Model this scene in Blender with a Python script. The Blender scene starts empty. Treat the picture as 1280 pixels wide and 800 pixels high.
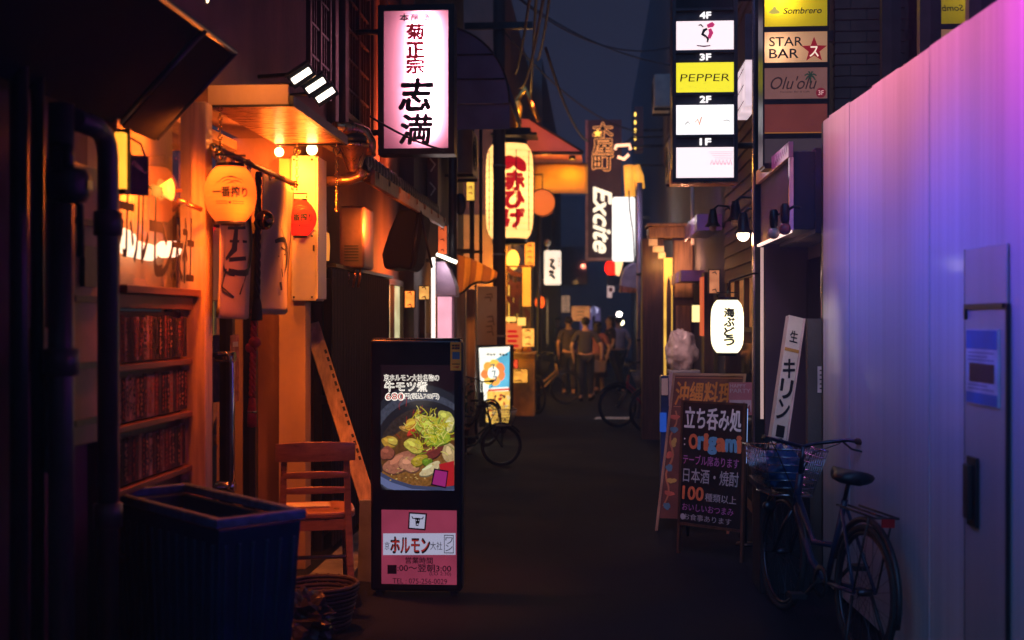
import bpy, bmesh, math, random
from mathutils import Vector, Matrix, noise as mnoise

S = bpy.context.scene
C = bpy.context.collection
R = random.Random(7)
PI = math.pi

# ------------------------------------------------------------------ camera, sky, blue fill sun, exposure
F = 1500.0
YAW = math.atan(102 / F)
EYE = Vector((0, 0, 1.65))
DIR = Vector((-math.sin(YAW), math.cos(YAW), 0))
RGT = Vector((math.cos(YAW), math.sin(YAW), 0))
cd = bpy.data.cameras.new('camera')
cam = bpy.data.objects.new('camera', cd)
C.objects.link(cam)
cam.location = EYE
cam.rotation_euler = (PI / 2, 0, YAW)
cd.sensor_width = 36
cd.lens = F / 1280 * 36
cd.clip_start = 0.05
cd.clip_end = 500
cd.dof.use_dof = True
cd.dof.focus_distance = 8.3
cd.dof.aperture_fstop = 1.6
S.camera = cam

wd = bpy.data.worlds.new('World')
S.world = wd
wd.use_nodes = True
nt = wd.node_tree
nt.nodes.clear()
sky = nt.nodes.new('ShaderNodeTexSky')
sky.sky_type = 'NISHITA'
sky.sun_disc = False
sky.sun_elevation = math.radians(-3)
sky.sun_rotation = math.radians(150)
b1 = nt.nodes.new('ShaderNodeBackground')
b1.inputs[1].default_value = 0.01
nt.links.new(sky.outputs[0], b1.inputs[0])
b2 = nt.nodes.new('ShaderNodeBackground')
b2.inputs[0].default_value = (0.0165, 0.018, 0.035, 1)
b2.inputs[1].default_value = 1.0
ad = nt.nodes.new('ShaderNodeAddShader')
nt.links.new(b1.outputs[0], ad.inputs[0])
nt.links.new(b2.outputs[0], ad.inputs[1])
wo = nt.nodes.new('ShaderNodeOutputWorld')
nt.links.new(ad.outputs[0], wo.inputs[0])

sd = bpy.data.lights.new('navy_fill_sun', 'SUN')  # broad blue sun added to turn the blacks navy
sd.energy = 1.1
sd.angle = math.radians(50)
sd.color = (0.2, 0.45, 1)
so = bpy.data.objects.new('navy_fill_sun', sd)
C.objects.link(so)
so.rotation_euler = Vector((0.35, 0.75, -0.6)).to_track_quat('-Z', 'Y').to_euler()

S.view_settings.view_transform = 'Standard'
S.view_settings.look = 'None'
S.view_settings.exposure = 0
S.view_settings.gamma = 1
S.render.engine = 'CYCLES'
S.cycles.max_bounces = 6
S.cycles.diffuse_bounces = 3
S.cycles.glossy_bounces = 3
S.cycles.transmission_bounces = 6
S.cycles.transparent_max_bounces = 8
S.cycles.sample_clamp_indirect = 3
S.cycles.caustics_reflective = False
S.cycles.caustics_refractive = False


def ray(px, py):
    return DIR + RGT * ((px - 640) / F) + Vector((0, 0, (400 - py) / F))


def W(px, py, Y):
    d = ray(px, py)
    return EYE + d * (Y / d.y)


def WX(px, py, X):
    d = ray(px, py)
    return EYE + d * (X / d.x)


def zat(py, Y):
    return 1.65 + (400 - py) / F * Y * 1.0


# ------------------------------------------------------------------ materials
MATS = {}


def mat(name, base, rough=0.6, metal=0.0, var=0.3, scale=6.0, bump=0.15, bscale=30.0, stretch=(1, 1, 1), spec=0.5, alpha=1.0, trans=0.0, ior=1.45):
    if name in MATS:
        return MATS[name]
    m = bpy.data.materials.new(name)
    m.use_nodes = True
    t = m.node_tree
    p = t.nodes['Principled BSDF']
    p.inputs['Roughness'].default_value = rough
    p.inputs['Metallic'].default_value = metal
    p.inputs['Specular IOR Level'].default_value = spec
    p.inputs['IOR'].default_value = ior
    if trans:
        p.inputs['Transmission Weight'].default_value = trans
    if alpha < 1:
        p.inputs['Alpha'].default_value = alpha
    tc = t.nodes.new('ShaderNodeTexCoord')
    mp = t.nodes.new('ShaderNodeMapping')
    mp.inputs['Scale'].default_value = stretch
    t.links.new(tc.outputs['Object'], mp.inputs[0])
    n = t.nodes.new('ShaderNodeTexNoise')
    n.inputs['Scale'].default_value = scale
    n.inputs['Detail'].default_value = 6
    t.links.new(mp.outputs[0], n.inputs['Vector'])
    r = t.nodes.new('ShaderNodeValToRGB')
    lo = [max(0, c * (1 - var)) for c in base]
    hi = [min(1, c * (1 + var)) for c in base]
    r.color_ramp.elements[0].position = 0.3
    r.color_ramp.elements[1].position = 0.72
    r.color_ramp.elements[0].color = (*lo, 1)
    r.color_ramp.elements[1].color = (*hi, 1)
    t.links.new(n.outputs[0], r.inputs[0])
    t.links.new(r.outputs[0], p.inputs['Base Color'])
    mr = t.nodes.new('ShaderNodeMapRange')
    mr.inputs[3].default_value = max(0.03, rough * 0.75)
    mr.inputs[4].default_value = min(1, rough * 1.25)
    t.links.new(n.outputs[0], mr.inputs[0])
    t.links.new(mr.outputs[0], p.inputs['Roughness'])
    if bump:
        n2 = t.nodes.new('ShaderNodeTexNoise')
        n2.inputs['Scale'].default_value = bscale
        n2.inputs['Detail'].default_value = 4
        t.links.new(mp.outputs[0], n2.inputs['Vector'])
        b = t.nodes.new('ShaderNodeBump')
        b.inputs['Strength'].default_value = bump
        b.inputs['Distance'].default_value = 0.01
        t.links.new(n2.outputs[0], b.inputs['Height'])
        t.links.new(b.outputs[0], p.inputs['Normal'])
    MATS[name] = m
    return m


def emis(name, col, strength, base=None, rough=0.5, var=0.0, scale=5):
    if name in MATS:
        return MATS[name]
    m = bpy.data.materials.new(name)
    m.use_nodes = True
    t = m.node_tree
    p = t.nodes['Principled BSDF']
    p.inputs['Base Color'].default_value = (*(base or [c * 0.7 for c in col]), 1)
    p.inputs['Roughness'].default_value = rough
    p.inputs['Emission Color'].default_value = (*col, 1)
    p.inputs['Emission Strength'].default_value = strength
    if var:
        tc = t.nodes.new('ShaderNodeTexCoord')
        n = t.nodes.new('ShaderNodeTexNoise')
        n.inputs['Scale'].default_value = scale
        t.links.new(tc.outputs['Object'], n.inputs['Vector'])
        mr = t.nodes.new('ShaderNodeMapRange')
        mr.inputs[1].default_value = 0.3
        mr.inputs[2].default_value = 0.7
        mr.inputs[3].default_value = strength * (1 - var)
        mr.inputs[4].default_value = strength * (1 + var)
        t.links.new(n.outputs[0], mr.inputs[0])
        t.links.new(mr.outputs[0], p.inputs['Emission Strength'])
    MATS[name] = m
    return m


def glow_panel(name, col, em=0.0, emcol=None, diffuse=0.3, var=0.0):
    """a thin translucent sheet (acrylic, paper, cloth) lit from behind, with optional added glow"""
    if name in MATS:
        return MATS[name]
    m = bpy.data.materials.new(name)
    m.use_nodes = True
    t = m.node_tree
    t.nodes.clear()
    out = t.nodes.new('ShaderNodeOutputMaterial')
    tr = t.nodes.new('ShaderNodeBsdfTranslucent')
    df = t.nodes.new('ShaderNodeBsdfDiffuse')
    tr.inputs[0].default_value = (*col, 1)
    df.inputs[0].default_value = (*col, 1)
    if var:
        tc = t.nodes.new('ShaderNodeTexCoord')
        n = t.nodes.new('ShaderNodeTexNoise')
        n.inputs['Scale'].default_value = 9
        n.inputs['Detail'].default_value = 5
        t.links.new(tc.outputs['Object'], n.inputs['Vector'])
        r = t.nodes.new('ShaderNodeValToRGB')
        r.color_ramp.elements[0].color = (*[c * (1 - var) for c in col], 1)
        r.color_ramp.elements[1].color = (*[min(1, c * (1 + var)) for c in col], 1)
        t.links.new(n.outputs[0], r.inputs[0])
        t.links.new(r.outputs[0], tr.inputs[0])
        t.links.new(r.outputs[0], df.inputs[0])
    mx = t.nodes.new('ShaderNodeMixShader')
    mx.inputs[0].default_value = diffuse
    t.links.new(tr.outputs[0], mx.inputs[1])
    t.links.new(df.outputs[0], mx.inputs[2])
    last = mx
    if em:  # added glow on top of the light coming through
        e = t.nodes.new('ShaderNodeEmission')
        e.inputs[0].default_value = (*(emcol or col), 1)
        e.inputs[1].default_value = em
        a = t.nodes.new('ShaderNodeAddShader')
        t.links.new(mx.outputs[0], a.inputs[0])
        t.links.new(e.outputs[0], a.inputs[1])
        last = a
    t.links.new(last.outputs[0], out.inputs[0])
    MATS[name] = m
    return m


def glass(name, tint=(0.8, 0.85, 0.9), opacity=0.12, rough=0.03):
    """a thin window pane: mostly see-through, mirror-like at a glance"""
    if name in MATS:
        return MATS[name]
    m = bpy.data.materials.new(name)
    m.use_nodes = True
    t = m.node_tree
    t.nodes.clear()
    out = t.nodes.new('ShaderNodeOutputMaterial')
    g = t.nodes.new('ShaderNodeBsdfGlossy')
    g.inputs['Roughness'].default_value = rough
    g.inputs[0].default_value = (0.9, 0.9, 0.9, 1)
    tr = t.nodes.new('ShaderNodeBsdfTransparent')
    tr.inputs[0].default_value = (*tint, 1)
    fr = t.nodes.new('ShaderNodeFresnel')
    fr.inputs[0].default_value = 1.5
    ma = t.nodes.new('ShaderNodeMath')
    ma.operation = 'ADD'
    ma.inputs[1].default_value = opacity
    ma.use_clamp = True
    t.links.new(fr.outputs[0], ma.inputs[0])
    mx = t.nodes.new('ShaderNodeMixShader')
    t.links.new(ma.outputs[0], mx.inputs[0])
    t.links.new(tr.outputs[0], mx.inputs[1])
    t.links.new(g.outputs[0], mx.inputs[2])
    t.links.new(mx.outputs[0], out.inputs[0])
    MATS[name] = m
    return m


M = {}
M['asphalt'] = mat('asphalt', (0.01, 0.013, 0.02), 0.75, var=0.4, scale=1.2, bump=0.6, bscale=90, spec=0.1)
M['black_metal'] = mat('black_metal', (0.012, 0.012, 0.014), 0.38, var=0.3, scale=12, bump=0.08)
M['dark_metal'] = mat('dark_metal', (0.035, 0.033, 0.036), 0.4, metal=0.5, var=0.35, scale=9, bump=0.1)
M['dark_plaster'] = mat('dark_plaster', (0.09, 0.075, 0.075), 0.85, var=0.35, scale=2.5, bump=0.3)
M['red_plaster'] = mat('red_plaster', (0.2, 0.1, 0.085), 0.8, var=0.4, scale=2.2, bump=0.3, stretch=(1, 1, 0.5))
M['warm_wall'] = mat('warm_wall', (0.5, 0.33, 0.2), 0.7, var=0.2, scale=3, bump=0.2, stretch=(1, 1, 0.3))
M['wood'] = mat('wood', (0.3, 0.16, 0.075), 0.5, var=0.45, scale=5, bump=0.25, bscale=20, stretch=(6, 6, 0.5))
M['pale_wood'] = mat('pale_wood', (0.5, 0.33, 0.17), 0.5, var=0.35, scale=5, bump=0.2, stretch=(7, 7, 0.5))
M['dark_wood'] = mat('dark_wood', (0.07, 0.035, 0.022), 0.45, var=0.5, scale=5, bump=0.25, stretch=(6, 6, 0.5))
M['rail_wood'] = mat('rail_wood', (0.13, 0.05, 0.03), 0.45, var=0.4, scale=5, bump=0.2, stretch=(6, 0.5, 6))
M['chair_wood'] = mat('chair_wood', (0.34, 0.14, 0.06), 0.3, var=0.3, scale=6, bump=0.05, stretch=(2, 2, 8))
M['copper'] = mat('copper', (0.55, 0.27, 0.13), 0.28, metal=0.9, var=0.35, scale=10, bump=0.12, stretch=(1, 6, 1))
M['galv'] = mat('galvanised', (0.42, 0.4, 0.38), 0.35, metal=0.8, var=0.3, scale=12, bump=0.08)
M['chrome'] = mat('chrome', (0.6, 0.6, 0.62), 0.14, metal=1.0, var=0.1, scale=10, bump=0)
M['brass'] = mat('brass', (0.65, 0.4, 0.12), 0.22, metal=1.0, var=0.2, scale=20, bump=0.05)
M['off_white'] = mat('off_white_enamel', (0.62, 0.56, 0.47), 0.4, var=0.15, scale=4, bump=0.05, stretch=(1, 1, 0.3))
M['roof_tile'] = mat('roof_tile', (0.045, 0.043, 0.048), 0.45, var=0.5, scale=10, bump=0.2)
M['navy_awning'] = mat('navy_awning', (0.09, 0.1, 0.2), 0.7, var=0.25, scale=4, bump=0.1)
M['black_cloth'] = mat('black_cloth', (0.012, 0.012, 0.015), 0.9, var=0.3, scale=20, bump=0.3, bscale=200)
M['rubber'] = mat('rubber', (0.015, 0.015, 0.016), 0.7, var=0.3, scale=20, bump=0.2)
M['blue_plastic'] = mat('blue_plastic', (0.006, 0.024, 0.065), 0.35, var=0.3, scale=7, bump=0.08)
M['noren'] = mat('noren_linen', (0.42, 0.31, 0.19), 0.9, var=0.12, scale=5, bump=0.4, bscale=300, stretch=(1, 1, 0.4))
M['ink'] = mat('black_ink', (0.008, 0.008, 0.009), 0.6, var=0.2, bump=0)
M['red_ink'] = mat('red_ink', (0.35, 0.015, 0.012), 0.6, var=0.2, bump=0)
M['white_paint'] = mat('white_paint', (0.78, 0.78, 0.76), 0.5, var=0.06, bump=0.03)
M['skin'] = mat('skin', (0.5, 0.3, 0.21), 0.5, var=0.1, bump=0.05)
M['hair'] = mat('hair', (0.012, 0.009, 0.008), 0.45, var=0.4, scale=30, bump=0.5, bscale=80, stretch=(1, 1, 0.2))
M['brick'] = mat('brown_siding', (0.13, 0.07, 0.05), 0.6, var=0.4, scale=4, bump=0.3, stretch=(1, 0.4, 3))
M['purple_wall'] = mat('porch_panel', (0.09, 0.06, 0.085), 0.65, var=0.2, scale=3, bump=0.06, stretch=(1, 1, 0.3), spec=0.2)
M['glass'] = glass('window_glass')
M['dark_glass'] = glass('dark_glass', (0.35, 0.33, 0.33), 0.22)
M['navy_wall'] = mat('navy_wall', (0.075, 0.075, 0.095), 0.8, var=0.3, scale=2, bump=0.25)


# ------------------------------------------------------------------ object helpers
def thing(name, label, cat, loc=(0, 0, 0), rotz=0.0, group=None, kind=None):
    o = bpy.data.objects.new(name, None)
    C.objects.link(o)
    o.empty_display_size = 0.1
    o.location = loc
    o.rotation_euler = (0, 0, rotz)
    o['label'] = label
    o['category'] = cat
    if group:
        o['group'] = group
    if kind:
        o['kind'] = kind
    return o


def tag(o, label, cat, group=None, kind=None):
    o['label'] = label
    o['category'] = cat
    if group:
        o['group'] = group
    if kind:
        o['kind'] = kind
    return o


class Fr:
    """a flat working frame: origin, u to the right, v up, n out of the face"""

    def __init__(self, o, u, v=(0, 0, 1)):
        self.o = Vector(o)
        self.u = Vector(u).normalized()
        self.v = Vector(v).normalized()
        self.n = self.u.cross(self.v).normalized()

    def p(self, u, v, n=0.0):
        return self.o + self.u * u + self.v * v + self.n * n


def FY(x, y, z):
    return Fr((x, y, z), (1, 0, 0))          # faces the viewer


def FL(x, y, z):
    return Fr((x, y, z), (0, 1, 0))          # on the left wall, faces the alley


def FRt(x, y, z):
    return Fr((x, y, z), (0, -1, 0))         # on the right wall, faces the alley


class MB:
    def __init__(self):
        self.v, self.f, self.mi, self.sm, self.mats = [], [], [], [], []
        self.cur, self.smooth = 0, False

    def use(self, m, smooth=None):
        if m not in self.mats:
            self.mats.append(m)
        self.cur = self.mats.index(m)
        if smooth is not None:
            self.smooth = smooth
        return self

    def add(self, vs, fs, smooth=None):
        b = len(self.v)
        self.v += [Vector(x) for x in vs]
        for f in fs:
            self.f.append([b + i for i in f])
            self.mi.append(self.cur)
            self.sm.append(self.smooth if smooth is None else smooth)
        return self

    def hexa(self, p):
        return self.add(p, [(3, 2, 1, 0), (4, 5, 6, 7), (0, 1, 5, 4), (1, 2, 6, 5), (2, 3, 7, 6), (3, 0, 4, 7)], False)

    def box(self, x0, x1, y0, y1, z0, z1):
        return self.hexa([(x0, y0, z0), (x1, y0, z0), (x1, y1, z0), (x0, y1, z0), (x0, y0, z1), (x1, y0, z1), (x1, y1, z1), (x0, y1, z1)])

    def fb(self, fr, u0, u1, v0, v1, n0, n1):
        return self.hexa([fr.p(u0, v0, n0), fr.p(u1, v0, n0), fr.p(u1, v0, n1), fr.p(u0, v0, n1), fr.p(u0, v1, n0), fr.p(u1, v1, n0), fr.p(u1, v1, n1), fr.p(u0, v1, n1)])

    def fq(self, fr, u0, u1, v0, v1, n=0.0):
        return self.add([fr.p(u0, v0, n), fr.p(u1, v0, n), fr.p(u1, v1, n), fr.p(u0, v1, n)], [(0, 1, 2, 3)], False)

    def poly(self, fr, pts, n=0.0):
        return self.add([fr.p(u, v, n) for u, v in pts], [tuple(range(len(pts)))], False)

    def prism(self, fr, pts, n0, n1):
        k = len(pts)
        vs = [fr.p(u, v, n0) for u, v in pts] + [fr.p(u, v, n1) for u, v in pts]
        fs = [tuple(range(k))[::-1], tuple(range(k, 2 * k))] + [(i, (i + 1) % k, k + (i + 1) % k, k + i) for i in range(k)]
        return self.add(vs, fs, False)

    def ell(self, fr, cu, cv, ru, rv, n=0.0, k=28, rot=0, a0=0, a1=2 * PI):
        c, s = math.cos(rot), math.sin(rot)
        pts = []
        for i in range(k):
            a = a0 + (a1 - a0) * i / (k if a1 - a0 > 6.28 else k - 1)
            x, y = ru * math.cos(a), rv * math.sin(a)
            pts.append((cu + x * c - y * s, cv + x * s + y * c))
        return self.poly(fr, pts, n)

    def stroke(self, fr, pts, w, n=0.0, taper=True):
        """a brush stroke: a flat ribbon whose width swells and thins"""
        k = len(pts)
        L, Rr = [], []
        for i, (u, v) in enumerate(pts):
            a = pts[max(0, i - 1)]
            b = pts[min(k - 1, i + 1)]
            d = Vector((b[0] - a[0], b[1] - a[1]))
            d.normalize()
            ww = w[i] if isinstance(w, (list, tuple)) else (w * (0.45 + 0.55 * math.sin(PI * (0.15 + 0.7 * i / max(1, k - 1)))) if taper else w)
            L.append((u - d.y * ww / 2, v + d.x * ww / 2))
            Rr.append((u + d.y * ww / 2, v - d.x * ww / 2))
        vs = [fr.p(u, v, n) for u, v in L] + [fr.p(u, v, n) for u, v in Rr]
        return self.add(vs, [(k + i, k + i + 1, i + 1, i) for i in range(k - 1)], False)

    def tube(self, pts, r, n=10, caps=True, smooth=True):
        pts = [Vector(p) for p in pts]
        k = len(pts)
        rs = r if isinstance(r, (list, tuple)) else [r] * k
        t0 = (pts[1] - pts[0]).normalized()
        ref = Vector((0, 0, 1)) if abs(t0.z) < 0.9 else Vector((1, 0, 0))
        nn = t0.cross(ref).normalized()
        vs = []
        for i in range(k):
            t = (pts[min(k - 1, i + 1)] - pts[max(0, i - 1)]).normalized()
            nn = (nn - t * nn.dot(t)).normalized()
            bb = t.cross(nn)
            for j in range(n):
                a = 2 * PI * j / n
                vs.append(pts[i] + (nn * math.cos(a) + bb * math.sin(a)) * rs[i])
        fs = [(i * n + j, i * n + (j + 1) % n, (i + 1) * n + (j + 1) % n, (i + 1) * n + j) for i in range(k - 1) for j in range(n)]
        self.add(vs, fs, smooth)
        if caps:
            b = len(self.v) - k * n
            for ids in (list(range(n))[::-1], list(range((k - 1) * n, k * n))):
                self.f.append([b + i for i in ids])
                self.mi.append(self.cur)
                self.sm.append(False)
        return self

    def lathe(self, prof, c=(0, 0, 0), n=24, axis='z', smooth=True, sx=1, sy=1):
        vs = []
        for r, h in prof:
            for j in range(n):
                a = 2 * PI * j / n
                x, y = r * math.cos(a) * sx, r * math.sin(a) * sy
                q = (x, y, h) if axis == 'z' else ((h, x, y) if axis == 'x' else (x, h, y))
                vs.append(Vector(c) + Vector(q))
        k = len(prof)
        fs = [(i * n + j, i * n + (j + 1) % n, (i + 1) * n + (j + 1) % n, (i + 1) * n + j) for i in range(k - 1) for j in range(n)]
        return self.add(vs, fs, smooth)

    def ball(self, c, rx, ry=None, rz=None, n=16, m=10):
        ry = ry or rx
        rz = rz or rx
        vs, fs = [], []
        for i in range(m + 1):
            th = PI * i / m
            for j in range(n):
                a = 2 * PI * j / n
                vs.append((c[0] + rx * math.sin(th) * math.cos(a), c[1] + ry * math.sin(th) * math.sin(a), c[2] + rz * math.cos(th)))
        for i in range(m):
            for j in range(n):
                fs.append((i * n + j, (i + 1) * n + j, (i + 1) * n + (j + 1) % n, i * n + (j + 1) % n))
        return self.add(vs, fs, True)

    def torus(self, c, R0, r, axis='y', n=28, m=8, a0=0, a1=2 * PI):
        pts = []
        full = a1 - a0 > 6.28
        for i in range(n + 1):
            a = a0 + (a1 - a0) * i / n
            x, y = R0 * math.cos(a), R0 * math.sin(a)
            pts.append(Vector(c) + Vector((x, 0, y) if axis == 'y' else ((0, x, y) if axis == 'x' else (x, y, 0))))
        return self.tube(pts, r, m, caps=not full)

    def build(self, name, m=None, parent=None, bevel=0.0, world=True, seg=2):
        me = bpy.data.meshes.new(name)
        vs = self.v
        if parent is not None and world:
            off = Vector(parent.location)
            q = parent
            while q.parent:
                q = q.parent
                off = off + Vector(q.location)
            vs = [x - off for x in vs]
        me.from_pydata([tuple(x) for x in vs], [], self.f)
        ms = self.mats if self.mats else [m]
        for x in ms:
            me.materials.append(x)
        me.polygons.foreach_set('material_index', self.mi if self.mats else [0] * len(self.f))
        me.polygons.foreach_set('use_smooth', self.sm)
        bm = bmesh.new()
        bm.from_mesh(me)
        bmesh.ops.remove_doubles(bm, verts=bm.verts, dist=1e-6)
        bm.to_mesh(me)
        bm.free()
        me.update()
        o = bpy.data.objects.new(name, me)
        C.objects.link(o)
        if parent is not None:
            o.parent = parent
        if bevel:
            bv = o.modifiers.new('bevel', 'BEVEL')
            bv.width = bevel
            bv.segments = seg
            bv.limit_method = 'ANGLE'
        return o


_tx = {}


def glyphs(s, bold=0.0, shear=0.0):
    """flat outline of a string: 2-D points, faces and its bounding box"""
    key = (s, bold, shear)
    if key in _tx:
        return _tx[key]
    c = bpy.data.curves.new('t', 'FONT')
    c.body = s
    c.offset = bold
    c.shear = shear
    c.resolution_u = 3
    o = bpy.data.objects.new('t', c)
    C.objects.link(o)
    dg = bpy.context.evaluated_depsgraph_get()
    dg.update()
    me = bpy.data.meshes.new_from_object(o.evaluated_get(dg))
    vs = [(v.co.x, v.co.y) for v in me.vertices]
    fs = []
    for p in me.polygons:
        fs.append(list(p.vertices) if p.normal.z > 0 else list(p.vertices)[::-1])
    bpy.data.objects.remove(o)
    bpy.data.curves.remove(c)
    bpy.data.meshes.remove(me)
    if vs:
        bb = (min(v[0] for v in vs), min(v[1] for v in vs), max(v[0] for v in vs), max(v[1] for v in vs))
    else:
        bb = (0, 0, 1, 1)
    _tx[key] = (vs, fs, bb)
    return _tx[key]


def put(mb, fr, s, u0, u1, v0, v1, m=None, n=0.003, bold=0.0, shear=0.0, rot=0.0, keep=False, warp=None):
    """letter the string s into the box u0..u1, v0..v1 of a frame"""
    if m is not None:
        mb.use(m)
    vs, fs, bb = glyphs(s, min(0.0, bold), shear)
    if not vs:
        return
    w, h = max(1e-6, bb[2] - bb[0]), max(1e-6, bb[3] - bb[1])
    quarter = abs(rot) > 1.2
    W0, H0 = (v1 - v0, u1 - u0) if quarter else (u1 - u0, v1 - v0)
    sx, sy = W0 / w, H0 / h
    if keep:
        sx = sy = min(sx, sy)
    cu, cv = (u0 + u1) / 2, (v0 + v1) / 2
    out = []
    cs, sn = math.cos(rot), math.sin(rot)
    for x, y in vs:
        a, b = (x - (bb[0] + bb[2]) / 2) * sx, (y - (bb[1] + bb[3]) / 2) * sy
        if warp:
            a, b = warp(a, b)
        out.append((cu + a * cs - b * sn, cv + a * sn + b * cs))
    em = min(sx, sy)
    rad = bold * em if bold > 0.004 else 0
    ring = [(0, 0)] if not rad else [(rad * math.cos(i * PI / 3 + 0.2), rad * math.sin(i * PI / 3 + 0.2)) for i in range(6)]
    for i, (da, db) in enumerate(ring):
        mb.add([fr.p(a + da, b + db, n + i * 0.00012) for a, b in out], fs, False)


def column(mb, fr, s, u0, u1, v0, v1, m=None, gap=0.1, **k):
    """vertical lettering, one character per cell from the top"""
    h = (v1 - v0) / len(s)
    for i, ch in enumerate(s):
        t = v1 - i * h
        if ch in 'ー｜~':
            put(mb, fr, 'ー', u0, u1, t - h * (1 - gap / 2), t - h * gap / 2, m, rot=-PI / 2, **k)
        elif ch != ' ':
            put(mb, fr, ch, u0, u1, t - h * (1 - gap / 2), t - h * gap / 2, m, **k)


def lamp(name, parent, loc, watts, col, r=0.04, kind='POINT', aim=None, spot=90, blend=0.6, size=None):
    l = bpy.data.lights.new(name, kind)
    l.energy = watts
    l.color = col
    if kind == 'AREA':
        l.shape = 'RECTANGLE'
        l.size, l.size_y = size
    else:
        l.shadow_soft_size = r
    if kind == 'SPOT':
        l.spot_size = math.radians(spot)
        l.spot_blend = blend
    o = bpy.data.objects.new(name, l)
    C.objects.link(o)
    loc = Vector(loc)
    if parent is not None:
        o.parent = parent
        o.location = loc - parent.location
    else:
        o.location = loc
    if aim is not None:
        o.rotation_euler = (Vector(aim) - loc).to_track_quat('-Z', 'Y').to_euler()
    return o


def sag(a, b, d, n=16):
    a, b = Vector(a), Vector(b)
    return [a.lerp(b, i / n) - Vector((0, 0, d * 4 * (i / n) * (1 - i / n))) for i in range(n + 1)]


ORANGE = (1.0, 0.17, 0.015)
AMBER = (1.0, 0.36, 0.04)
WARM = (1.0, 0.62, 0.3)


# ------------------------------------------------------------------ ground
gm = MB()
nx, ny = 60, 90
gv, gf = [], []
for j in range(ny + 1):
    for i in range(nx + 1):
        x = -45 + 90 * i / nx
        y = -25 + 175 * (j / ny)
        gv.append((x, y, 0))
for j in range(ny):
    for i in range(nx):
        a = j * (nx + 1) + i
        gf.append((a, a + 1, a + nx + 2, a + nx + 1))
gm.add(gv, gf, True)
g = gm.build('ground', M['asphalt'])
g['kind'] = 'structure'
gut = MB()
for k in range(46):
    y = 2.0 + k * 0.61
    gut.box(-1.83, -1.56, y, y + 0.6, -0.05, 0.012)
gut.build('kerb', mat('concrete', (0.16, 0.16, 0.16), 0.8, var=0.4, scale=5, bump=0.4), bevel=0.006)['kind'] = 'structure'
pt = MB()
p = W(765, 523, 20.3)
pt.add([(p.x - 0.3, 20.0, 0.004), (p.x + 0.28, 20.0, 0.004), (p.x + 0.32, 20.45, 0.004), (p.x - 0.26, 20.4, 0.004)], [(0, 1, 2, 3)])
pt.build('road_marking', mat('worn_road_paint', (0.5, 0.5, 0.48), 0.7, var=0.4, scale=20, bump=0.1))['kind'] = 'structure'

# ------------------------------------------------------------------ restaurant with menu window and canopy
rest = thing('restaurant_building', 'orange lit restaurant front with menu window, dark glass door and copper canopy behind the curtains', 'building', (-2, 6, 0))
m = MB()
m.box(-2.4, -2.0, 1.0, 8.25, 2.88, 8.0)
m.box(-2.5, -2.1, 1.0, 4.86, 0, 2.88)
m.box(-2.5, -2.02, 7.98, 8.24, 0, 2.88)
m.build('wall', M['red_plaster'], rest)
m = MB()
m.box(-3.0, -2.95, 4.86, 7.98, 0, 2.9)
m.box(-2.95, -2.41, 4.86, 7.98, 2.80, 2.86)
m.box(-2.95, -2.2, 5.99, 6.03, 0, 2.8)
m.build('interior_lining', M['warm_wall'], rest)
# orange backing of the sign window
m = MB()
m.box(-2.2, -2.14, 4.87, 5.98, 1.74, 2.87)
m.build('sign_backing', M['warm_wall'], rest)
win = MB()
win.box(-2.06, -1.98, 4.87, 4.91, 0.3, 2.86)
win.box(-2.1, -1.95, 4.91, 5.86, 1.765, 1.8)
win.box(-2.06, -1.99, 4.91, 5.86, 1.70, 1.764)
for z in (1.43, 1.17, 0.90, 0.62):
    win.box(-2.05, -1.994, 4.91, 5.86, z, z + 0.028)
wf = win.build('menu_window', M['rail_wood'], rest, bevel=0.004)
m = MB()
m.fq(FL(-2.0, 4.91, 1.8), 0, 0.95, 0, 1.06)
m.build('pane', M['glass'], wf)
m = MB()
m.box(-2.4, -2.06, 4.87, 5.98, 0, 1.69)
m.build('wall', M['dark_wood'], rest)
# menu strips pinned behind the rails: narrow papers carrying brush dashes
paper = [mat('menu_paper_%s' % n, c, 0.8, var=0.45, scale=14, bump=0.1) for n, c in (('tan', (0.26, 0.16, 0.1)), ('rust', (0.12, 0.03, 0.02)), ('grey', (0.05, 0.035, 0.03)), ('dark', (0.02, 0.014, 0.012)))]
for ri, z0 in enumerate((1.48, 1.22, 0.95)):
    m = MB()
    y = 4.93
    while y < 5.82:
        wd_ = R.uniform(0.03, 0.05)
        h = R.uniform(0.185, 0.205)
        fr = FL(-2.022, y, z0 - 0.01)
        m.use(R.choice(paper))
        m.fb(fr, 0, wd_ - 0.006, 0.0, h, 0, 0.004)
        m.use(R.choice([M['ink'], mat('menu_ink_tan', (0.4, 0.2, 0.09), 0.8, var=0.3), mat('menu_ink_rust', (0.3, 0.07, 0.03), 0.8, var=0.3)]))
        v = h - 0.02
        while v > 0.02:
            if R.random() < 0.85:
                for _ in range(3):
                    a = R.uniform(0.003, wd_ - 0.02)
                    m.stroke(fr, [(a, v + R.uniform(-0.008, 0.008)), (a + R.uniform(0.004, 0.014), v + R.uniform(-0.01, 0.01))], R.uniform(0.006, 0.012), 0.006, taper=False)
            v -= 0.021
        y += wd_
    m.build('menu_board', None, rest)
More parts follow.
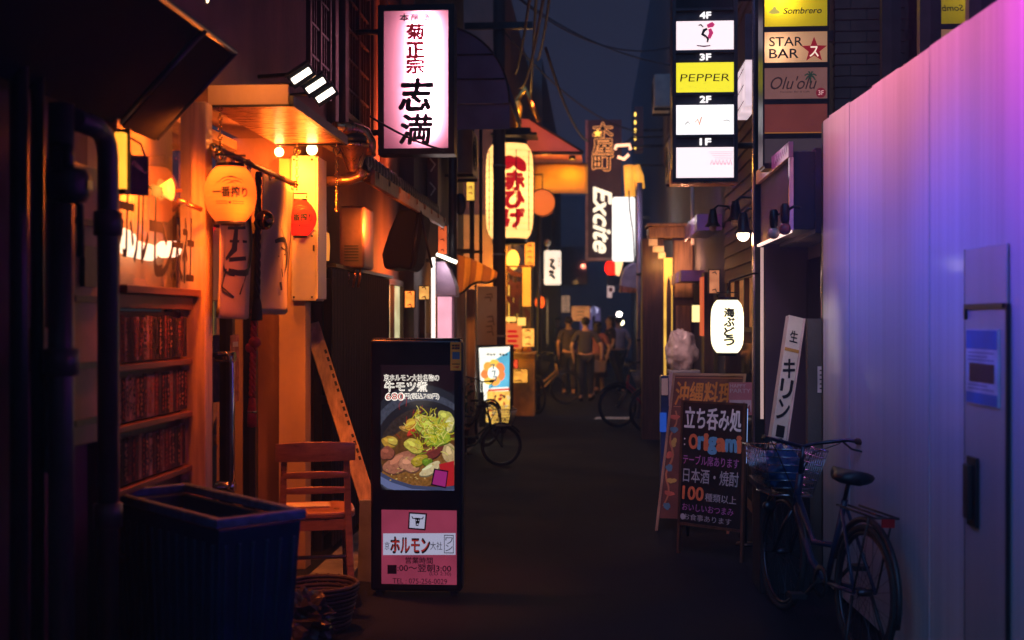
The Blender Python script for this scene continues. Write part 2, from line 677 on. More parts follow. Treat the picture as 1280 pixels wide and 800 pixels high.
# brush lettering on the glass, a fluorescent tube behind it
m = MB().use(M['ink'])
fr = FL(-1.985, 4.72, 1.9)
us = [0.0, 0.17, 0.335, 0.52, 0.66, 0.79, 0.95]
hs = [(0.02, 0.34), (0.02, 0.31), (0.0, 0.3), (-0.05, 0.36), (-0.05, 0.18), (-0.06, 0.2), (-0.07, 0.25)]
for ch, u, (v0, v1) in zip('京ホルモン大社', us, hs):
    put(m, fr, ch, u + 0.01, u + 0.18, v0, v1, n=0.001, bold=0.02, shear=0.12)
m.build('lettering', None, rest)
tube_w = emis('fluorescent_tube', (1.0, 0.66, 0.42), 3.0)
m = MB().use(tube_w, True)
m.tube([(-2.07, 4.9, 2.03), (-2.07, 5.2, 2.0)], 0.05, 10)
m.tube([(-2.075, 5.22, 1.975), (-2.075, 5.5, 1.965)], 0.04, 10)
m.tube([(-2.07, 5.66, 1.99), (-2.07, 5.8, 2.0)], 0.042, 10)
m.build('fluorescent_tube', None, rest)
m = MB().use(M['pale_wood'])
m.box(-2.06, -1.93, 5.865, 5.975, 0, 2.74)
m.build('post', None, rest, bevel=0.006)
# dark door, recessed
dr = MB().use(M['black_metal'])
for y0, y1 in ((6.03, 6.1), (6.62, 6.70), (7.06, 7.12), (7.55, 7.62)):
    dr.box(-2.24, -2.16, y0, y1, 0, 2.2)
dr.box(-2.24, -2.16, 6.03, 7.62, 2.2, 2.27)
dr.box(-2.23, -2.17, 6.1, 7.55, 0.0, 0.14)
door = dr.build('door', None, rest, bevel=0.004)
m = MB()
m.fq(FL(-2.2, 6.1, 0.14), 0, 0.52, 0, 2.06)
m.fq(FL(-2.2, 6.7, 0.14), 0, 0.36, 0, 2.06)
m.fq(FL(-2.2, 7.12, 0.14), 0, 0.43, 0, 2.06)
m.build('pane', M['dark_glass'], door)
m = MB().use(M['copper'], True)
m.tube([(-2.16, 6.07, 1.36), (-2.08, 6.07, 1.35), (-2.08, 6.07, 0.96), (-2.16, 6.07, 0.95)], 0.022, 10)
m.build('handle', None, door)
m = MB().use(M['chrome'], True)
m.tube([(-2.17, 6.66, 1.45), (-2.06, 6.66, 1.46), (-2.04, 6.66, 1.4), (-2.04, 6.66, 0.75), (-2.06, 6.66, 0.7), (-2.17, 6.66, 0.7)], 0.014, 10)
m.tube([(-2.15, 6.72, 1.44), (-2.04, 6.72, 1.44)], 0.03, 12)
m.tube([(-2.15, 6.72, 0.7), (-2.04, 6.72, 0.7)], 0.03, 12)
m.build('handle', None, door)
m = MB().use(M['wood'])
m.hexa([(-2.75, 6.8, 0.2), (-2.7, 6.8, 0.2), (-2.7, 6.95, 0.2), (-2.75, 6.95, 0.2), (-2.6, 7.35, 1.45), (-2.55, 7.35, 1.45), (-2.55, 7.45, 1.45), (-2.6, 7.45, 1.45)])
m.box(-2.9, -2.4, 6.6, 7.9, 0.85, 0.88)
m.build('counter', None, rest)
m = MB().use(M['warm_wall'])
m.box(-2.08, -1.90, 7.82, 7.975, 0, 2.72)
m.build('post', None, rest, bevel=0.006)
# canopy: flat copper hood with a standing near edge
m = MB().use(M['copper'])
m.box(-1.99, -1.56, 6.1, 7.42, 2.755, 2.775)
cn = m.build('canopy', None, rest)
m = MB().use(M['warm_wall'])
m.box(-1.985, -1.565, 6.07, 6.098, 2.755, 2.86)
m.use(M['black_metal'])
m.box(-1.558, -1.535, 6.06, 7.43, 2.745, 2.80)
m.box(-1.99, -1.54, 6.06, 6.068, 2.745, 2.757)
m.box(-1.99, -1.56, 7.421, 7.44, 2.745, 2.80)
m.build('trim', None, cn)
lamp('bulb_or_fill', rest, (-1.85, 5.45, 2.6), 90, (1, 0.15, 0.012), 0.06, 'SPOT', aim=(-2.15, 5.4, 2.1), spot=150)  # added orange spot for the window wall, no bulb there
lamp('bulb_or_fill', rest, (-1.6, 5.7, 2.2), 46, (1, 0.13, 0.012), 0.08, 'SPOT', aim=(-2.2, 5.75, 1.9), spot=120)  # added spot brightening post and window front, no bulb there
lamp('bulb_or_fill', rest, (-2.5, 6.9, 2.55), 12, ORANGE, 0.08, 'SPOT', aim=(-2.8, 6.9, 1.2), spot=110)
lamp('down_fill', rest, (-1.66, 6.95, 2.25), 30, (1, 0.24, 0.02), 0.05, 'SPOT', aim=(-1.92, 7.8, 2.05), spot=80)  # added spot brightening cabinet and red lantern, no fixture
lamp('down_fill', rest, (-1.62, 7.25, 2.7), 190, (1, 0.2, 0.03), 0.04, 'SPOT', aim=(-1.55, 7.35, 0.5), spot=62)  # added spot brightening chair and plank, no fixture
lamp('trim_fill', rest, (-1.7, 5.72, 2.98), 9, (1, 0.3, 0.04), 0.04, 'SPOT', aim=(-1.78, 6.08, 2.8), spot=95)  # added spot brightening the canopy's near face, no fixture
lamp('tube_light', rest, (-2.03, 5.35, 2.35), 80, (1, 0.2, 0.02), 0.08, 'SPOT', aim=(-2.2, 5.4, 2.1), spot=160)

# small fittings on the menu window
t = thing('clip_lamp', 'small cone shaped clip lamp glowing amber above the window lettering', 'lamp', W(213, 237, 5.5))
p = Vector(t.location)
m = MB().use(emis('lamp_cone_glow', (1, 0.45, 0.06), 1.6), True)
m.lathe([(0.012, -0.07), (0.02, -0.05), (0.05, 0.0), (0.052, 0.004), (0.0, 0.004)], (0, 0, 0), 18, 'x')
m.v = [Vector((v.x, v.y, v.z)) + p for v in m.v]
m.build('lamp_shade', None, t)
m = MB().use(M['black_metal'], True)
m.tube([p + Vector((-0.07, 0, 0)), p + Vector((-0.12, 0.02, 0.02)), p + Vector((-0.16, 0.03, 0.03))], 0.008, 8)
m.build('bracket', None, t)
lamp('bulb_or_fill', t, p + Vector((0.07, -0.05, 0.0)), 4, AMBER, 0.03, 'SPOT', aim=p + Vector((-0.3, -0.1, -0.2)), spot=150)
t = thing('lit_window_edge', 'upright yellow lit window edge beside the dark elbow pipe, built as a glowing box', 'lamp', W(151, 205, 4.86))  # a lit window edge, made as a glowing box
p = Vector(t.location)
m = MB().use(emis('yellow_edge_glow', (1, 0.38, 0.03), 1.8, var=0.15))
m.box(p.x - 0.02, p.x + 0.02, p.y - 0.02, p.y + 0.02, p.z - 0.105, p.z + 0.13)
m.build('diffuser', None, t, bevel=0.004)
m = MB().use(M['black_metal'])
m.box(p.x - 0.03, p.x + 0.03, p.y - 0.03, p.y + 0.03, p.z - 0.125, p.z - 0.106)
m.box(p.x - 0.03, p.x + 0.03, p.y + 0.021, p.y + 0.032, p.z - 0.105, p.z + 0.15)
m.build('housing', None, t)
t = thing('hanging_plaque', 'dark little plaque hanging over the lit window lettering', 'sign', W(172, 215, 5.0))
p = Vector(t.location)
m = MB().use(M['dark_wood'])
fr = Fr(p, (0.8, 0.6, 0))
m.fb(fr, -0.045, 0.045, -0.1, 0.07, 0, 0.012)
m.build('board', None, t, bevel=0.003)
m = MB().use(M['black_metal'], True)
m.tube([fr.p(-0.03, 0.07, 0.006), fr.p(-0.045, 0.12, 0.0), fr.p(-0.05, 0.16, -0.02)], 0.005, 6)
m.tube([fr.p(0.03, 0.07, 0.006), fr.p(0.015, 0.12, 0.0), fr.p(-0.05, 0.16, -0.02)], 0.005, 6)
m.use(M['copper'])
m.poly(fr, [(-0.03, 0.03), (0.03, -0.01), (0.035, 0.0), (-0.02, 0.05)], 0.014)
m.build('hanger', None, t)
tag(MB().use(M['copper'], True).tube([W(200, 240, 5.45), W(226, 238, 5.7)], 0.009, 8).tube([W(222, 250, 5.7), W(252, 262, 5.8)], 0.012, 8).build('conduit'), 'thin copper conduit above the window lettering', 'pipe')

# ------------------------------------------------------------------ dark tilted awning overhead, out of focus
aw = thing('tilted_awning', 'near black awning tilted upward above the pipes', 'awning', (-2, 4, 2.5))
m = MB().use(mat('awning_sheet', (0.004, 0.006, 0.01), 0.9, var=0.3, scale=3, bump=0.15, spec=0.1))
x0, zz0, x1, zz1 = -2.0, 2.47, -1.64, 2.86
for ya, yb in ((2.2, 4.90), (4.98, 5.36)):
    m.hexa([(x0, ya, zz0), (x1, ya, zz1), (x1, yb, zz1), (x0, yb, zz0), (x0, ya, zz0 + 0.03), (x1, ya, zz1 + 0.03), (x1, yb, zz1 + 0.03), (x0, yb, zz0 + 0.03)])
m.build('sheet', None, aw)
for y in (4.94, 5.38):
    m = MB().use(M['dark_metal'], True)
    m.tube([(x0, y, zz0 + 0.01), (x1 + 0.01, y, zz1 + 0.01)], 0.016 if y < 5 else 0.012, 8)
    m.build('rib', None, aw)
m = MB().use(M['dark_metal'], True)
m.tube([(x1, 2.2, zz1 + 0.015), (x1, 5.4, zz1 + 0.015)], 0.015, 8)
m.build('edge_rail', None, aw)
for (px, py, Y, lb) in ((181, 1, 5.0, 'round warm bulb above the tilted awning, the nearer of two'), (257, 0, 6.1, 'round warm bulb above the tilted awning, the one closer to the copper canopy')):
    p = W(px, py, Y)
    t = thing('festoon_bulb', lb, 'bulb', p, group='bulbs above the awning')
    m = MB().use(emis('festoon_glow', (1, 0.75, 0.4), 3.5))
    m.ball((p.x, p.y, p.z), 0.018, n=12, m=8)
    m.build('bulb', None, t)
    m = MB().use(M['black_metal'], True)
    m.tube([(p.x, p.y, p.z + 0.015), (p.x, p.y, p.z + 0.06)], 0.01, 8)
    m.tube([(p.x, p.y, p.z + 0.055), (-2.0, p.y + 0.02, p.z + 0.1)], 0.006, 6)
    m.build('socket', None, t)

# ------------------------------------------------------------------ pipes and meters on the near wall
def pipe(name, lab, pts, r, m_, flanges=()):
    t = thing(name, lab, 'pipe', pts[0], group='pipes on the near wall')
    b = MB().use(m_, True)
    b.tube(pts, r, 14)
    b.build('tube', None, t)
    if flanges:
        for (q, d) in flanges:
            b = MB().use(m_, True)
            q = Vector(q)
            b.lathe([(r, -0.05), (r * 1.35, -0.045), (r * 1.35, 0.045), (r, 0.05)], q, 14, 'z')
            b.build('collar', None, t)
    return t


px_ = -1.86
e = WX(135, 165, px_)
q = WX(93, 165, px_)
pts = [Vector((px_, e.y, 0.02)), Vector((px_, e.y, e.z - 0.1))] + [Vector((px_, e.y - 0.1 + 0.1 * math.cos(a), e.z - 0.1 + 0.1 * math.sin(a))) for a in (0.5, 1.0, 1.57)] + [Vector((px_, q.y, e.z))]
pipe('drain_pipe', 'dark drain pipe bending into an elbow beside the menu window', pts, 0.04, mat('pipe_paint', (0.05, 0.045, 0.045), 0.35, var=0.3, bump=0.1), [((px_, e.y, 2.02), 0), ((px_, e.y, 0.9), 0)])
q2 = WX(87, 130, px_)
pipe('drain_pipe', 'dark upright pipe running up behind the round meter', [Vector((px_ - 0.03, q2.y, 0.02)), Vector((px_ - 0.03, q2.y, q2.z))], 0.045, mat('pipe_paint', (0.05, 0.045, 0.045)), [((px_ - 0.03, q2.y, 1.5), 0)])
for px, rr, lb in ((24, 0.032, 'thick black conduit on the brown wall at the photo edge'), (47, 0.024, 'slim black conduit on the brown wall, next to the thick one')):
    q3 = WX(px, 300, -1.98)
    pipe('wall_conduit', lb, [Vector((-1.98, q3.y, 0.02)), Vector((-1.98, q3.y, 3.4))], rr, M['black_metal'])
t = thing('gas_meter', 'round dark gas meter on the upright pipe', 'meter', WX(85, 232, -1.8))
p = Vector(t.location)
m = MB().use(M['dark_metal'], True)
m.lathe([(0.0, -0.06), (0.06, -0.055), (0.075, -0.03), (0.075, 0.03), (0.06, 0.055), (0.0, 0.06)], p, 20, 'z')
m.build('casing', None, t)
m = MB().use(M['black_metal'], True)
m.tube([p + Vector((0, 0, 0.05)), p + Vector((0, 0, 0.13)), p + Vector((-0.05, 0.02, 0.14))], 0.022, 10)
m.tube([p + Vector((0, 0.05, -0.04)), p + Vector((0.0, 0.1, -0.06)), p + Vector((0, 0.1, -0.24))], 0.014, 10)
m.build('spout', None, t)
m = MB().use(M['brass'])
m.fb(FL(p.x + 0.076, p.y - 0.02, p.z - 0.015), 0, 0.04, 0, 0.03, 0, 0.004)
m.build('dial', None, t)
t = thing('meter_cabinet', 'dull tan meter cabinet behind the elbow pipe', 'cabinet', WX(108, 330, -1.98))
p = Vector(t.location)
m = MB().use(mat('tan_enamel', (0.3, 0.2, 0.1), 0.5, var=0.3, scale=4, bump=0.1))
m.fb(FL(-2.09, p.y - 0.14, 1.16), 0, 0.34, 0, 1.1, 0, 0.1)
m.build('casing', None, t, bevel=0.008)
m = MB().use(M['dark_metal'])
for k, v in enumerate((0.08, 0.3, 0.56, 0.86)):
    m.fb(FL(-1.989, p.y - 0.12, 1.16), 0.02, 0.26, v, v + 0.025, 0, 0.012)
m.fb(FL(-1.989, p.y - 0.12, 1.16), 0.08, 0.22, 0.62, 0.78, 0, 0.02)
m.build('panel', None, t)
t = thing('ribbed_hose', 'pale ribbed flexible hose on the near wall below the meter', 'hose', WX(65, 520, -1.95))
p = Vector(t.location)
m = MB().use(M['galv'], True)
prof = []
for k in range(40):
    prof.append((0.036 + 0.008 * (k % 2), -0.2 + k * 0.0105))
m.lathe(prof, p, 12, 'z')
m.build('hose', None, t)
t = thing('junction_box', 'small brown junction box strapped to the near wall', 'box', WX(66, 430, -1.99))
p = Vector(t.location)
m = MB().use(mat('brown_box', (0.2, 0.1, 0.05), 0.5))
m.fb(FL(-2.09, p.y - 0.05, p.z - 0.1), 0, 0.1, 0, 0.16, 0, 0.08)
m.build('casing', None, t, bevel=0.006)
m = MB().use(M['black_metal'])
m.fb(FL(-2.009, p.y - 0.06, p.z - 0.05), 0, 0.12, 0, 0.03, 0, 0.006)
m.build('strap', None, t)

# ------------------------------------------------------------------ curtains, lanterns and bell rope at the entrance
rodx = -1.9
rod = thing('curtain_rod', 'dark curtain rod holding the two linen curtains', 'rod', (rodx, 6, 2.5))
m = MB().use(M['dark_wood'], True)
m.tube([(rodx, 5.9, 2.515), (rodx, 7.54, 2.515)], 0.016, 10)
m.build('pole', None, rod)
for y in (5.9, 7.54):
    m = MB().use(M['brass'], True)
    m.ball((rodx, y, 2.515), 0.024, n=12, m=8)
    m.build('finial', None, rod)


def noren(lab, ya, yb, ztop, zbot, seed, motif):
    t = thing('door_curtain', lab, 'curtain', (rodx, (ya + yb) / 2, ztop), group='linen door curtains')
    m = MB()
    ncol, nrow = 28, 20
    rr = random.Random(seed)
    ph = rr.uniform(0, 6)
    def pos(u, v):
        y = ya + (yb - ya) * u
        y += 0.03 * (u - 0.5) * v
        wav = 0.045 * math.sin(u * 9 + ph) * (0.25 + v) + 0.02 * math.sin(u * 19 + ph * 2) * v
        x = rodx + 0.012 + wav * 0.8 + 0.02 * v * math.sin(v * 3 + ph)
        z = ztop + (zbot - ztop) * v + 0.012 * math.sin(u * 5 + ph) * v
        return Vector((x, y, z))
    vs = [pos(i / ncol, j / nrow) for j in range(nrow + 1) for i in range(ncol + 1)]
    fs = [(j * (ncol + 1) + i, (j + 1) * (ncol + 1) + i, (j + 1) * (ncol + 1) + i + 1, j * (ncol + 1) + i + 1) for j in range(nrow) for i in range(ncol)]
    m.use(M['noren'], True).add(vs, fs, True)
    o = m.build('cloth', None, t)
    s = o.modifiers.new('solid', 'SOLIDIFY')
    s.thickness = 0.004
    # brush motif pressed onto the cloth
    m = MB().use(M['ink'])
    def line(pts, w):
        k = len(pts)
        a, b = [], []
        for i in range(k):
            d = Vector(pts[min(k - 1, i + 1)]) - Vector(pts[max(0, i - 1)])
            d = Vector((d.x * (yb - ya), d.y * (ztop - zbot))).normalized()
            ww = w * (0.35 + 0.65 * math.sin(PI * (0.1 + 0.8 * i / (k - 1)))) / 2
            du, dv = -d.y * ww / (yb - ya), d.x * ww / (ztop - zbot)
            a.append(pos(pts[i][0] + du, pts[i][1] + dv) + Vector((0.007, 0, 0)))
            b.append(pos(pts[i][0] - du, pts[i][1] - dv) + Vector((0.007, 0, 0)))
        m.add(a + b, [(i, i + 1, k + i + 1, k + i) for i in range(k - 1)], True)
    for pts, w in motif:
        line(pts, w)
    m.build('brush_motif', None, t)
    m = MB().use(M['noren'], True)
    for k in range(5):
        u = 0.06 + 0.88 * k / 4
        q = pos(u, 0)
        m.torus((rodx, q.y, 2.505), 0.028, 0.007, 'x', 14, 6)
    m.build('loop', None, t)
    return t


def arc(cu, cv, ru, rv, a0, a1, n=14):
    return [(cu + ru * math.cos(a0 + (a1 - a0) * i / n), cv + rv * math.sin(a0 + (a1 - a0) * i / n)) for i in range(n + 1)]


noren('pale linen curtain behind the orange lantern with a brushed oval emblem', 5.88, 6.56, 2.47, 1.665, 3,
      [(arc(0.56, 0.5, 0.3, 0.2, -1.5, 1.9), 0.045), (arc(0.55, 0.5, 0.26, 0.22, 1.7, 3.6), 0.02), ([(0.4, 0.42), (0.62, 0.40)], 0.03), ([(0.52, 0.34), (0.5, 0.55), (0.42, 0.62)], 0.035), ([(0.45, 0.5), (0.64, 0.49)], 0.025), ([(0.46, 0.62), (0.62, 0.6)], 0.04), ([(0.44, 0.68), (0.4, 0.8), (0.52, 0.86)], 0.018), ([(0.66, 0.68), (0.56, 0.84)], 0.014)])
noren('flat linen curtain between the black tassel and red lantern with a thin brushed emblem', 6.74, 7.5, 2.49, 1.695, 11,
      [(arc(0.5, 0.56, 0.2, 0.12, -2.2, 1.4), 0.04), ([(0.46, 0.36), (0.62, 0.48), (0.68, 0.52)], 0.014), ([(0.45, 0.5), (0.58, 0.52)], 0.02), ([(0.42, 0.57), (0.6, 0.55)], 0.018), ([(0.46, 0.66), (0.47, 0.72)], 0.02), ([(0.44, 0.76), (0.45, 0.82)], 0.03), ([(0.56, 0.66), (0.55, 0.74)], 0.015)])

pap_a = glow_panel('lantern_paper_amber', (1.0, 0.4, 0.06), em=0.55, emcol=(1, 0.15, 0.02), diffuse=0.25)
pap_r = glow_panel('lantern_paper_red', (0.8, 0.06, 0.035), em=0.62, emcol=(1, 0.02, 0.01), diffuse=0.35)
pap_w = glow_panel('lantern_paper_white', (0.95, 0.9, 0.7), em=0.9, emcol=(1, 0.9, 0.62), diffuse=0.3)


def sliced(tmp, step):
    bm = bmesh.new()
    bv = [bm.verts.new(q) for q in tmp.v]
    for f in tmp.f:
        try:
            bm.faces.new([bv[i] for i in f])
        except ValueError:
            pass
    for ax in (0, 1):
        cs = [q[ax] for q in tmp.v]
        x = min(cs) + step
        while x < max(cs):
            co, no = Vector((0, 0, 0)), Vector((0, 0, 0))
            co[ax], no[ax] = x, 1
            bmesh.ops.bisect_plane(bm, geom=bm.verts[:] + bm.edges[:] + bm.faces[:], plane_co=co, plane_no=no)
            x += step
    bm.verts.index_update()
    tv = [v.co.copy() for v in bm.verts]
    tf = [tuple(v.index for v in f.verts) for f in bm.faces]
    bm.free()
    return tv, tf


def put_curved(m, c, prof, a0, s, u0, u1, v0, v1, mt, **k):
    """letter onto a lantern: u is arc length from the bearing a0, v is height"""
    m.use(mt)
    tmp = MB()
    put(tmp, Fr((0, 0, 0), (1, 0, 0), (0, 1, 0)), s, u0, u1, v0, v1, M['ink'], n=0, **k)
    tv, tf = sliced(tmp, prof(0) * 0.09)
    vs = []
    for q in tv:
        r = prof(q.y) + 0.004 + q.z
        rm = prof(0)
        a = a0 + q.x / rm
        vs.append(Vector(c) + Vector((r * math.cos(a), r * math.sin(a), q.y)))
    m.add(vs, tf, False)


def lantern(name, lab, c, r, h, paper_m, watts, col, text, face, rib=14, squareness=2.2, bulb=(0, 0, 0.2), cap=0.55, textmat=None):
    t = thing(name, lab, 'lantern', c)
    c = Vector(c)
    def prof(v):
        q = min(1.0, abs(v) / (h / 2))
        return max(cap * r, r * (1 - q ** squareness * (1 - cap) ** 1.0))
    n = rib * 4
    pr = []
    for i in range(n + 1):
        v = -h / 2 + h * i / n
        pr.append((prof(v) * (1 + 0.008 * math.cos(2 * PI * i / 4)), v))
    m = MB().use(paper_m, True)
    m.lathe(pr, c, 40)
    m.build('paper_shade', None, t)
    m = MB().use(M['black_metal'], True)
    for sgn in (-1, 1):
        zz = sgn * h / 2
        rc = prof(h / 2) * 1.03
        m.lathe([(rc * 0.75, zz - 0.01 * sgn), (rc, zz - 0.01 * sgn), (rc, zz + h * 0.05 * sgn), (rc * 0.75, zz + h * 0.05 * sgn)], c, 28)
    m.build('cap', None, t)
    m = MB().use(M['black_metal'], True)
    ra = prof(h / 2) * 0.95
    m.tube([c + Vector((-ra * math.sin(face), ra * math.cos(face), h / 2 + 0.02)), c + Vector((-ra * math.sin(face) * 1.1, ra * math.cos(face) * 1.1, h / 2 + r * 0.45)), c + Vector((ra * math.sin(face) * 1.1, -ra * math.cos(face) * 1.1, h / 2 + r * 0.45)), c + Vector((ra * math.sin(face), -ra * math.cos(face), h / 2 + 0.02))], 0.005, 6)
    m.build('handle', None, t)
    if text:
        m = MB()
        text(m, c, prof, face)
        m.build('lettering', None, t)
    lamp('bulb_or_fill', t, c + Vector((bulb[0] * r, bulb[1] * r, bulb[2] * h)), watts, col, r * 0.12)
    return t


def beer_text(m, c, prof, a0):
    r = 0.127
    k = r / 0.127
    put_curved(m, c, prof, a0, '一番搾り', -0.085 * k, 0.085 * k, -0.024, 0.026, M['ink'], bold=0.045)
    for v in (-0.045, -0.055):
        put_curved(m, c, prof, a0, '―――――', -0.07, -0.012, v - 0.002, v + 0.001, M['ink'])
        put_curved(m, c, prof, a0, '―――――', 0.012, 0.07, v - 0.002, v + 0.001, M['ink'])
    put_curved(m, c, prof, a0, '●', -0.006, 0.006, -0.058, -0.044, M['ink'])
    # a plain swirl of brush strokes stands where the animal emblem is
    brown = mat('brown_ink', (0.12, 0.05, 0.015), 0.6, bump=0)
    m.use(brown)
    for (u0, v0, u1, v1, w) in ((-0.06, 0.04, -0.02, 0.072, 0.008), (-0.03, 0.07, 0.045, 0.066, 0.009), (-0.045, 0.042, 0.01, 0.058, 0.006), (0.0, 0.05, 0.06, 0.045, 0.007), (-0.02, 0.036, 0.03, 0.042, 0.005), (-0.075, 0.03, -0.05, 0.052, 0.004), (0.04, 0.062, 0.072, 0.05, 0.004)):
        a, b = [], []
        for i in range(9):
            s_ = i / 8
            u, v = u0 + (u1 - u0) * s_, v0 + (v1 - v0) * s_ + 0.008 * math.sin(PI * s_)
            ww = w * (0.2 + 0.8 * math.sin(PI * s_)) / 2
            for lst, sg in ((a, 1), (b, -1)):
                rr = prof(v + sg * ww) + 0.004
                an = a0 + u / prof(0)
                lst.append(Vector(c) + Vector((rr * math.cos(an), rr * math.sin(an), v + sg * ww)))
        m.add(a + b, [(i, i + 1, 9 + i + 1, 9 + i) for i in range(8)], False)


lc = W(288, 243, 5.86)
lantern('paper_lantern', 'round orange paper lantern hanging in front of the linen curtain', lc, 0.127, 0.275, pap_a, 0.75, (1, 0.36, 0.1), beer_text, -PI / 2 + 0.28, bulb=(0.0, -0.2, 0.3), squareness=2.4)
lc2 = W(375, 273, 7.58)
lantern('paper_lantern', 'red paper lantern half hidden by the second linen curtain', lc2, 0.105, 0.225, pap_r, 0.6, (1, 0.2, 0.06), beer_text, -PI / 2 + 0.22, bulb=(0.0, 0, 0.1), squareness=2.1, cap=0.42, rib=20)


def chain(lab, a, b, ring=0.022, group='chains under the canopy', name='hanging_chain', top=True):
    t = thing(name, lab, 'chain', a, group=group)
    m = MB().use(M['brass'], True)
    a, b = Vector(a), Vector(b)
    k = max(2, int((a - b).length / 0.026))
    for i in range(k + 1):
        q = a.lerp(b, i / k)
        m.torus(q, 0.011, 0.003, 'y' if i % 2 else 'x', 10, 5)
    m.build('links', None, t)
    if top:
        m = MB().use(M['dark_metal'], True)
        m.torus(a - Vector((0, 0, 0.03)), ring, 0.004, 'y', 18, 6)
        m.build('ring', None, t)
    return t


chain('chain with a ring at the near end of the curtain rod', W(275, 119, 6.12), W(275, 190, 6.0))
chain('chain with a ring at the red lantern end of the rod', W(371, 182, 7.4), W(371, 236, 7.5))
chain('loose chain dangling under the canopy corner beside the enamel cabinet', W(421, 182, 7.4), W(421, 262, 7.4))
t = thing('chain_bell', 'small round brass bell hung above the orange lantern', 'bell', W(273, 194, 5.95))
p = Vector(t.location)
m = MB().use(M['brass'], True)
m.ball(p, 0.03, n=16, m=10)
m.build('bell', None, t)
m = MB().use(M['dark_metal'], True)
m.torus(p + Vector((0, 0, 0.035)), 0.012, 0.004, 'y', 12, 6)
m.build('ring', None, t)

# bell rope with two tassels
def braid(m, a, b, r, m_, tw=26, strands=3):
    a, b = Vector(a), Vector(b)
    n = int((a - b).length / 0.012) + 4
    for s in range(strands):
        pts = []
        for i in range(n + 1):
            q = a.lerp(b, i / n)
            an = 2 * PI * (s / strands) + tw * (i / n) * (a - b).length * 1.6
            pts.append(q + Vector((r * math.cos(an), r * math.sin(an), 0)))
        m.use(m_, True).tube(pts, r * 0.85, 7)


t = thing('bell_rope', 'black braided rope with a round bell and black tassel between the curtains', 'rope', W(322, 240, 6.55))
m = MB()
braid(m, W(323, 215, 6.5), W(321, 372, 6.6), 0.011, M['black_cloth'])
m.build('cord', None, t)
p = W(331, 275, 6.48)
m = MB().use(mat('dark_brass', (0.3, 0.15, 0.06), 0.16, metal=1, var=0.3, bump=0.02), True)
m.ball(p, 0.05, 0.05, 0.055, n=20, m=14)
m.torus(p, 0.051, 0.005, 'z', 24, 6)
m.build('bell', None, t)
m = MB().use(M['black_cloth'], True)
p = W(321, 375, 6.6)
m.lathe([(0.0, 0.03), (0.014, 0.02), (0.022, 0.0), (0.028, -0.03), (0.032, -0.1), (0.031, -0.115), (0.0, -0.115)], p, 14)
m.torus(p + Vector((0.0, 0, 0.03)), 0.02, 0.006, 'x', 12, 6)
m.build('tassel', None, t)
t = thing('bell_rope', 'red braided rope with a red tassel hanging below the curtains', 'rope', W(318, 400, 6.6))
m = MB()
redc = mat('red_cord', (0.38, 0.035, 0.025), 0.75, var=0.4, scale=40, bump=0.4, bscale=200)
braid(m, W(318, 385, 6.62), W(315, 496, 6.62), 0.011, redc, tw=40)
m.build('cord', None, t)
m = MB().use(redc, True)
p = W(316, 428, 6.62)
m.ball(p + Vector((0.01, 0, 0)), 0.035, 0.03, 0.034, n=14, m=9)
m.ball(p + Vector((-0.018, 0, -0.03)), 0.026, 0.026, 0.028, n=12, m=8)
m.build('knot', None, t)
m = MB().use(redc, True)
p = W(315, 500, 6.62)
m.lathe([(0.0, 0.02), (0.018, 0.01), (0.022, -0.035), (0.026, -0.06), (0.022, -0.065), (0.026, -0.08), (0.028, -0.15), (0.0, -0.155)], p, 14)
m.use(M['brass']).lathe([(0.024, -0.058), (0.027, -0.062), (0.027, -0.07), (0.024, -0.074)], p, 14)
m.build('tassel', None, t)
t = thing('poster', 'small pinkish patch painted for a reflection in the dark door glass', 'poster', W(343, 475, 7.1))  # reflection in the door glass, painted as a pinkish sheet
p = Vector(t.location)
m = MB().use(mat('reflection_film', (0.3, 0.1, 0.09), 0.25, var=0.5, scale=18, bump=0))
fr = FL(-2.15, 6.98, 1.16)
m.fb(fr, 0, 0.17, 0, 0.4, 0, 0.005)
m.build('sheet', None, t)
m = MB().use(M['off_white'])
m.stroke(fr, [(0.03, 0.04), (0.07, 0.18), (0.06, 0.3)], 0.02, 0.008)
m.fq(fr, 0.03, 0.14, 0.33, 0.36, 0.008)
m.build('print', None, t)

# bulbs under the canopy
for (px, py, Y, rr, wt, lb) in ((390, 187, 7.45, 0.035, 9, 'bright globe bulb under the canopy next to the enamel cabinet'), (349, 190, 7.5, 0.03, 7, 'bright bulb under the canopy at the wall end')):
    p = W(px, py, Y)
    t = thing('globe_bulb', lb, 'bulb', p, group='bulbs under the canopy')
    m = MB().use(emis('bulb_glow', (1, 0.72, 0.3), 8))
    m.ball(p, rr, n=16, m=10)
    m.build('bulb', None, t)
    m = MB().use(M['brass'], True)
    m.lathe([(0.014, 0.0), (0.018, 0.02), (0.03, 0.06), (0.03, 0.075)], p + Vector((0, 0, rr * 0.7)), 14)
    m.build('socket', None, t)
    lamp('bulb_or_fill', t, p + Vector((0.0, -0.09, -0.05)), wt * 9, (1, 0.2, 0.015), 0.04, 'SPOT', aim=p + Vector((-0.25, 0.3, -0.5)), spot=160)
    lamp('bulb_or_fill', t, p + Vector((0.0, -0.09, -0.05)), wt * 5, (1, 0.2, 0.02), 0.04, 'SPOT', aim=p + Vector((0.05, -0.5, 0.35)), spot=160)

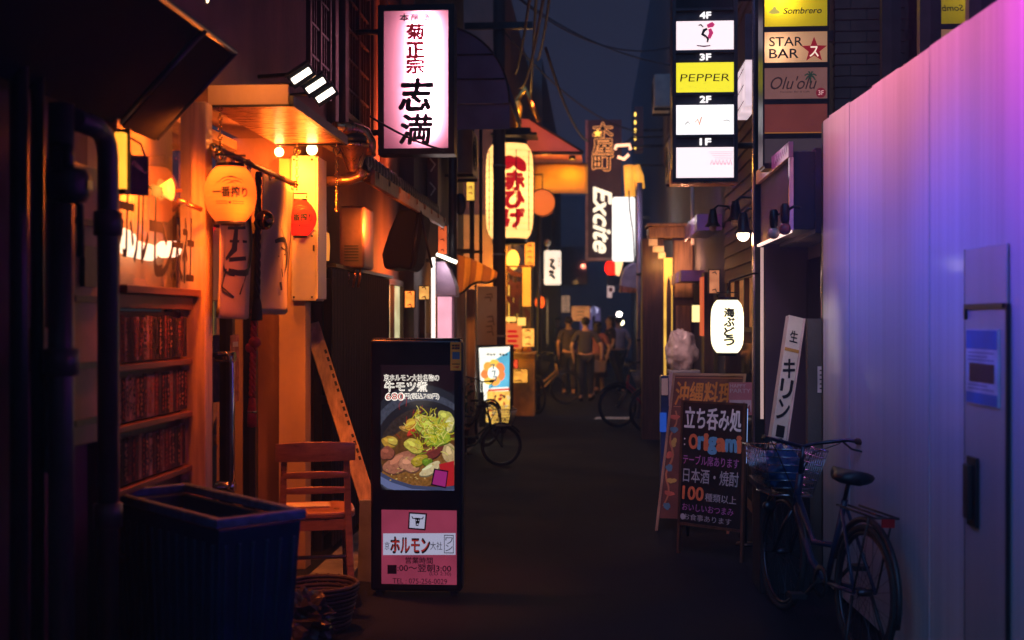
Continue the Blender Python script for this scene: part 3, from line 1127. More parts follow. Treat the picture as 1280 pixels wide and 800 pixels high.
# enamel cabinet on the wall
t = thing('wall_cabinet', 'tall cream enamel cabinet behind the red lantern, lit yellow at its top', 'cabinet', (-1.9, 7.88, 1.78))
m = MB().use(M['off_white'])
m.box(-1.98, -1.815, 7.76, 8.0, 1.775, 2.73)
m.build('casing', None, t, bevel=0.008)
m = MB().use(M['off_white'])
m.box(-1.812, -1.80, 7.75, 8.0, 1.79, 2.72)
m.box(-1.985, -1.81, 7.752, 7.759, 2.24, 2.25)
m.use(M['dark_metal'])
for x in (-1.96, -1.84):
    for z in (1.80, 2.2, 2.27, 2.7):
        m.box(x - 0.006, x + 0.006, 7.745, 7.752, z - 0.006, z + 0.006)
m.build('door_panel', None, t)
m = MB().use(M['black_metal'])
m.box(-1.83, -1.822, 7.73, 7.75, 2.1, 2.14)
m.build('latch', None, t)
t = thing('wall_lamp', 'small orange wall lamp on a short arm past the cream cabinet', 'lamp', W(407, 305, 8.3))
p = W(408, 308, 8.3)
m = MB().use(emis('orange_lamp_glass', (1, 0.3, 0.05), 0.9))
m.lathe([(0.0, 0.1), (0.02, 0.09), (0.026, 0.0), (0.02, -0.1), (0, -0.1)], p, 12)
m.build('shade', None, t)
m = MB().use(M['copper'], True)
m.tube([p + Vector((0.0, 0, 0.1)), p + Vector((0.0, 0, 0.17)), p + Vector((-0.12, 0.02, 0.18))], 0.012, 8)
m.build('bracket', None, t)

# three floodlights over the canopy
for k, (px, py, Y, lb) in enumerate(((377, 95, 6.95, 'first of the three floodlights above the copper canopy, beside the bracket'), (395, 107, 7.25, 'middle one of the three floodlights above the copper canopy'), (407, 119, 7.5, 'third of the three floodlights above the copper canopy, lowest in the row'))):
    p = W(px, py, Y)
    t = thing('floodlight', lb, 'floodlight', p, group='floodlights above the canopy')
    aim = Vector((0.35, -0.85, -0.45)).normalized()
    u = Vector((0.72, 0.15, 0.55)).normalized()
    u = (u - aim * u.dot(aim)).normalized()
    fr = Fr(p, u, aim.cross(u))
    m = MB().use(M['black_metal'])
    m.fb(fr, -0.078, 0.078, -0.046, 0.046, -0.06, -0.004)
    for j in range(5):
        m.fb(fr, -0.07, 0.07, -0.04 + j * 0.018, -0.034 + j * 0.018, -0.085, -0.06)
    m.fb(fr, -0.085, 0.085, 0.047, 0.054, -0.02, 0.02)
    m.build('housing', None, t, bevel=0.003)
    m = MB().use(emis('floodlight_glow', (1, 0.86, 0.68), 6))
    m.fb(fr, -0.062, 0.062, -0.016, 0.02, -0.003, 0.004)
    m.build('lens', None, t)
    m = MB().use(M['black_metal'], True)
    m.tube([fr.p(0, 0, -0.06), fr.p(-0.06, 0.02, -0.1), (-2.0, p.y + 0.1, p.z + 0.02)], 0.012, 8)
    m.build('bracket', None, t)
    if k == 1:
        lamp('lens_light', t, p + fr.n * 0.06, 4, (1, 0.55, 0.3), 0.05, 'SPOT', aim=p + fr.n, spot=100)


def lin(r, g, b):
    f = lambda c: (c / 255 / 12.92) if c <= 10 else ((c / 255 + 0.055) / 1.055) ** 2.4
    return (f(r), f(g), f(b))


def lit(name, rgb, k=1.0, var=0.0):
    return emis(name, lin(*rgb), k, base=[c * 0.15 for c in lin(*rgb)], rough=0.35, var=var, scale=55 if var > 0.2 else 5)


def clip(pts, r):
    u0, u1, v0, v1 = r
    for ax, lim, sg in ((0, u0, 1), (0, u1, -1), (1, v0, 1), (1, v1, -1)):
        out = []
        for i in range(len(pts)):
            a, b = pts[i], pts[(i + 1) % len(pts)]
            ia, ib = (a[ax] - lim) * sg >= 0, (b[ax] - lim) * sg >= 0
            if ia:
                out.append(a)
            if ia != ib:
                t = (lim - a[ax]) / (b[ax] - a[ax])
                out.append((a[0] + (b[0] - a[0]) * t, a[1] + (b[1] - a[1]) * t))
        pts = out
        if len(pts) < 3:
            return []
    return pts


def blob(cu, cv, ru, rv, rot=0.0, seed=0, rough=0.12, k=22):
    rr = random.Random(seed)
    ph = [rr.uniform(0, 6.28) for _ in range(4)]
    c, s = math.cos(rot), math.sin(rot)
    out = []
    for i in range(k):
        a = 2 * PI * i / k
        q = 1 + rough * (math.sin(2 * a + ph[0]) + 0.6 * math.sin(3 * a + ph[1]) + 0.4 * math.sin(5 * a + ph[2]))
        x, y = ru * q * math.cos(a), rv * q * math.sin(a)
        out.append((cu + x * c - y * s, cv + x * s + y * c))
    return out


def framed(Y):
    fr = FY(0, Y, 0)
    return fr, (lambda px, py: (W(px, py, Y).x, W(px, py, Y).z))


# ------------------------------------------------------------------ blue bin
fx = EYE + DIR * 4.5 + RGT * (-1.1)
t = thing('plastic_bin', 'big blue open plastic bin with ribbed sides in the dark near corner', 'bin', (fx.x - 0.35, fx.y + 0.4, 0))
A_ = (RGT * -0.66 + DIR * 0.75).normalized()
B_ = (RGT * 0.75 + DIR * 0.66).normalized()
F0 = Vector((fx.x, fx.y, 0))


def binp(a, b, z, tp=0.16):
    la, lb = 1.0, 0.36
    k = 1 - tp * (1 - z / 0.9)
    ca, cb = la / 2, lb / 2
    return F0 + A_ * (ca + (a - 0.5) * la * k) + B_ * (cb + (b - 0.5) * lb * k) + Vector((0, 0, z))


m = MB()
outer = [(0, 0), (0, 1), (1, 1), (1, 0)]
vs = [binp(a, b, 0.02) for a, b in outer] + [binp(a, b, 0.86) for a, b in outer] + [binp(0.5 + (a - 0.5) * 0.95, 0.5 + (b - 0.5) * 0.88, 0.86) for a, b in outer] + [binp(0.5 + (a - 0.5) * 0.94, 0.5 + (b - 0.5) * 0.86, 0.06) for a, b in outer]
fs = [(0, 1, 2, 3)] + [(i + 4, (i + 1) % 4 + 4, (i + 1) % 4, i) for i in range(4)] + [(i + 8, (i + 1) % 4 + 8, (i + 1) % 4 + 4, i + 4) for i in range(4)] + [(i + 12, (i + 1) % 4 + 12, (i + 1) % 4 + 8, i + 8) for i in range(4)] + [(15, 14, 13, 12)]
m.add(vs, fs, False)
for side in range(2):
    n_ = 13 if side == 0 else 6
    for k in range(n_):
        s_ = (k + 0.5) / n_
        for dz in (0,):
            if side == 0:
                lo, hi = (s_, 0), (s_, 0)
                off = -B_
            else:
                lo, hi = (0, s_), (0, s_)
                off = -A_
            p0, p1 = binp(*lo, 0.1), binp(*hi, 0.8)
            m.tube([p0 + off * 0.002, p1 + off * 0.002], 0.011, 6)
m.build('body', M['blue_plastic'], t, bevel=0.01)
m = MB()
def ring_(o_, i_, z0, z1):
    P = [binp(0.5 + (a - 0.5) * o_, 0.5 + (b - 0.5) * (1 + (o_ - 1) * 2.6), z0) for a, b in outer]
    Q = [binp(0.5 + (a - 0.5) * i_, 0.5 + (b - 0.5) * (1 + (i_ - 1) * 2.6), z0) for a, b in outer]
    up = Vector((0, 0, z1 - z0))
    for i in range(4):
        j = (i + 1) % 4
        m.hexa([P[i], P[j], Q[j], Q[i], P[i] + up, P[j] + up, Q[j] + up, Q[i] + up])
ring_(1.03, 0.965, 0.865, 0.905)
m.build('rim', mat('blue_plastic_pale', (0.06, 0.1, 0.22), 0.4, var=0.5, scale=20, bump=0.15), t, bevel=0.008)  # rim is a paler blue than the bin body

# ------------------------------------------------------------------ chair by the menu stand
ch = thing('wooden_chair', 'reddish brown wooden ladder-back chair beside the tall menu stand', 'chair', (0, 0, 0))
cp = W(393, 700, 7.0)
ch.location = (cp.x, cp.y, 0)
ch.rotation_euler = (0, 0, 0.26)
cw = M['chair_wood']
def post(m, pts, w, d):
    """square tapered stick through the given points"""
    k = len(pts)
    vs = []
    for i, (x, y, z) in enumerate(pts):
        ww = w[i] if isinstance(w, (list, tuple)) else w
        vs += [(x - ww / 2, y - d / 2, z), (x + ww / 2, y - d / 2, z), (x + ww / 2, y + d / 2, z), (x - ww / 2, y + d / 2, z)]
    fs = [(3, 2, 1, 0), (4 * k - 4, 4 * k - 3, 4 * k - 2, 4 * k - 1)]
    for i in range(k - 1):
        b = 4 * i
        fs += [(b + j, b + (j + 1) % 4, b + 4 + (j + 1) % 4, b + 4 + j) for j in range(4)]
    m.add(vs, fs, False)


for s in (-1, 1):
    m = MB().use(cw)
    post(m, [(s * 0.205, -0.29, 0), (s * 0.19, -0.215, 0.42), (s * 0.185, -0.2, 0.55), (s * 0.175, -0.235, 0.92)], [0.034, 0.042, 0.04, 0.034], 0.03)
    m.build('leg', None, ch, bevel=0.006, world=False)
    m = MB().use(cw)
    post(m, [(s * 0.195, 0.2, 0), (s * 0.19, 0.19, 0.5)], [0.03, 0.042], 0.036)
    m.build('leg', None, ch, bevel=0.006, world=False)
def rail(name, z0, z1, y, bow, th=0.018, w=0.19):
    m = MB().use(cw)
    n = 14
    vs = []
    for i in range(n + 1):
        u = -1 + 2 * i / n
        yy = y - bow * (1 - u * u) + 0.0
        lift = 0.012 * (1 - u * u)
        vs += [(u * w, yy - th / 2, z0), (u * w, yy + th / 2, z0), (u * w, yy + th / 2, z1 + lift), (u * w, yy - th / 2, z1 + lift)]
    fs = [(0, 1, 2, 3), (4 * n + 3, 4 * n + 2, 4 * n + 1, 4 * n)]
    for i in range(n):
        b = 4 * i
        fs += [(b + (j + 1) % 4, b + j, b + 4 + j, b + 4 + (j + 1) % 4) for j in range(4)]
    m.add(vs, fs, True)
    m.build(name, None, ch, bevel=0.003, world=False)
rail('backrest', 0.845, 0.945, -0.245, 0.035, w=0.225)
rail('slat', 0.745, 0.775, -0.225, 0.03)
rail('slat', 0.655, 0.685, -0.212, 0.025)
m = MB().use(cw)
sp = []
for i in range(25):
    a = 2 * PI * i / 24
    c_, s_ = math.cos(a), math.sin(a)
    sp.append((0.235 * math.copysign(abs(c_) ** 0.45, c_), 0.0 + 0.225 * math.copysign(abs(s_) ** 0.45, s_)))
fr = Fr((0, 0, 0.5), (1, 0, 0), (0, 1, 0))
m.prism(fr, sp[:-1], 0.005, 0.045)
m.build('seat', None, ch, bevel=0.012, world=False)
m = MB().use(cw)
for (x0, x1, y0, y1) in ((-0.17, 0.17, -0.215, -0.195), (-0.17, 0.17, 0.18, 0.2), (-0.2, -0.18, -0.18, 0.17), (0.18, 0.2, -0.18, 0.17)):
    m.box(x0, x1, y0, y1, 0.44, 0.503)
m.build('apron', None, ch, bevel=0.003, world=False)
for (a, b) in (((-0.195, -0.24, 0.25), (-0.19, 0.19, 0.25)), ((0.195, -0.24, 0.25), (0.19, 0.19, 0.25)), ((-0.19, -0.02, 0.25), (0.19, -0.02, 0.25))):
    m = MB().use(cw, True)
    m.tube([a, b], 0.012, 8)
    m.build('stretcher', None, ch, world=False)
t = thing('magazine', 'thin pale folded paper lying on the chair seat', 'paper', (cp.x - 0.03, cp.y + 0.02, 0.547))
m = MB().use(mat('old_paper', (0.55, 0.45, 0.3), 0.8, var=0.15))
m.hexa([(cp.x - 0.15, cp.y - 0.09, 0.547), (cp.x + 0.1, cp.y - 0.03, 0.547), (cp.x + 0.06, cp.y + 0.12, 0.547), (cp.x - 0.19, cp.y + 0.05, 0.547), (cp.x - 0.15, cp.y - 0.09, 0.556), (cp.x + 0.1, cp.y - 0.03, 0.556), (cp.x + 0.06, cp.y + 0.12, 0.556), (cp.x - 0.19, cp.y + 0.05, 0.556)])
m.build('sheets', None, t)
# woven basket and crumpled bag in front of it
bp = W(400, 745, 6.35)
t = thing('wicker_basket', 'round dark woven basket on the ground under the chair', 'basket', (bp.x, bp.y, 0))
m = MB().use(mat('dark_wicker', (0.05, 0.03, 0.022), 0.6, var=0.5, scale=30, bump=0.5), True)
for k in range(11):
    z = 0.015 + k * 0.022
    m.torus((bp.x, bp.y, z), 0.15 + 0.005 * k + 0.004 * (k % 2), 0.013, 'z', 30, 6)
m.use(MATS['dark_wicker'], True)
for k in range(20):
    a = 2 * PI * k / 20
    m.tube([(bp.x + 0.15 * math.cos(a), bp.y + 0.15 * math.sin(a), 0.01), (bp.x + 0.203 * math.cos(a), bp.y + 0.203 * math.sin(a), 0.25)], 0.007, 5)
m.lathe([(0.0, 0.01), (0.15, 0.01)], (bp.x, bp.y, 0), 24)
m.build('basket', None, t)
def crumple(c, rx, ry, rz, seed, amp=0.25, n=30, mm=20, freq=3.0):
    b = MB()
    b.ball((0, 0, 0), 1, n=n, m=mm)
    out = []
    for q in b.v:
        d = Vector(q).normalized() if q.length else Vector((0, 0, 1))
        k = 1 + amp * (mnoise.noise(d * freq + Vector((seed, 0, 0))) + 0.5 * mnoise.noise(d * freq * 2.7 + Vector((0, seed, 0))))
        z = d.z * rz * k
        out.append(Vector((c[0] + d.x * rx * k, c[1] + d.y * ry * k, max(c[2] - rz * 0.92, c[2] + z))))
    b.v = out
    return b
t = thing('plastic_bag', 'crumpled dark plastic bag on the ground by the blue bin', 'bag', (bp.x - 0.05, bp.y - 0.36, 0))
crumple((bp.x - 0.03, bp.y - 0.36, 0.13), 0.17, 0.13, 0.14, 4.0, amp=0.5, freq=4).build('bag', mat('dark_bag', (0.05, 0.045, 0.05), 0.25, var=0.5, scale=8, bump=0.6, bscale=25), t)
for f in t.children[0].data.polygons:
    f.use_smooth = False
# plank sign leaning on the wall and a grey board behind the menu stand
t = thing('leaning_plank', 'long orange lit wooden plank leaning beyond the chair', 'plank', (-1.5, 8.1, 0))
p1 = W(389, 404, 8.32)
p0 = W(486, 705, 7.95)
p0 = p0 - Vector((0, 0, p0.z)) + (p0 - p1) * 0
ax = (p1 - p0).normalized()
side = Vector((0.35, -0.94, 0))
side = (side - ax * side.dot(ax)).normalized()
fr = Fr(p0, ax.cross(side) * -1, ax)
if fr.n.y > 0:
    fr = Fr(p0, ax.cross(side), ax)
L_ = (p1 - p0).length
m = MB().use(M['pale_wood'])
m.fb(fr, -0.055, 0.055, 0, L_, -0.035, 0)
m.build('board', None, t, bevel=0.003)
m = MB().use(M['ink'])
v = L_ * 0.42
for k in range(16):
    h = R.uniform(0.03, 0.055)
    if k not in (4, 9):
        m.fq(fr, 0.028, 0.045, v, v + h * 0.7, 0.002)
    v += h + 0.012
m.build('lettering', None, t)
t = thing('grey_board', 'grey flat board standing between the chair and the menu stand', 'board', W(455, 700, 7.5))
m = MB().use(mat('grey_board', (0.2, 0.2, 0.23), 0.7))
pA, pB = W(447, 640, 7.5), W(464, 634, 7.42)
m.hexa([(pA.x, pA.y, 0), (pB.x + 0.14, pB.y - 0.02, 0), (pB.x + 0.14, pB.y + 0.02, 0), (pA.x, pA.y + 0.04, 0), (pA.x, pA.y + 0.06, 0.5), (pB.x + 0.14, pB.y + 0.05, 0.52), (pB.x + 0.14, pB.y + 0.09, 0.52), (pA.x, pA.y + 0.1, 0.5)])
m.build('board', None, t, bevel=0.003)

# ------------------------------------------------------------------ illuminated menu stand
Y0 = 7.1
fr, P = framed(Y0)
st = thing('menu_stand', 'tall black illuminated menu stand with a stew picture and a pink opening hours panel', 'sign', (W(520, 700, Y0).x, Y0 + 0.07, 0))
u0, v1 = P(463, 424)
u1, _ = P(577, 424)
m = MB().use(mat('stand_black', (0.014, 0.013, 0.016), 0.3, var=0.3, scale=8, bump=0.04))
m.fb(fr, u0, u1, 0.03, v1, -0.13, 0)
m.build('cabinet', None, st, bevel=0.018, seg=3)
m = MB().use(mat('stand_trim', (0.25, 0.2, 0.17), 0.3, metal=0.8))
m.fb(fr, u0 + 0.01, u1 - 0.01, v1 + 0.001, v1 + 0.006, -0.12, -0.008)
m.fb(fr, u1 + 0.001, u1 + 0.006, 0.05, v1 - 0.02, -0.11, -0.02)
m.build('trim', None, st)
for a in (u0 + 0.03, u1 - 0.07):
    MB().use(M['rubber']).fb(fr, a, a + 0.04, 0, 0.03, -0.11, -0.02).build('foot', None, st)
a0, b1_ = P(476, 456)
a1, b0 = P(568, 613)
rect = (a0, a1, b0, b1_)
pic = MB().use(lit('pic_ground', (22, 17, 25), 1))
pic.fq(fr, *rect, 0.002)
lay = [0.0024]
def shape(rgbname, rgb, pts, k=1.0, var=0.0):
    g_ = 0.3 * rgb[0] + 0.59 * rgb[1] + 0.11 * rgb[2]
    rgb = tuple(int(min(255, max(0, c * 1.08 - g_ * 0.08)) * 0.82) for c in rgb)
    q = clip([P(x, y) for x, y in pts], rect)
    if q:
        lay[0] += 0.00006
        pic.use(lit('pic_' + rgbname, rgb, k, var)).poly(fr, q[::-1] if False else q, lay[0])
def oval(n_, rgb, cx, cy, rx, ry, rot=0, seed=1, rough=0.03, k=1.0, var=0.0):
    pts = blob(cx, cy, rx, ry, rot, seed, rough, 40)
    shape(n_, rgb, pts[::-1], k, var)
shape('wall_top', (30, 14, 22), [(476, 456), (476, 505), (568, 488), (568, 456)], 1)
oval('rim_shadow', (42, 42, 52), 527, 556, 72, 76, -0.12, 1, 0.01)
oval('rim', (74, 76, 92), 527, 560, 68, 70, -0.1, 1, 0.01, var=0.3)
oval('rim_dark', (38, 35, 42), 530, 562, 62, 62, -0.1, 1, 0.012)
oval('bowl_in', (58, 46, 44), 532, 563, 57, 54, -0.1, 1, 0.015, var=0.3)
oval('broth', (104, 66, 34), 530, 572, 54, 40, -0.12, 2, 0.03, var=0.4)
oval('broth_light', (140, 94, 46), 520, 586, 44, 24, -0.2, 5, 0.05, var=0.4)
shape('rim_front', (112, 122, 168), [(470, 592), (490, 603), (515, 611), (545, 613), (575, 612), (575, 617), (540, 620), (510, 617), (484, 610), (470, 600)])
shape('rim_front_in', (70, 76, 110), [(472, 588), (492, 599), (516, 606.5), (545, 608.5), (575, 607), (575, 612), (545, 613), (515, 611), (490, 603), (470, 592)])
# chunks
chunks = [('meat_a', (176, 112, 88), 500, 578, 20, 12, -0.5), ('meat_b', (196, 136, 108), 511, 580, 12, 10, 0.4), ('cab_a', (196, 150, 62), 487, 552, 10, 7, 0.3), ('cab_b', (222, 190, 88), 491, 551, 7, 4, 0.2), ('meat_c', (150, 84, 66), 484, 566, 8, 9, 0.2), ('cab_c', (214, 196, 88), 517, 557, 11, 9, 0.5), ('meat_d', (120, 52, 46), 541, 565, 16, 7, -0.4), ('cab_d', (182, 156, 52), 524, 575, 11, 6, -0.3), ('pea', (112, 140, 40), 534, 577, 6, 5, 0.2), ('tofu', (226, 206, 160), 538, 586, 14, 6, -0.5), ('tofu_b', (206, 176, 128), 563, 568, 8, 16, -0.4), ('broth_hi', (188, 140, 74), 508, 536, 8, 4, 0.2), ('cab_e', (224, 176, 70), 517, 531, 11, 8, -0.4), ('cab_f', (230, 206, 110), 528, 524, 9, 6, 0.2), ('chili_a', (206, 62, 44), 514, 540, 6, 3, -0.6), ('cab_g', (206, 202, 98), 557, 521, 9, 8, 0.4), ('cab_h', (236, 222, 150), 562, 530, 6, 9, 0.2), ('cab_i', (188, 196, 84), 540, 535, 20, 14, 0.1), ('cab_j', (168, 186, 62), 548, 548, 15, 9, -0.3)]
for i, (n_, rgb, cx, cy, rx, ry, ro) in enumerate(chunks):
    oval(n_ + '_edge', tuple(int(c * 0.55) for c in rgb), cx + 0.6, cy + 1.2, rx * 1.05, ry * 1.08, ro, i + 3, 0.1)
    oval(n_, rgb, cx, cy, rx, ry, ro, i + 3, 0.1, var=0.25)
    oval(n_ + '_hi', tuple(min(255, int(c * 1.25)) for c in rgb), cx - rx * 0.25, cy - ry * 0.3, rx * 0.45, ry * 0.3, ro, i + 9, 0.15)
# shredded leek and chilli threads
rr = random.Random(5)
for i in range(150):
    cx, cy = rr.gauss(541, 13), rr.gauss(538, 14)
    if cx < 500 or cx > 572 or cy < 512 or cy > 572:
        continue
    a = rr.uniform(0, 6.28)
    l_ = rr.uniform(4, 13)
    bend = rr.uniform(-0.5, 0.5)
    kind = rr.random()
    rgb = (214, 200, 56) if kind < 0.34 else ((246, 232, 130) if kind < 0.58 else ((126, 146, 36) if kind < 0.8 else (176, 40, 34)))
    if rgb[0] == 176:
        cx, cy = rr.gauss(532, 17), rr.gauss(533, 15)
    w_ = 0.55 if rgb[0] == 176 else rr.uniform(0.7, 1.5)
    A, B = [], []
    for j in range(6):
        s_ = j / 5 - 0.5
        x = cx + math.cos(a) * l_ * s_ * 2 * 0.6 - math.sin(a) * bend * l_ * (4 * s_ * s_ - 0.5) * 0.6
        y = cy + math.sin(a) * l_ * s_ * 2 * 0.6 + math.cos(a) * bend * l_ * (4 * s_ * s_ - 0.5) * 0.6
        dx, dy = -math.sin(a + bend * s_ * 2), math.cos(a + bend * s_ * 2)
        A.append((x + dx * w_ / 2, y + dy * w_ / 2))
        B.append((x - dx * w_ / 2, y - dy * w_ / 2))
    shape('thread%d' % rgb[0], rgb, A + B[::-1], 1.0)
for i in range(26):
    cx, cy = rr.uniform(482, 560), rr.uniform(570, 600)
    oval('fat', (220, 180, 110), cx, cy, rr.uniform(0.6, 1.6), rr.uniform(0.4, 1), 0, i, 0.1)
# red slip and stamp
shape('slip', (190, 40, 44), [(549, 580), (570, 575), (570, 606), (556, 608)])
shape('stamp_rim', (30, 8, 30), [(543, 585), (561, 588), (558, 610), (539, 606)])
shape('stamp', (168, 48, 128), [(544.5, 587), (559.5, 589.5), (557, 608), (541, 604.5)])
pic.build('food_picture', None, st)
pm = MB()
hot = lit('menu_white', (255, 246, 232), 1.3)
def put_px(mb, s, x0, x1, y0, y1, mt, n=0.006, **k):
    ua, va = P(x0, y1)
    ub, vb = P(x1, y0)
    put(mb, fr, s, ua, ub, va, vb, mt, n=n, **k)
outl = lit('menu_outline', (120, 20, 16), 0.5)
put_px(pm, '京ホルモン大社名物の', 480, 549, 468, 476, hot, bold=0.035)
put_px(pm, '京ホルモン大社名物の', 480, 549, 468.3, 475.7, M['ink'], n=0.007, bold=-0.012)
put_px(pm, '牛モツ煮', 481, 534, 477, 489, hot, bold=0.04)
put_px(pm, '牛モツ煮', 481.4, 533.6, 477.5, 488.5, M['ink'], n=0.007, bold=-0.012)
put_px(pm, '680', 482, 505, 491, 500, hot, bold=0.05)
put_px(pm, '680', 482.5, 504.5, 491.5, 499.5, lit('menu_red', (190, 24, 14), 0.9), n=0.007, bold=0.0)
put_px(pm, '円(税込748円)', 506, 549, 491.5, 499.5, hot, bold=0.035)
put_px(pm, '円(税込748円)', 506.4, 548.6, 492, 499, M['ink'], n=0.007, bold=-0.012)
put_px(pm, '古', 545, 555, 591, 604, M['ink'], n=0.007, bold=0.01)
pm.build('lettering', None, st)
# card stickers
ca, cb = P(563, 463)
cc, ce = P(579, 426)
m = MB().use(mat('sticker_yellow', (0.75, 0.42, 0.06), 0.5, var=0.1))
x0, _ = P(563, 463)
x1, _ = P(577, 463)
m.fb(fr, x0, x1 - 0.002, cb, ce - 0.008, 0.001, 0.003)
w_ = x1 - x0
for i, (c_, dx, dz) in enumerate((((0.02, 0.02, 0.03), 0.15, 0.78), ((0.05, 0.02, 0.05), 0.4, 0.78), ((0.02, 0.03, 0.05), 0.62, 0.78), ((0.02, 0.02, 0.03), 0.15, 0.87), ((0.02, 0.02, 0.03), 0.4, 0.87), ((0.3, 0.02, 0.02), 0.62, 0.87))):
    m.use(mat('sticker_%d' % i, c_, 0.5, bump=0))
    h_ = ce - cb
    m.fq(fr, x0 + w_ * dx, x0 + w_ * (dx + 0.2), cb + h_ * (dz - 0.06), cb + h_ * dz, 0.0045)
m.use(mat('sticker_blue', (0.08, 0.2, 0.35), 0.5))
m.fq(fr, x0 + w_ * 0.18, x0 + w_ * 0.82, cb + h_ * 0.38, cb + h_ * 0.62, 0.0045)
m.use(mat('sticker_orange', (0.6, 0.1, 0.01), 0.5))
m.poly(fr, [(x0 + w_ * 0.2, cb + h_ * 0.12), (x0 + w_ * 0.8, cb + h_ * 0.15), (x0 + w_ * 0.7, cb + h_ * 0.07)], 0.0045)
m.use(M['ink']).fq(fr, x0 + w_ * 0.15, x0 + w_ * 0.85, cb + h_ * 0.2, cb + h_ * 0.23, 0.0045)
m.build('sticker', None, st)
# opening hours panel
a0, b1_ = P(477, 637)
a1, b0 = P(571, 731)
m = MB().use(lit('hours_pink', (152, 58, 84), 0.72, var=0.18))
m.fq(fr, a0, a1, b0, b1_, 0.003)
m.build('hours_panel', None, st)
m = MB()
m.use(lit('hours_white', (176, 176, 204), 0.8))
x0, z1 = P(479, 666)
x1, z0 = P(569.5, 694)
m.poly(fr, [(x0, z0 - 0.004), (x1, z0 + 0.003), (x1, z1 + 0.004), (x0, z1 - 0.003)], 0.004)
m.use(M['ink'])
x0, z1 = P(510, 640)
x1, z0 = P(534, 663)
m.poly(fr, [(x0, z0 + 0.008), (x1 - 0.01, z0), (x1, z1 - 0.006), (x0 + 0.006, z1)], 0.004)
m.use(lit('hours_white', (176, 176, 204), 0.8))
m.poly(fr, [(x0 + 0.009, z0 + 0.016), (x1 - 0.017, z0 + 0.01), (x1 - 0.01, z1 - 0.014), (x0 + 0.013, z1 - 0.009)], 0.005)
m.use(M['ink'])
cu, cv = (x0 + x1) / 2, (z0 + z1) / 2
m.poly(fr, [(cu - 0.014, cv + 0.022), (cu + 0.016, cv + 0.02), (cu + 0.013, cv - 0.004), (cu + 0.004, cv - 0.028), (cu - 0.01, cv - 0.026), (cu - 0.012, cv)], 0.0056)
m.stroke(fr, [(cu - 0.034, cv + 0.03), (cu - 0.028, cv + 0.018), (cu - 0.012, cv + 0.016)], 0.007, 0.0056)
m.stroke(fr, [(cu + 0.036, cv + 0.028), (cu + 0.03, cv + 0.016), (cu + 0.014, cv + 0.014)], 0.007, 0.0056)
m.use(lit('hours_white', (176, 176, 204), 0.8))
m.ell(fr, cu - 0.006, cv + 0.006, 0.0035, 0.003, 0.006, 10)
m.ell(fr, cu + 0.007, cv + 0.006, 0.0035, 0.003, 0.006, 10)
m.ell(fr, cu, cv - 0.017, 0.006, 0.004, 0.006, 10)
m.build('emblem', None, st)
m = MB()
put_px(m, '京', 481, 487, 677, 687, M['ink'], n=0.006)
put_px(m, 'ホルモン', 488.5, 537.5, 671.5, 691, M['ink'], n=0.006, bold=0.05)
put_px(m, 'ホルモン', 490, 536, 673.5, 689, lit('hours_red', (150, 40, 36), 0.8), n=0.007, bold=0.02)
put_px(m, '大社', 538, 553, 677, 687, M['ink'], n=0.006)
column(m, fr, 'ワン', *[P(557, 689)[0], P(566, 689)[0], P(557, 689)[1], P(557, 671)[1]], M['ink'], n=0.006)
for (x0, y0, x1, y1) in ((555.5, 668.5, 567, 669.3), (555.5, 690.5, 567, 691.3), (555.2, 668.5, 555.9, 691.3), (566.5, 668.5, 567.2, 691.3)):
    ua, va = P(x0, y1)
    ub, vb = P(x1, y0)
    m.use(M['ink']).fq(fr, ua, ub, va, vb, 0.006)
dk = mat('hours_ink', (0.03, 0.008, 0.03), 0.6, bump=0)
put_px(m, '営業時間', 507, 541, 696.5, 704, dk, n=0.006, bold=0.01)
put_px(m, '■', 484.5, 496, 706, 717, dk, n=0.006)
put_px(m, ':00～翌朝3:00', 497, 564, 705.5, 714, dk, n=0.006, bold=0.012)
put_px(m, '(LO 2:30)', 537, 564, 715, 720, dk, n=0.006)
put_px(m, 'TEL : 075-256-0029', 491, 559, 723.5, 729, dk, n=0.006)
m.build('lettering', None, st)
lamp('panel_fill', st, (W(520, 530, Y0).x, Y0 - 0.12, 1.2), 0.5, (1, 0.85, 0.7), 0.1)

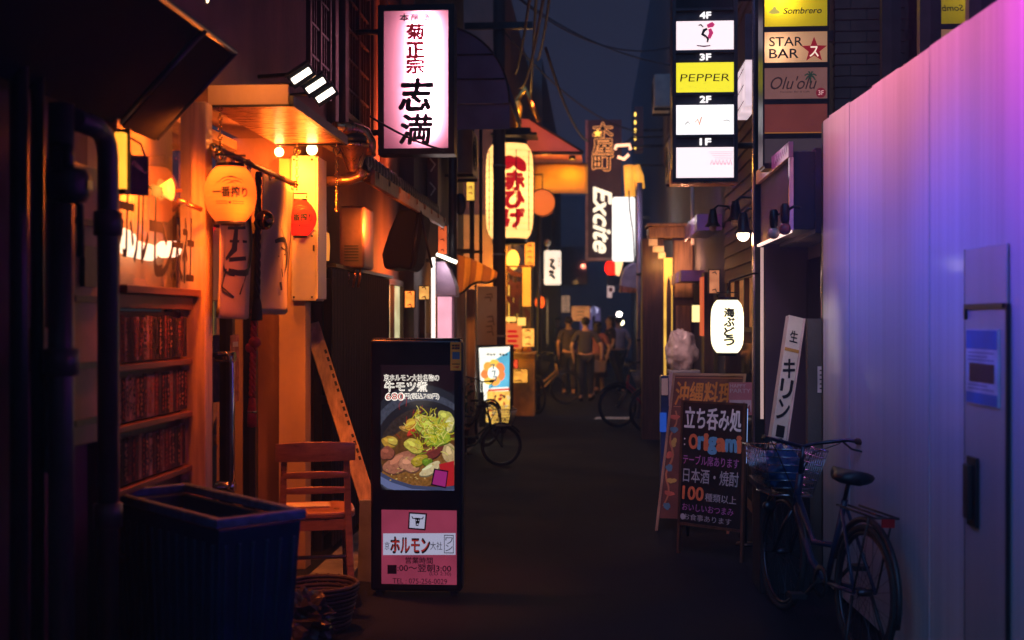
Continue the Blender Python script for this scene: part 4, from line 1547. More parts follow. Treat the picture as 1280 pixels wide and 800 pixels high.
# ------------------------------------------------------------------ tavern with tiled eave
tav = thing('tavern_building', 'reddish tavern front with lattice windows above a tiled eave', 'building', (-2.05, 10, 0))
m = MB()
m.box(-2.6, -2.05, 8.26, 12.6, 0, 8)
m.build('wall', M['red_plaster'], tav)
m = MB().use(M['dark_wood'])
for y in (9.12, 9.5, 10.72, 11.4):
    m.box(-2.05, -1.98, y, y + 0.12, 3.05, 8)
m.box(-2.05, -1.99, 9.25, 12.6, 4.75, 4.9)
m.build('timber', None, tav, bevel=0.008)
shoji = mat('shoji_paper', (0.5, 0.33, 0.26), 0.85, var=0.25, scale=3)
for (y0, y1, z0, z1) in ((8.36, 9.05, 3.32, 5.6), (9.66, 10.66, 3.3, 4.55)):
    fr = FL(-2.045, y0, z0)
    m = MB().use(M['dark_wood'])
    w_, h_ = y1 - y0, z1 - z0
    m.fb(fr, 0, w_, 0, 0.05, 0, 0.05)
    m.fb(fr, 0, w_, h_ - 0.05, h_, 0, 0.05)
    for u in (0, w_ / 2 - 0.02, w_ - 0.04):
        m.fb(fr, u, u + 0.04, 0.05, h_ - 0.05, 0, 0.05)
    n_ = int(h_ / 0.22)
    for k in range(1, n_):
        v = h_ * k / n_
        for (a, b) in ((0.04, w_ / 2 - 0.02), (w_ / 2 + 0.02, w_ - 0.04)):
            m.fb(fr, a, b, v - 0.009, v + 0.009, 0.012, 0.04)
    for k in range(1, 4):
        for base in (0.04, w_ / 2 + 0.02):
            u = base + (w_ / 2 - 0.06) * k / 4
            m.fb(fr, u - 0.008, u + 0.008, 0.05, h_ - 0.05, 0.01, 0.034)
    wn = m.build('lattice_window', None, tav)
    m = MB().use(shoji)
    m.fq(fr, 0.02, w_ - 0.02, 0.02, h_ - 0.02, 0.006)
    m.build('pane', None, wn)
# pent roof
xe, ze, xw, zw = -1.58, 2.70, -2.04, 3.02
m = MB().use(M['roof_tile'])
m.hexa([(xe, 8.32, ze), (xw, 8.32, zw), (xw, 12.3, zw), (xe, 12.3, ze), (xe, 8.32, ze + 0.03), (xw, 8.32, zw + 0.03), (xw, 12.3, zw + 0.03), (xe, 12.3, ze + 0.03)])
y = 8.36
while y < 12.3:
    m.use(M['roof_tile'], True)
    for s in range(3):
        a, b = s / 3, (s + 1) / 3 + 0.03
        m.tube([(xe + (xw - xe) * a - 0.015, y, ze + (zw - ze) * a + 0.04 - 0.006), (xe + (xw - xe) * b, y, ze + (zw - ze) * b + 0.04 - 0.014)], [0.034, 0.028], 8)
    m.ball((xe - 0.018, y, ze + 0.075), 0.018, 0.055, 0.06, n=12, m=7)
    y += 0.13
roof = m.build('roof', None, tav)
m = MB().use(M['wood'])
m.box(xe + 0.02, xe + 0.05, 8.33, 12.28, ze - 0.1, ze - 0.005)
for k in range(9):
    y = 8.45 + k * 0.47
    m.hexa([(xe + 0.06, y, ze - 0.05), (xw, y, zw - 0.06), (xw, y + 0.05, zw - 0.06), (xe + 0.06, y + 0.05, ze - 0.05), (xe + 0.06, y, ze - 0.005), (xw, y, zw - 0.005), (xw, y + 0.05, zw - 0.005), (xe + 0.06, y + 0.05, ze - 0.005)])
m.build('fascia', None, roof)
m = MB().use(M['copper'], True)
k = 10
vs, fs = [], []
for y in (8.3, 12.2):
    for i in range(k + 1):
        a = PI + PI * i / k
        vs.append((xe - 0.035 + 0.05 * math.cos(a), y, ze - 0.01 + 0.05 * math.sin(a)))
fs = [(i, i + 1, k + 2 + i, k + 1 + i) for i in range(k)]
m.add(vs, fs, True)
o = m.build('gutter', None, tav)
s = o.modifiers.new('solid', 'SOLIDIFY')
s.thickness = 0.005
# lit small window and doorway at its far end
m = MB().use(M['dark_wood'])
fr = FL(-2.045, 11.35, 0)
m.fb(fr, 0, 1.2, 1.02, 1.08, 0, 0.05)
m.fb(fr, 0, 1.2, 2.0, 2.06, 0, 0.05)
for u in (0, 0.55, 1.15):
    m.fb(fr, u, u + 0.05, 1.08, 2.0, 0, 0.05)
wn = m.build('shop_window', None, tav)
m = MB().use(emis('pale_green_window', (0.9, 0.85, 0.45), 0.7, var=0.4, scale=4))
m.fq(fr, 0.05, 1.15, 1.08, 2.0, 0.012)
m.build('pane', None, wn)
lamp('eave_fill', tav, (-1.62, 8.9, 2.35), 55, (1, 0.18, 0.02), 0.05, 'SPOT', aim=(-2.05, 9.1, 2.4), spot=140)  # added orange spots washing the wall below the eave, no fixtures
lamp('eave_fill', tav, (-1.6, 11.6, 2.2), 55, (1, 0.2, 0.02), 0.05, 'SPOT', aim=(-2.05, 11.6, 2.2), spot=140)
lamp('gutter_fill', tav, (-1.25, 9.2, 2.2), 26, (1, 0.2, 0.02), 0.05, 'SPOT', aim=(-1.62, 10.2, 2.7), spot=95)  # added spot brightening the gutter edge, no fixture
lamp('wall_wash', tav, (-1.5, 11.2, 3.2), 130, (1, 0.15, 0.04), 0.08, 'SPOT', aim=(-2.05, 11.2, 3.5), spot=130)  # added red-orange wash on the upper wall, no fixture

# copper down pipe with hopper
t = thing('copper_drainpipe', 'copper drain pipe elbow with a round hopper at the tiled eave', 'pipe', W(440, 200, 8.1))
m = MB().use(M['copper'], True)
m.tube([W(404, 227, 8.05), W(438, 225, 8.1), W(449, 221, 8.1), W(454, 212, 8.1)], 0.034, 12)
m.tube([W(462, 195, 8.15), W(462, 178, 8.15), W(456, 166, 8.15), W(445, 162, 8.12), W(418, 160, 8.0)], 0.045, 12)
m.build('tube', None, t)
m = MB().use(M['copper'], True)
p = W(442, 190, 8.12)
m.lathe([(0.04, -0.14), (0.055, -0.1), (0.1, 0.02), (0.115, 0.03), (0.115, 0.05), (0.1, 0.05), (0.085, 0.02)], p, 20)
m.build('hopper', None, t)
m = MB().use(M['black_metal'], True)
m.ball(p + Vector((-0.01, 0, 0.085)), 0.11, 0.09, 0.05, n=18, m=8)
m.build('lid', None, t)
# corrugated dark screen
t = thing('corrugated_fence', 'dark corrugated metal screen below the tiled eave', 'fence', (-1.85, 9.6, 0))
m = MB().use(mat('dark_sheet', (0.03, 0.028, 0.032), 0.42, metal=0.3, var=0.4, scale=4, bump=0.1), True)
vs, fs = [], []
n_ = 96
for i in range(n_ + 1):
    y = 8.42 + 2.4 * i / n_
    x = -1.86 + 0.016 * math.sin(i * PI / 2 + 0.4)
    vs += [(x, y, 0.04), (x, y, 2.02)]
fs = [(2 * i, 2 * i + 2, 2 * i + 3, 2 * i + 1) for i in range(n_)]
m.add(vs, fs, False)
m.build('sheet', None, t)
m = MB().use(M['black_metal'])
for z in (0.2, 1.05, 1.95):
    m.box(-1.93, -1.885, 8.42, 10.82, z, z + 0.06)
for y in (8.44, 9.6, 10.76):
    m.box(-1.99, -1.931, y, y + 0.06, 0, 2.02)
m.build('frame', None, t)
m = MB().use(M['black_metal'])
m.box(-1.9, -1.82, 8.4, 10.84, 2.025, 2.05)
m.build('cap', None, t)
# water heater
t = thing('water_heater', 'dark boxy water heater on the red wall past the cream cabinet', 'heater', W(440, 300, 8.95))
Yh = 8.9
fr, P = framed(Yh)
a, z1 = P(424, 257)
b, z0 = P(455, 335)
m = MB().use(mat('heater_enamel', (0.13, 0.075, 0.06), 0.4, var=0.3))
m.fb(fr, a, b, z0, z1, -0.4, 0)
m.build('casing', None, t, bevel=0.02, seg=3)
m = MB().use(M['dark_metal'])
for k in range(6):
    m.fb(fr, a + 0.04, b - 0.04, z0 + 0.05 + k * 0.022, z0 + 0.06 + k * 0.022, 0.001, 0.006)
m.build('vent', None, t)
for k, u in enumerate((0.05, 0.1, 0.14)):
    m = MB().use(M['copper'], True)
    m.tube([fr.p(a + u, z0 + 0.01, -0.1), fr.p(a + u, z0 - 0.06, -0.1), fr.p(a + u - 0.02, z0 - 0.14, -0.12)], 0.01, 8)
    m.build('pipe', None, t)
# black cloth bundle
t = thing('furled_awning', 'black cloth awning furled under the tiled eave', 'awning', W(503, 305, 10.6))
fr, P = framed(10.6)
pts = [P(*q) for q in ((498, 262), (512, 260), (530, 268), (526, 296), (521, 328), (514, 339), (500, 335), (480, 337), (477, 318), (486, 290))]
m = MB().use(M['black_cloth'])
m.prism(fr, pts[::-1], -0.5, 0.02)
m.build('cloth', None, t, bevel=0.04, seg=3)
m = MB().use(M['dark_metal'], True)
c0 = P(506, 300)
m.tube([fr.p(*P(524, 264), 0.04), fr.p(*P(515, 335), 0.04)], 0.014, 8)
m.tube([fr.p(*P(526, 264), 0.04), fr.p(*P(540, 335), 0.0)], 0.012, 8)
m.build('strut', None, t)

# ------------------------------------------------------------------ large lit sign
Yk = 10.0
fr, P = framed(Yk)
kx = W(520, 100, Yk)
ks = thing('lit_signboard', 'tall pink and white lit signboard with red and black brush characters', 'sign', kx)
a0, z1 = P(480, 14)
a1, z0 = P(560.5, 185)
m = MB().use(M['black_metal'])
fw = 0.05
m.fb(fr, a0 - fw, a0, z0 - fw, z1 + fw, -0.2, 0.012)
m.fb(fr, a1, a1 + fw, z0 - fw, z1 + fw, -0.2, 0.012)
m.fb(fr, a0, a1, z0 - fw, z0, -0.2, 0.012)
m.fb(fr, a0, a1, z1, z1 + fw, -0.2, 0.012)
m.fb(fr, a0 - 0.03, a1 + 0.03, z0 - 0.03, z1 + 0.03, -0.22, -0.201)
m.build('frame', None, ks)
m = MB().use(glow_panel('pink_acrylic', (0.8, 0.3, 0.45), em=0.1, emcol=(1, 0.2, 0.42), diffuse=0.25))
m.fq(fr, a0, a1, z0, z1, -0.004)
m.build('panel', None, ks)
m = MB().use(M['white_paint'])
m.fq(fr, a0, a1, z0, z1, -0.2)
m.build('reflector', None, ks)
tx = a0 + (a1 - a0) * 0.62
lamp('tube_light', ks, (tx, Yk + 0.06, (z0 + z1) / 2 + 0.03), 44, (1, 0.92, 0.86), kind='AREA', size=(0.12, (z1 - z0) * 0.84), aim=(tx, Yk - 1, (z0 + z1) / 2 + 0.03))
m = MB()
def kpx(s, x0, x1, y0, y1, mt, **k):
    ua, va = P(x0, y1)
    ub, vb = P(x1, y0)
    put(m, fr, s, ua, ub, va, vb, mt, n=0.003, **k)
kpx('本', 500, 511, 17.5, 26.5, M['ink'], bold=0.04)
kpx('醸', 514, 524, 17.5, 26.5, M['ink'], bold=0.02)
kpx('造', 527, 538, 17.5, 26.5, M['ink'], bold=0.04)
rk = emis('sign_red', (1, 0.03, 0.05), 0.16, base=(0.2, 0.01, 0.01))
for ch_, y0 in zip('菊正宗', (30, 53, 73)):
    kpx(ch_, 508.5, 530, y0, y0 + 19, rk, bold=0.05, shear=0.0)
kpx('志', 499, 541, 98.5, 138, M['ink'], bold=0.04, shear=0.12)
kpx('満', 500, 540, 143, 180, M['ink'], bold=0.034, shear=0.12)
m.build('lettering', None, ks)
m = MB().use(M['black_metal'], True)
for z in (z0 + 0.15, z1 - 0.15):
    m.tube([(a0 - fw, Yk + 0.1, z), (-2.05, Yk + 0.1, z)], 0.025, 8)
m.build('bracket', None, ks)
tag(MB().use(M['black_metal'], True).tube(sag(W(462, 145, 9.4), W(556, 188, 9.6), 0.03), 0.009, 6).build('sign_cable'), 'black cable crossing the lower corner of the pink signboard', 'cable')

# ------------------------------------------------------------------ dark bar with the domed awning
bar = thing('bar_building', 'dark bar front between the tiled eave and the utility pole', 'building', (-1.9, 15, 0))
m = MB()
m.box(-2.6, -1.9, 12.62, 17.5, 0, 8.5)
m.build('wall', M['dark_plaster'], bar)
yel = emis('yellow_window', (1.0, 0.56, 0.06), 0.95, var=0.3, scale=6)
fr = FL(-1.895, 13.0, 0.95)
m = MB().use(M['dark_wood'])
for u in (0, 0.36, 0.74, 1.1, 1.55):
    m.fb(fr, u, u + 0.07, 0, 1.0, 0, 0.06)
for v in (0, 0.5, 0.95):
    m.fb(fr, 0, 1.62, v, v + 0.05, 0.005, 0.05)
wn = m.build('bar_window', None, bar)
m = MB().use(yel)
m.fq(fr, 0.02, 1.6, 0.02, 0.98, 0.003)
m.use(M['ink'])
for (u, pts) in ((0.52, [(0, 0.9), (0.05, 0.8), (-0.02, 0.72)]), (0.56, [(0, 0.7), (-0.06, 0.62), (0.03, 0.6)]), (0.9, [(0, 0.86), (0.02, 0.7)])):
    m.stroke(fr, [(u + a, b) for a, b in pts], 0.06, 0.005)
m.build('pane', None, wn)
m = MB().use(M['red_plaster'])
m.box(-1.895, -1.86, 14.8, 17.4, 0, 2.3)
m.build('panel', None, bar)
lamp('window_fill', bar, (-1.5, 13.8, 1.8), 24, (1, 0.3, 0.03), 0.1, 'SPOT', aim=(-1.9, 13.9, 1.8), spot=140)  # added spot washing the bar wall from outside, no fixture
lamp('awning_fill', bar, (-0.95, 14.5, 2.7), 70, (1, 0.3, 0.03), 0.1, 'SPOT', aim=W(602, 350, 15.5), spot=64)  # added spot brightening the striped awning, no fixture
# domed awning
t = thing('dome_awning', 'navy domed awning high beside the pink signboard', 'awning', (-1.9, 14, 4.6))
fr, P = framed(13.2)
pl = P(560, 130)
prof = []
ax_, az = P(560, 130)[0], P(560, 130)[1]
rx, rz = P(637, 130)[0] - ax_, P(560, 33)[1] - az
n = 14
vs = []
for y in (13.2, 14.9):
    for i in range(n + 1):
        a = PI / 2 * i / n
        vs.append((ax_ - 0.1 + (rx + 0.1) * math.sin(a), y, az + rz * math.cos(a)))
fs = [(i, n + 1 + i, n + 2 + i, i + 1) for i in range(n)]
m = MB().use(M['navy_awning'], True)
m.add(vs, fs, True)
m.add([(ax_ - 0.1, 13.2, az)] + vs[:n + 1], [tuple(range(n + 2))], False)
o = m.build('canopy', None, t)
s = o.modifiers.new('solid', 'SOLIDIFY')
s.thickness = 0.012
m = MB().use(M['dark_metal'], True)
m.tube([(v[0], v[1] - 0.012, v[2] + 0.005) for v in vs[:n + 1]], 0.012, 8)
for k in (0.35, 0.7):
    x = ax_ - 0.1 + (rx + 0.1) * 0.99
    m.tube([(ax_ - 0.1, 13.185, az + rz * k * 0.9), (ax_ + rx * math.sqrt(1 - (k * 0.9) ** 2) - 0.02, 13.185, az + rz * k * 0.9)], 0.008, 6)
m.build('rib', None, t)
m = MB().use(M['navy_awning'])
m.box(-1.9, ax_ + rx, 13.215, 13.235, az - 0.28, az - 0.002)
m.build('valance', None, t)
t = thing('upper_signboard', 'dim dark red signboard under the domed awning', 'sign', (-1.7, 13.5, 3.6))
m = MB().use(mat('dim_board', (0.12, 0.06, 0.055), 0.6, var=0.4, scale=4))
m.fb(FY(-1.88, 13.5, 2.9), 0, 0.12, 0, 1.0, -0.3, 0)
m.build('board', None, t)
m = MB().use(M['off_white'])
for k in range(3):
    m.stroke(FY(-1.88, 13.5, 2.9), [(0.03, 0.85 - k * 0.27), (0.09, 0.78 - k * 0.27), (0.04, 0.7 - k * 0.27)], 0.02, 0.004)
m.build('brush_marks', None, t)
# arched fittings on the red wall left of the pole
for k, (px, py, Y, lb) in enumerate(((575, 255, 13.6, 'dark oval wall plaque on the red wall under the domed awning'),)):
    t = thing('wall_plaque', lb, 'plaque', W(px, py, Y))
    p = W(px, py, Y)
    m = MB().use(M['black_metal'], True)
    m.lathe([(0.0, 0.0), (0.06, 0.005), (0.075, 0.02), (0.07, 0.04), (0, 0.045)], p, 20, 'y', sx=0.9, sy=1.7)
    m.build('plate', None, t)
for (px, Y, z0, z1, r, lb) in ((566, 13.4, 1.9, 4.0, 0.05, 'stout dark down pipe under the domed awning'), (590, 16.6, 2.2, 4.4, 0.035, 'slim down pipe just before the utility pole'), (601, 17.0, 2.2, 4.4, 0.025, 'thin pipe touching the bright lantern edge')):
    p = W(px, 300, Y)
    t = thing('downpipe', lb, 'pipe', (p.x, p.y, z0), group='down pipes on the bar')
    m = MB().use(M['dark_metal'], True)
    m.tube([(p.x, p.y, z0), (p.x, p.y, z1)], r, 10)
    m.build('tube', None, t)
    m = MB().use(M['black_metal'])
    for z in (z0 + 0.4, z1 - 0.5):
        m.box(p.x - 0.3, p.x + r + 0.005, p.y - 0.02, p.y + 0.02, z, z + 0.04)
    m.build('clamp', None, t)

# glowing cabinet with purple hood
Yc = 13.1
fr, P = framed(Yc)
t = thing('glowing_cabinet', 'slim white glowing cabinet with a purple hood and a tube lamp on top', 'cabinet', (P(556, 400)[0], Yc, 0))
a, zt = P(547, 370)
b, _ = P(564, 370)
m = MB().use(emis('pink_white_panel', lin(236, 170, 190), 1.15, var=0.2, scale=3))
m.fb(fr, a, b, 0.45, zt, -0.05, 0)
m.build('light_panel', None, t)
m = MB().use(mat('cabinet_grey', (0.25, 0.2, 0.25), 0.5))
m.fb(fr, a - 0.03, b + 0.02, 0.0, 0.449, -0.3, 0.01)
m.fb(fr, a - 0.01, b + 0.03, 0.45, zt + 0.02, -0.3, -0.051)
m.build('casing', None, t, bevel=0.006)
m = MB().use(mat('purple_hood', (0.42, 0.3, 0.45), 0.4, var=0.15))
h0 = [P(*q) for q in ((545.5, 371), (571, 371), (570, 358), (562, 336), (556, 327), (545.5, 327))]
m.prism(fr, h0, -0.28, 0.03)
m.build('hood', None, t, bevel=0.012)
m = MB().use(emis('white_strip', (1, 0.9, 0.82), 1.6))
a2, _ = P(539.5, 400)
b2, zz = P(543.5, 322)
m.fb(fr, a2, b2, 0.9, zz, -0.04, 0.02)
m.build('light_strip', None, t)
m = MB().use(emis('tube_bright', (1, 0.92, 0.7), 4), True)
m.tube([fr.p(*P(547, 318), 0.06), fr.p(*P(572, 328.5), 0.1)], 0.02, 10)
m.build('tube_lamp', None, t)
lamp('tube_light', t, fr.p(*P(560, 333), 0.2), 3, (1, 0.85, 0.85), 0.08)

# striped awning before the pole
t = thing('striped_awning', 'amber striped cloth awning swooping out before the utility pole', 'awning', W(598, 345, 15.5))
fr, P = framed(15.5)
m = MB()
cols = [mat('awning_amber', (0.75, 0.45, 0.12), 0.8, var=0.1), mat('awning_brown', (0.34, 0.16, 0.07), 0.8, var=0.1)]
n = 14
for i in range(n):
    def pt2(s_, v):
        x = 570 + (622 - 570) * s_
        top = 318 + 22 * s_ ** 1.4
        bot = 368 - 20 * s_ + 3 * math.sin(s_ * 9)
        q = P(x, top + (bot - top) * v)
        return fr.p(q[0], q[1], 0.35 * v ** 2 + 0.02 * math.sin(s_ * 20))
    m.use(cols[0 if i in (3, 4, 7, 8, 12) else 1], True)
    vs = [pt2((i + du) / n, v / 8) for v in range(9) for du in (0, 1)]
    m.add(vs, [(2 * k, 2 * k + 2, 2 * k + 3, 2 * k + 1) for k in range(8)], True)
o = m.build('cloth', None, t)
s = o.modifiers.new('solid', 'SOLIDIFY')
s.thickness = 0.01
m = MB().use(M['black_metal'], True)
m.tube([pt2(i / 14, 1) if False else fr.p(*P(570 + 52 * i / 14, 368 - 20 * i / 14 + 3 * math.sin(i / 14 * 9)), 0.36 + 0.02 * math.sin(i / 14 * 20)) for i in range(15)], 0.016, 8)
m.build('hem', None, t)
t = thing('tall_banner', 'grey upright banner with worn marks under the striped awning', 'banner', W(608, 400, 17.25))
fr, P = framed(17.25)
a, zt = P(597, 358)
b, _ = P(621, 358)
m = MB().use(mat('grey_banner', (0.4, 0.34, 0.34), 0.7, var=0.15, scale=3))
m.fb(fr, a, b, 0.4, zt, -0.03, 0)
m.build('cloth', None, t)
m = MB().use(mat('faded_print', (0.16, 0.11, 0.1), 0.8))
for k, (x, y) in enumerate(((612, 370), (610, 374), (613, 398), (614, 404), (612, 410), (613, 417))):
    u, v = P(x, y)
    m.stroke(fr, [(u - 0.05, v + 0.02), (u + 0.03, v + 0.03), (u + 0.04, v - 0.03)], 0.025, 0.004)
m.build('print', None, t)
m = MB().use(M['dark_metal'], True)
m.tube([fr.p(a - 0.03, 0, -0.02), fr.p(a - 0.03, zt + 0.1, -0.02)], 0.014, 8)
m.build('pole', None, t)
t = thing('amber_post', 'amber lit timber post beside the grey banner', 'post', W(588, 400, 15.7))
fr, P = framed(15.7)
a, zt = P(583, 362)
b, _ = P(594, 362)
m = MB().use(M['pale_wood'])
m.fb(fr, a, b, 0, zt, -0.1, 0)
m.build('shaft', None, t, bevel=0.005)
m = MB().use(M['dark_metal'])
m.fb(fr, a - 0.01, b + 0.01, 0, 0.12, -0.11, 0.01)
m.build('shoe', None, t)

# ------------------------------------------------------------------ utility pole
pp = W(624, 400, 17.6)
t = thing('utility_pole', 'thick dark utility pole in front of the big red lettered lantern', 'pole', (pp.x, pp.y, 0))
m = MB().use(mat('pole_concrete', (0.075, 0.05, 0.05), 0.7, var=0.3, scale=3, bump=0.2), True)
m.tube([(pp.x, pp.y, 0), (pp.x, pp.y, 9)], [0.098, 0.085], 20)
m.build('shaft', None, t)
m = MB().use(M['dark_metal'])
m.box(pp.x - 0.6, pp.x + 0.6, pp.y - 0.14, pp.y - 0.09, 6.6, 6.7)
m.box(pp.x - 0.5, pp.x + 0.5, pp.y - 0.14, pp.y - 0.09, 5.9, 6.0)
m.build('crossarm', None, t)
m = MB().use(M['galv'], True)
for z in (1.4, 2.6, 3.9):
    m.lathe([(0.095, z), (0.102, z), (0.102, z + 0.03), (0.095, z + 0.03)], (pp.x, pp.y, 0), 20)
m.build('band', None, t)
# overhead cables
for k, (a, b, d) in enumerate((((666, -30), (645, 92), 0.1), ((682, -20), (650, 110), 0.25), ((672, -30), (663, 130), -0.05), ((690, -30), (672, 75), 0.15), ((682, 60), (735, 176), 0.2))):
    p = W(*a, 10.5 + k * 0.4)
    q = W(*b, 19 + (k % 3))
    lb = ('loose overhead cable curving down to the utility pole', 'lowest overhead cable drooping behind the utility pole', 'straight overhead cable running to the golden bracket', 'rightmost of the cables bunched over the lane', 'lone cable running towards the hanging lane sign')[k]
    o = MB().use(mat('cable_sheath', (0.06, 0.045, 0.05), 0.6), True).tube(sag(p, q, d), 0.016, 6).build('overhead_cable')
    tag(o, lb, 'cable', group='cables over the lane')

# ------------------------------------------------------------------ lantern tavern (yellow lit) behind the pole
izk = thing('lantern_tavern', 'yellow lit tavern front behind the pole and the big lantern', 'building', (-1.45, 24, 0))
m = MB()
m.box(-4.5, -1.5, 19.95, 29, 0, 7.5)
m.build('wall', M['red_plaster'], izk)
m = MB().use(mat('yellow_panel', (0.6, 0.4, 0.12), 0.6, var=0.2, scale=3))
m.box(-1.5, -1.44, 20.0, 28.6, 0, 3.1)
m.box(-2.4, -1.45, 19.88, 19.949, 0.0, 3.4)
m.build('panel', None, izk)
m = MB().use(emis('izakaya_window', (1, 0.55, 0.07), 1.5, var=0.4, scale=3))
m.box(-1.44, -1.42, 20.3, 22.4, 0.7, 2.3)
m.box(-1.44, -1.42, 23.0, 26.0, 0.5, 2.4)
wn = m.build('shop_window', None, izk)
m = MB().use(M['dark_wood'])
for y in (20.25, 21.3, 22.4, 22.95, 24.0, 25.0, 26.0):
    m.box(-1.42, -1.36, y, y + 0.07, 0.4, 2.5)
m.build('frame', None, wn)
lamp('front_fill', izk, (-0.9, 19.4, 3.0), 110, (1, 0.33, 0.03), 0.12, 'SPOT', aim=(-1.45, 21.2, 1.6), spot=90)  # these front spots are added to brighten the tavern, no fixtures
lamp('front_fill', izk, (-0.9, 23.5, 2.7), 60, (1, 0.3, 0.03), 0.12, 'SPOT', aim=(-1.45, 24.3, 1.2), spot=120)
lamp('front_fill', izk, (-1.75, 19.2, 2.4), 30, (1, 0.3, 0.04), 0.12, 'SPOT', aim=(-1.8, 19.9, 2.8), spot=140)

bl = W(637, 240, 19.0)
R_, H_ = 0.375, 1.5
def aka(m, c, prof, a0):
    red = emis('lantern_red_ink', (1, 0.01, 0.02), 0.55, base=(0.4, 0.004, 0.006))
    for ch_, v1, v0, u0, u1 in (('赤', 0.28, -0.0, -0.12, 0.2), ('ひ', -0.03, -0.28, -0.12, 0.2), ('げ', -0.3, -0.58, -0.12, 0.2)):
        put_curved(m, c, prof, a0 + 0.12, ch_, u0, u1, v0, v1, red, bold=0.07)
    tmp = MB()
    f0 = Fr((0, 0, 0), (1, 0, 0), (0, 1, 0))
    tmp.poly(f0, blob(-0.08, 0.42, 0.13, 0.1, 0.5, 2, 0.06))
    tmp.poly(f0, blob(0.12, 0.4, 0.14, 0.1, -0.6, 3, 0.06))
    m.use(red)
    k = 0
    vs = []
    tv, tf = sliced(tmp, 0.03)
    for q in tv:
        r = prof(q.y) + 0.006
        a = a0 + 0.12 + q.x / prof(0)
        vs.append(Vector(c) + Vector((r * math.cos(a), r * math.sin(a), q.y)))
    m.add(vs, tf, False)
lantern('giant_lantern', 'giant cream paper lantern with red brush characters behind the utility pole', bl, R_, H_, glow_panel('lantern_paper_cream', (1, 0.75, 0.42), em=0.95, emcol=(1, 0.6, 0.22), diffuse=0.3), 14, (1, 0.6, 0.25), aka, -PI / 2 + 0.06, rib=18, squareness=7, bulb=(0, 0, 0.0), cap=0.72)
gl = [o for o in bpy.data.objects if o.name == 'giant_lantern'][0]
m = MB().use(M['black_metal'], True)
for k in range(5):
    a = -PI / 2 + 0.06 + (k - 2) * 0.62 + 0.28
    m.tube([bl + Vector(((R_ + 0.012) * math.cos(a), (R_ + 0.012) * math.sin(a), -0.62)), bl + Vector(((R_ + 0.012) * math.cos(a), (R_ + 0.012) * math.sin(a), 0.62))], 0.007, 6)
for k in range(13):
    v = -0.62 + k * 1.24 / 12
    m.torus(bl + Vector((0, 0, v)), R_ + 0.003, 0.003, 'z', 40, 5)
m.build('rib', None, gl)
m = MB().use(M['black_metal'])
m.box(bl.x - 0.28, bl.x + 0.44, bl.y - 0.3, bl.y + 0.3, bl.z + 0.86, bl.z + 0.9)
m.box(bl.x - 0.2, bl.x + 0.34, bl.y - 0.2, bl.y + 0.2, bl.z + 0.902, bl.z + 0.99)
m.box(bl.x - 0.03, bl.x + 0.03, bl.y, bl.y + 1.0, bl.z + 0.92, bl.z + 0.98)
m.build('rain_hood', None, gl)

# sloped red lit awning and the glowing awning beneath it
t = thing('sloped_awning', 'red lit sloping awning jutting out right above the giant lantern', 'awning', W(690, 172, 21))
fr, P = framed(21)
tri = [P(646, 148), P(661, 149), P(727, 190), P(646, 190)]
m = MB().use(mat('red_canvas', (0.6, 0.22, 0.2), 0.8, var=0.15, scale=3))
m.prism(fr, tri[::-1], -1.6, 0)
m.build('canvas', None, t)
m = MB().use(M['dark_metal'], True)
m.tube([fr.p(*P(640, 191.5), 0.02), fr.p(*P(729, 191.5), 0.02)], 0.03, 8)
m.tube([fr.p(*P(661, 148), 0.02), fr.p(*P(729, 190), 0.02)], 0.015, 8)
m.build('frame', None, t)
lamp('wash_light', t, fr.p(*P(690, 130), 1.2), 44, (1, 0.2, 0.12), 0.1, 'SPOT', aim=fr.p(*P(680, 175), 0), spot=90)
t = thing('glowing_awning', 'amber canvas awning lit by a spot lamp under the red sloping awning', 'awning', W(700, 225, 22))
fr, P = framed(22)
m = MB()
n = 12
grid = []
for j in range(7):
    for i in range(n + 1):
        s_, v = i / n, j / 6
        x = 668 + (735 - 668) * s_
        y = 205 + 40 * v - (6 if j else 0) * math.sin(s_ * PI) * (1 - v)
        q = P(x, y)
        grid.append(fr.p(q[0], q[1], 0.55 * v))
m.use(mat('amber_canvas', (0.75, 0.42, 0.12), 0.85, var=0.12, scale=4), True)
m.add(grid, [(j * (n + 1) + i, (j + 1) * (n + 1) + i, (j + 1) * (n + 1) + i + 1, j * (n + 1) + i + 1) for j in range(6) for i in range(n)], True)
o = m.build('canvas', None, t)
s = o.modifiers.new('solid', 'SOLIDIFY')
s.thickness = 0.015
m = MB().use(M['dark_metal'], True)
m.tube([fr.p(*P(668, 205), -0.05), (-1.5, 22.1, P(668, 205)[1])], 0.02, 8)
m.tube([fr.p(*P(735, 205), -0.03), fr.p(*P(668, 205), -0.03)], 0.02, 8)
m.tube([fr.p(*P(668, 245), 0.55), (-1.5, 22.0, P(668, 250)[1])], 0.02, 8)
m.build('frame', None, t)
lq = fr.p(*P(716, 203), 0.5)
m = MB().use(M['black_metal'], True)
m.lathe([(0.02, 0.1), (0.05, 0.06), (0.07, -0.02), (0.06, -0.02), (0.02, 0.08)], lq, 14)
m.tube([lq + Vector((0, 0, 0.1)), fr.p(*P(716, 200), -0.02)], 0.012, 6)
m.build('spot_lamp', None, t)
lamp('spot_light', t, lq + Vector((0, 0, -0.05)), 12, (1, 0.4, 0.03), 0.04)
lamp('spot_light', t, fr.p(*P(684, 212), 0.75), 8, (1, 0.5, 0.06), 0.04)
t = thing('drum_lantern', 'plain round orange drum hanging right of the giant lantern', 'lantern', W(678, 254, 20.7))
p = W(678, 254, 20.7)
m = MB().use(glow_panel('drum_paper', (0.9, 0.4, 0.16), em=0.42, emcol=(1, 0.26, 0.05), diffuse=0.4), True)
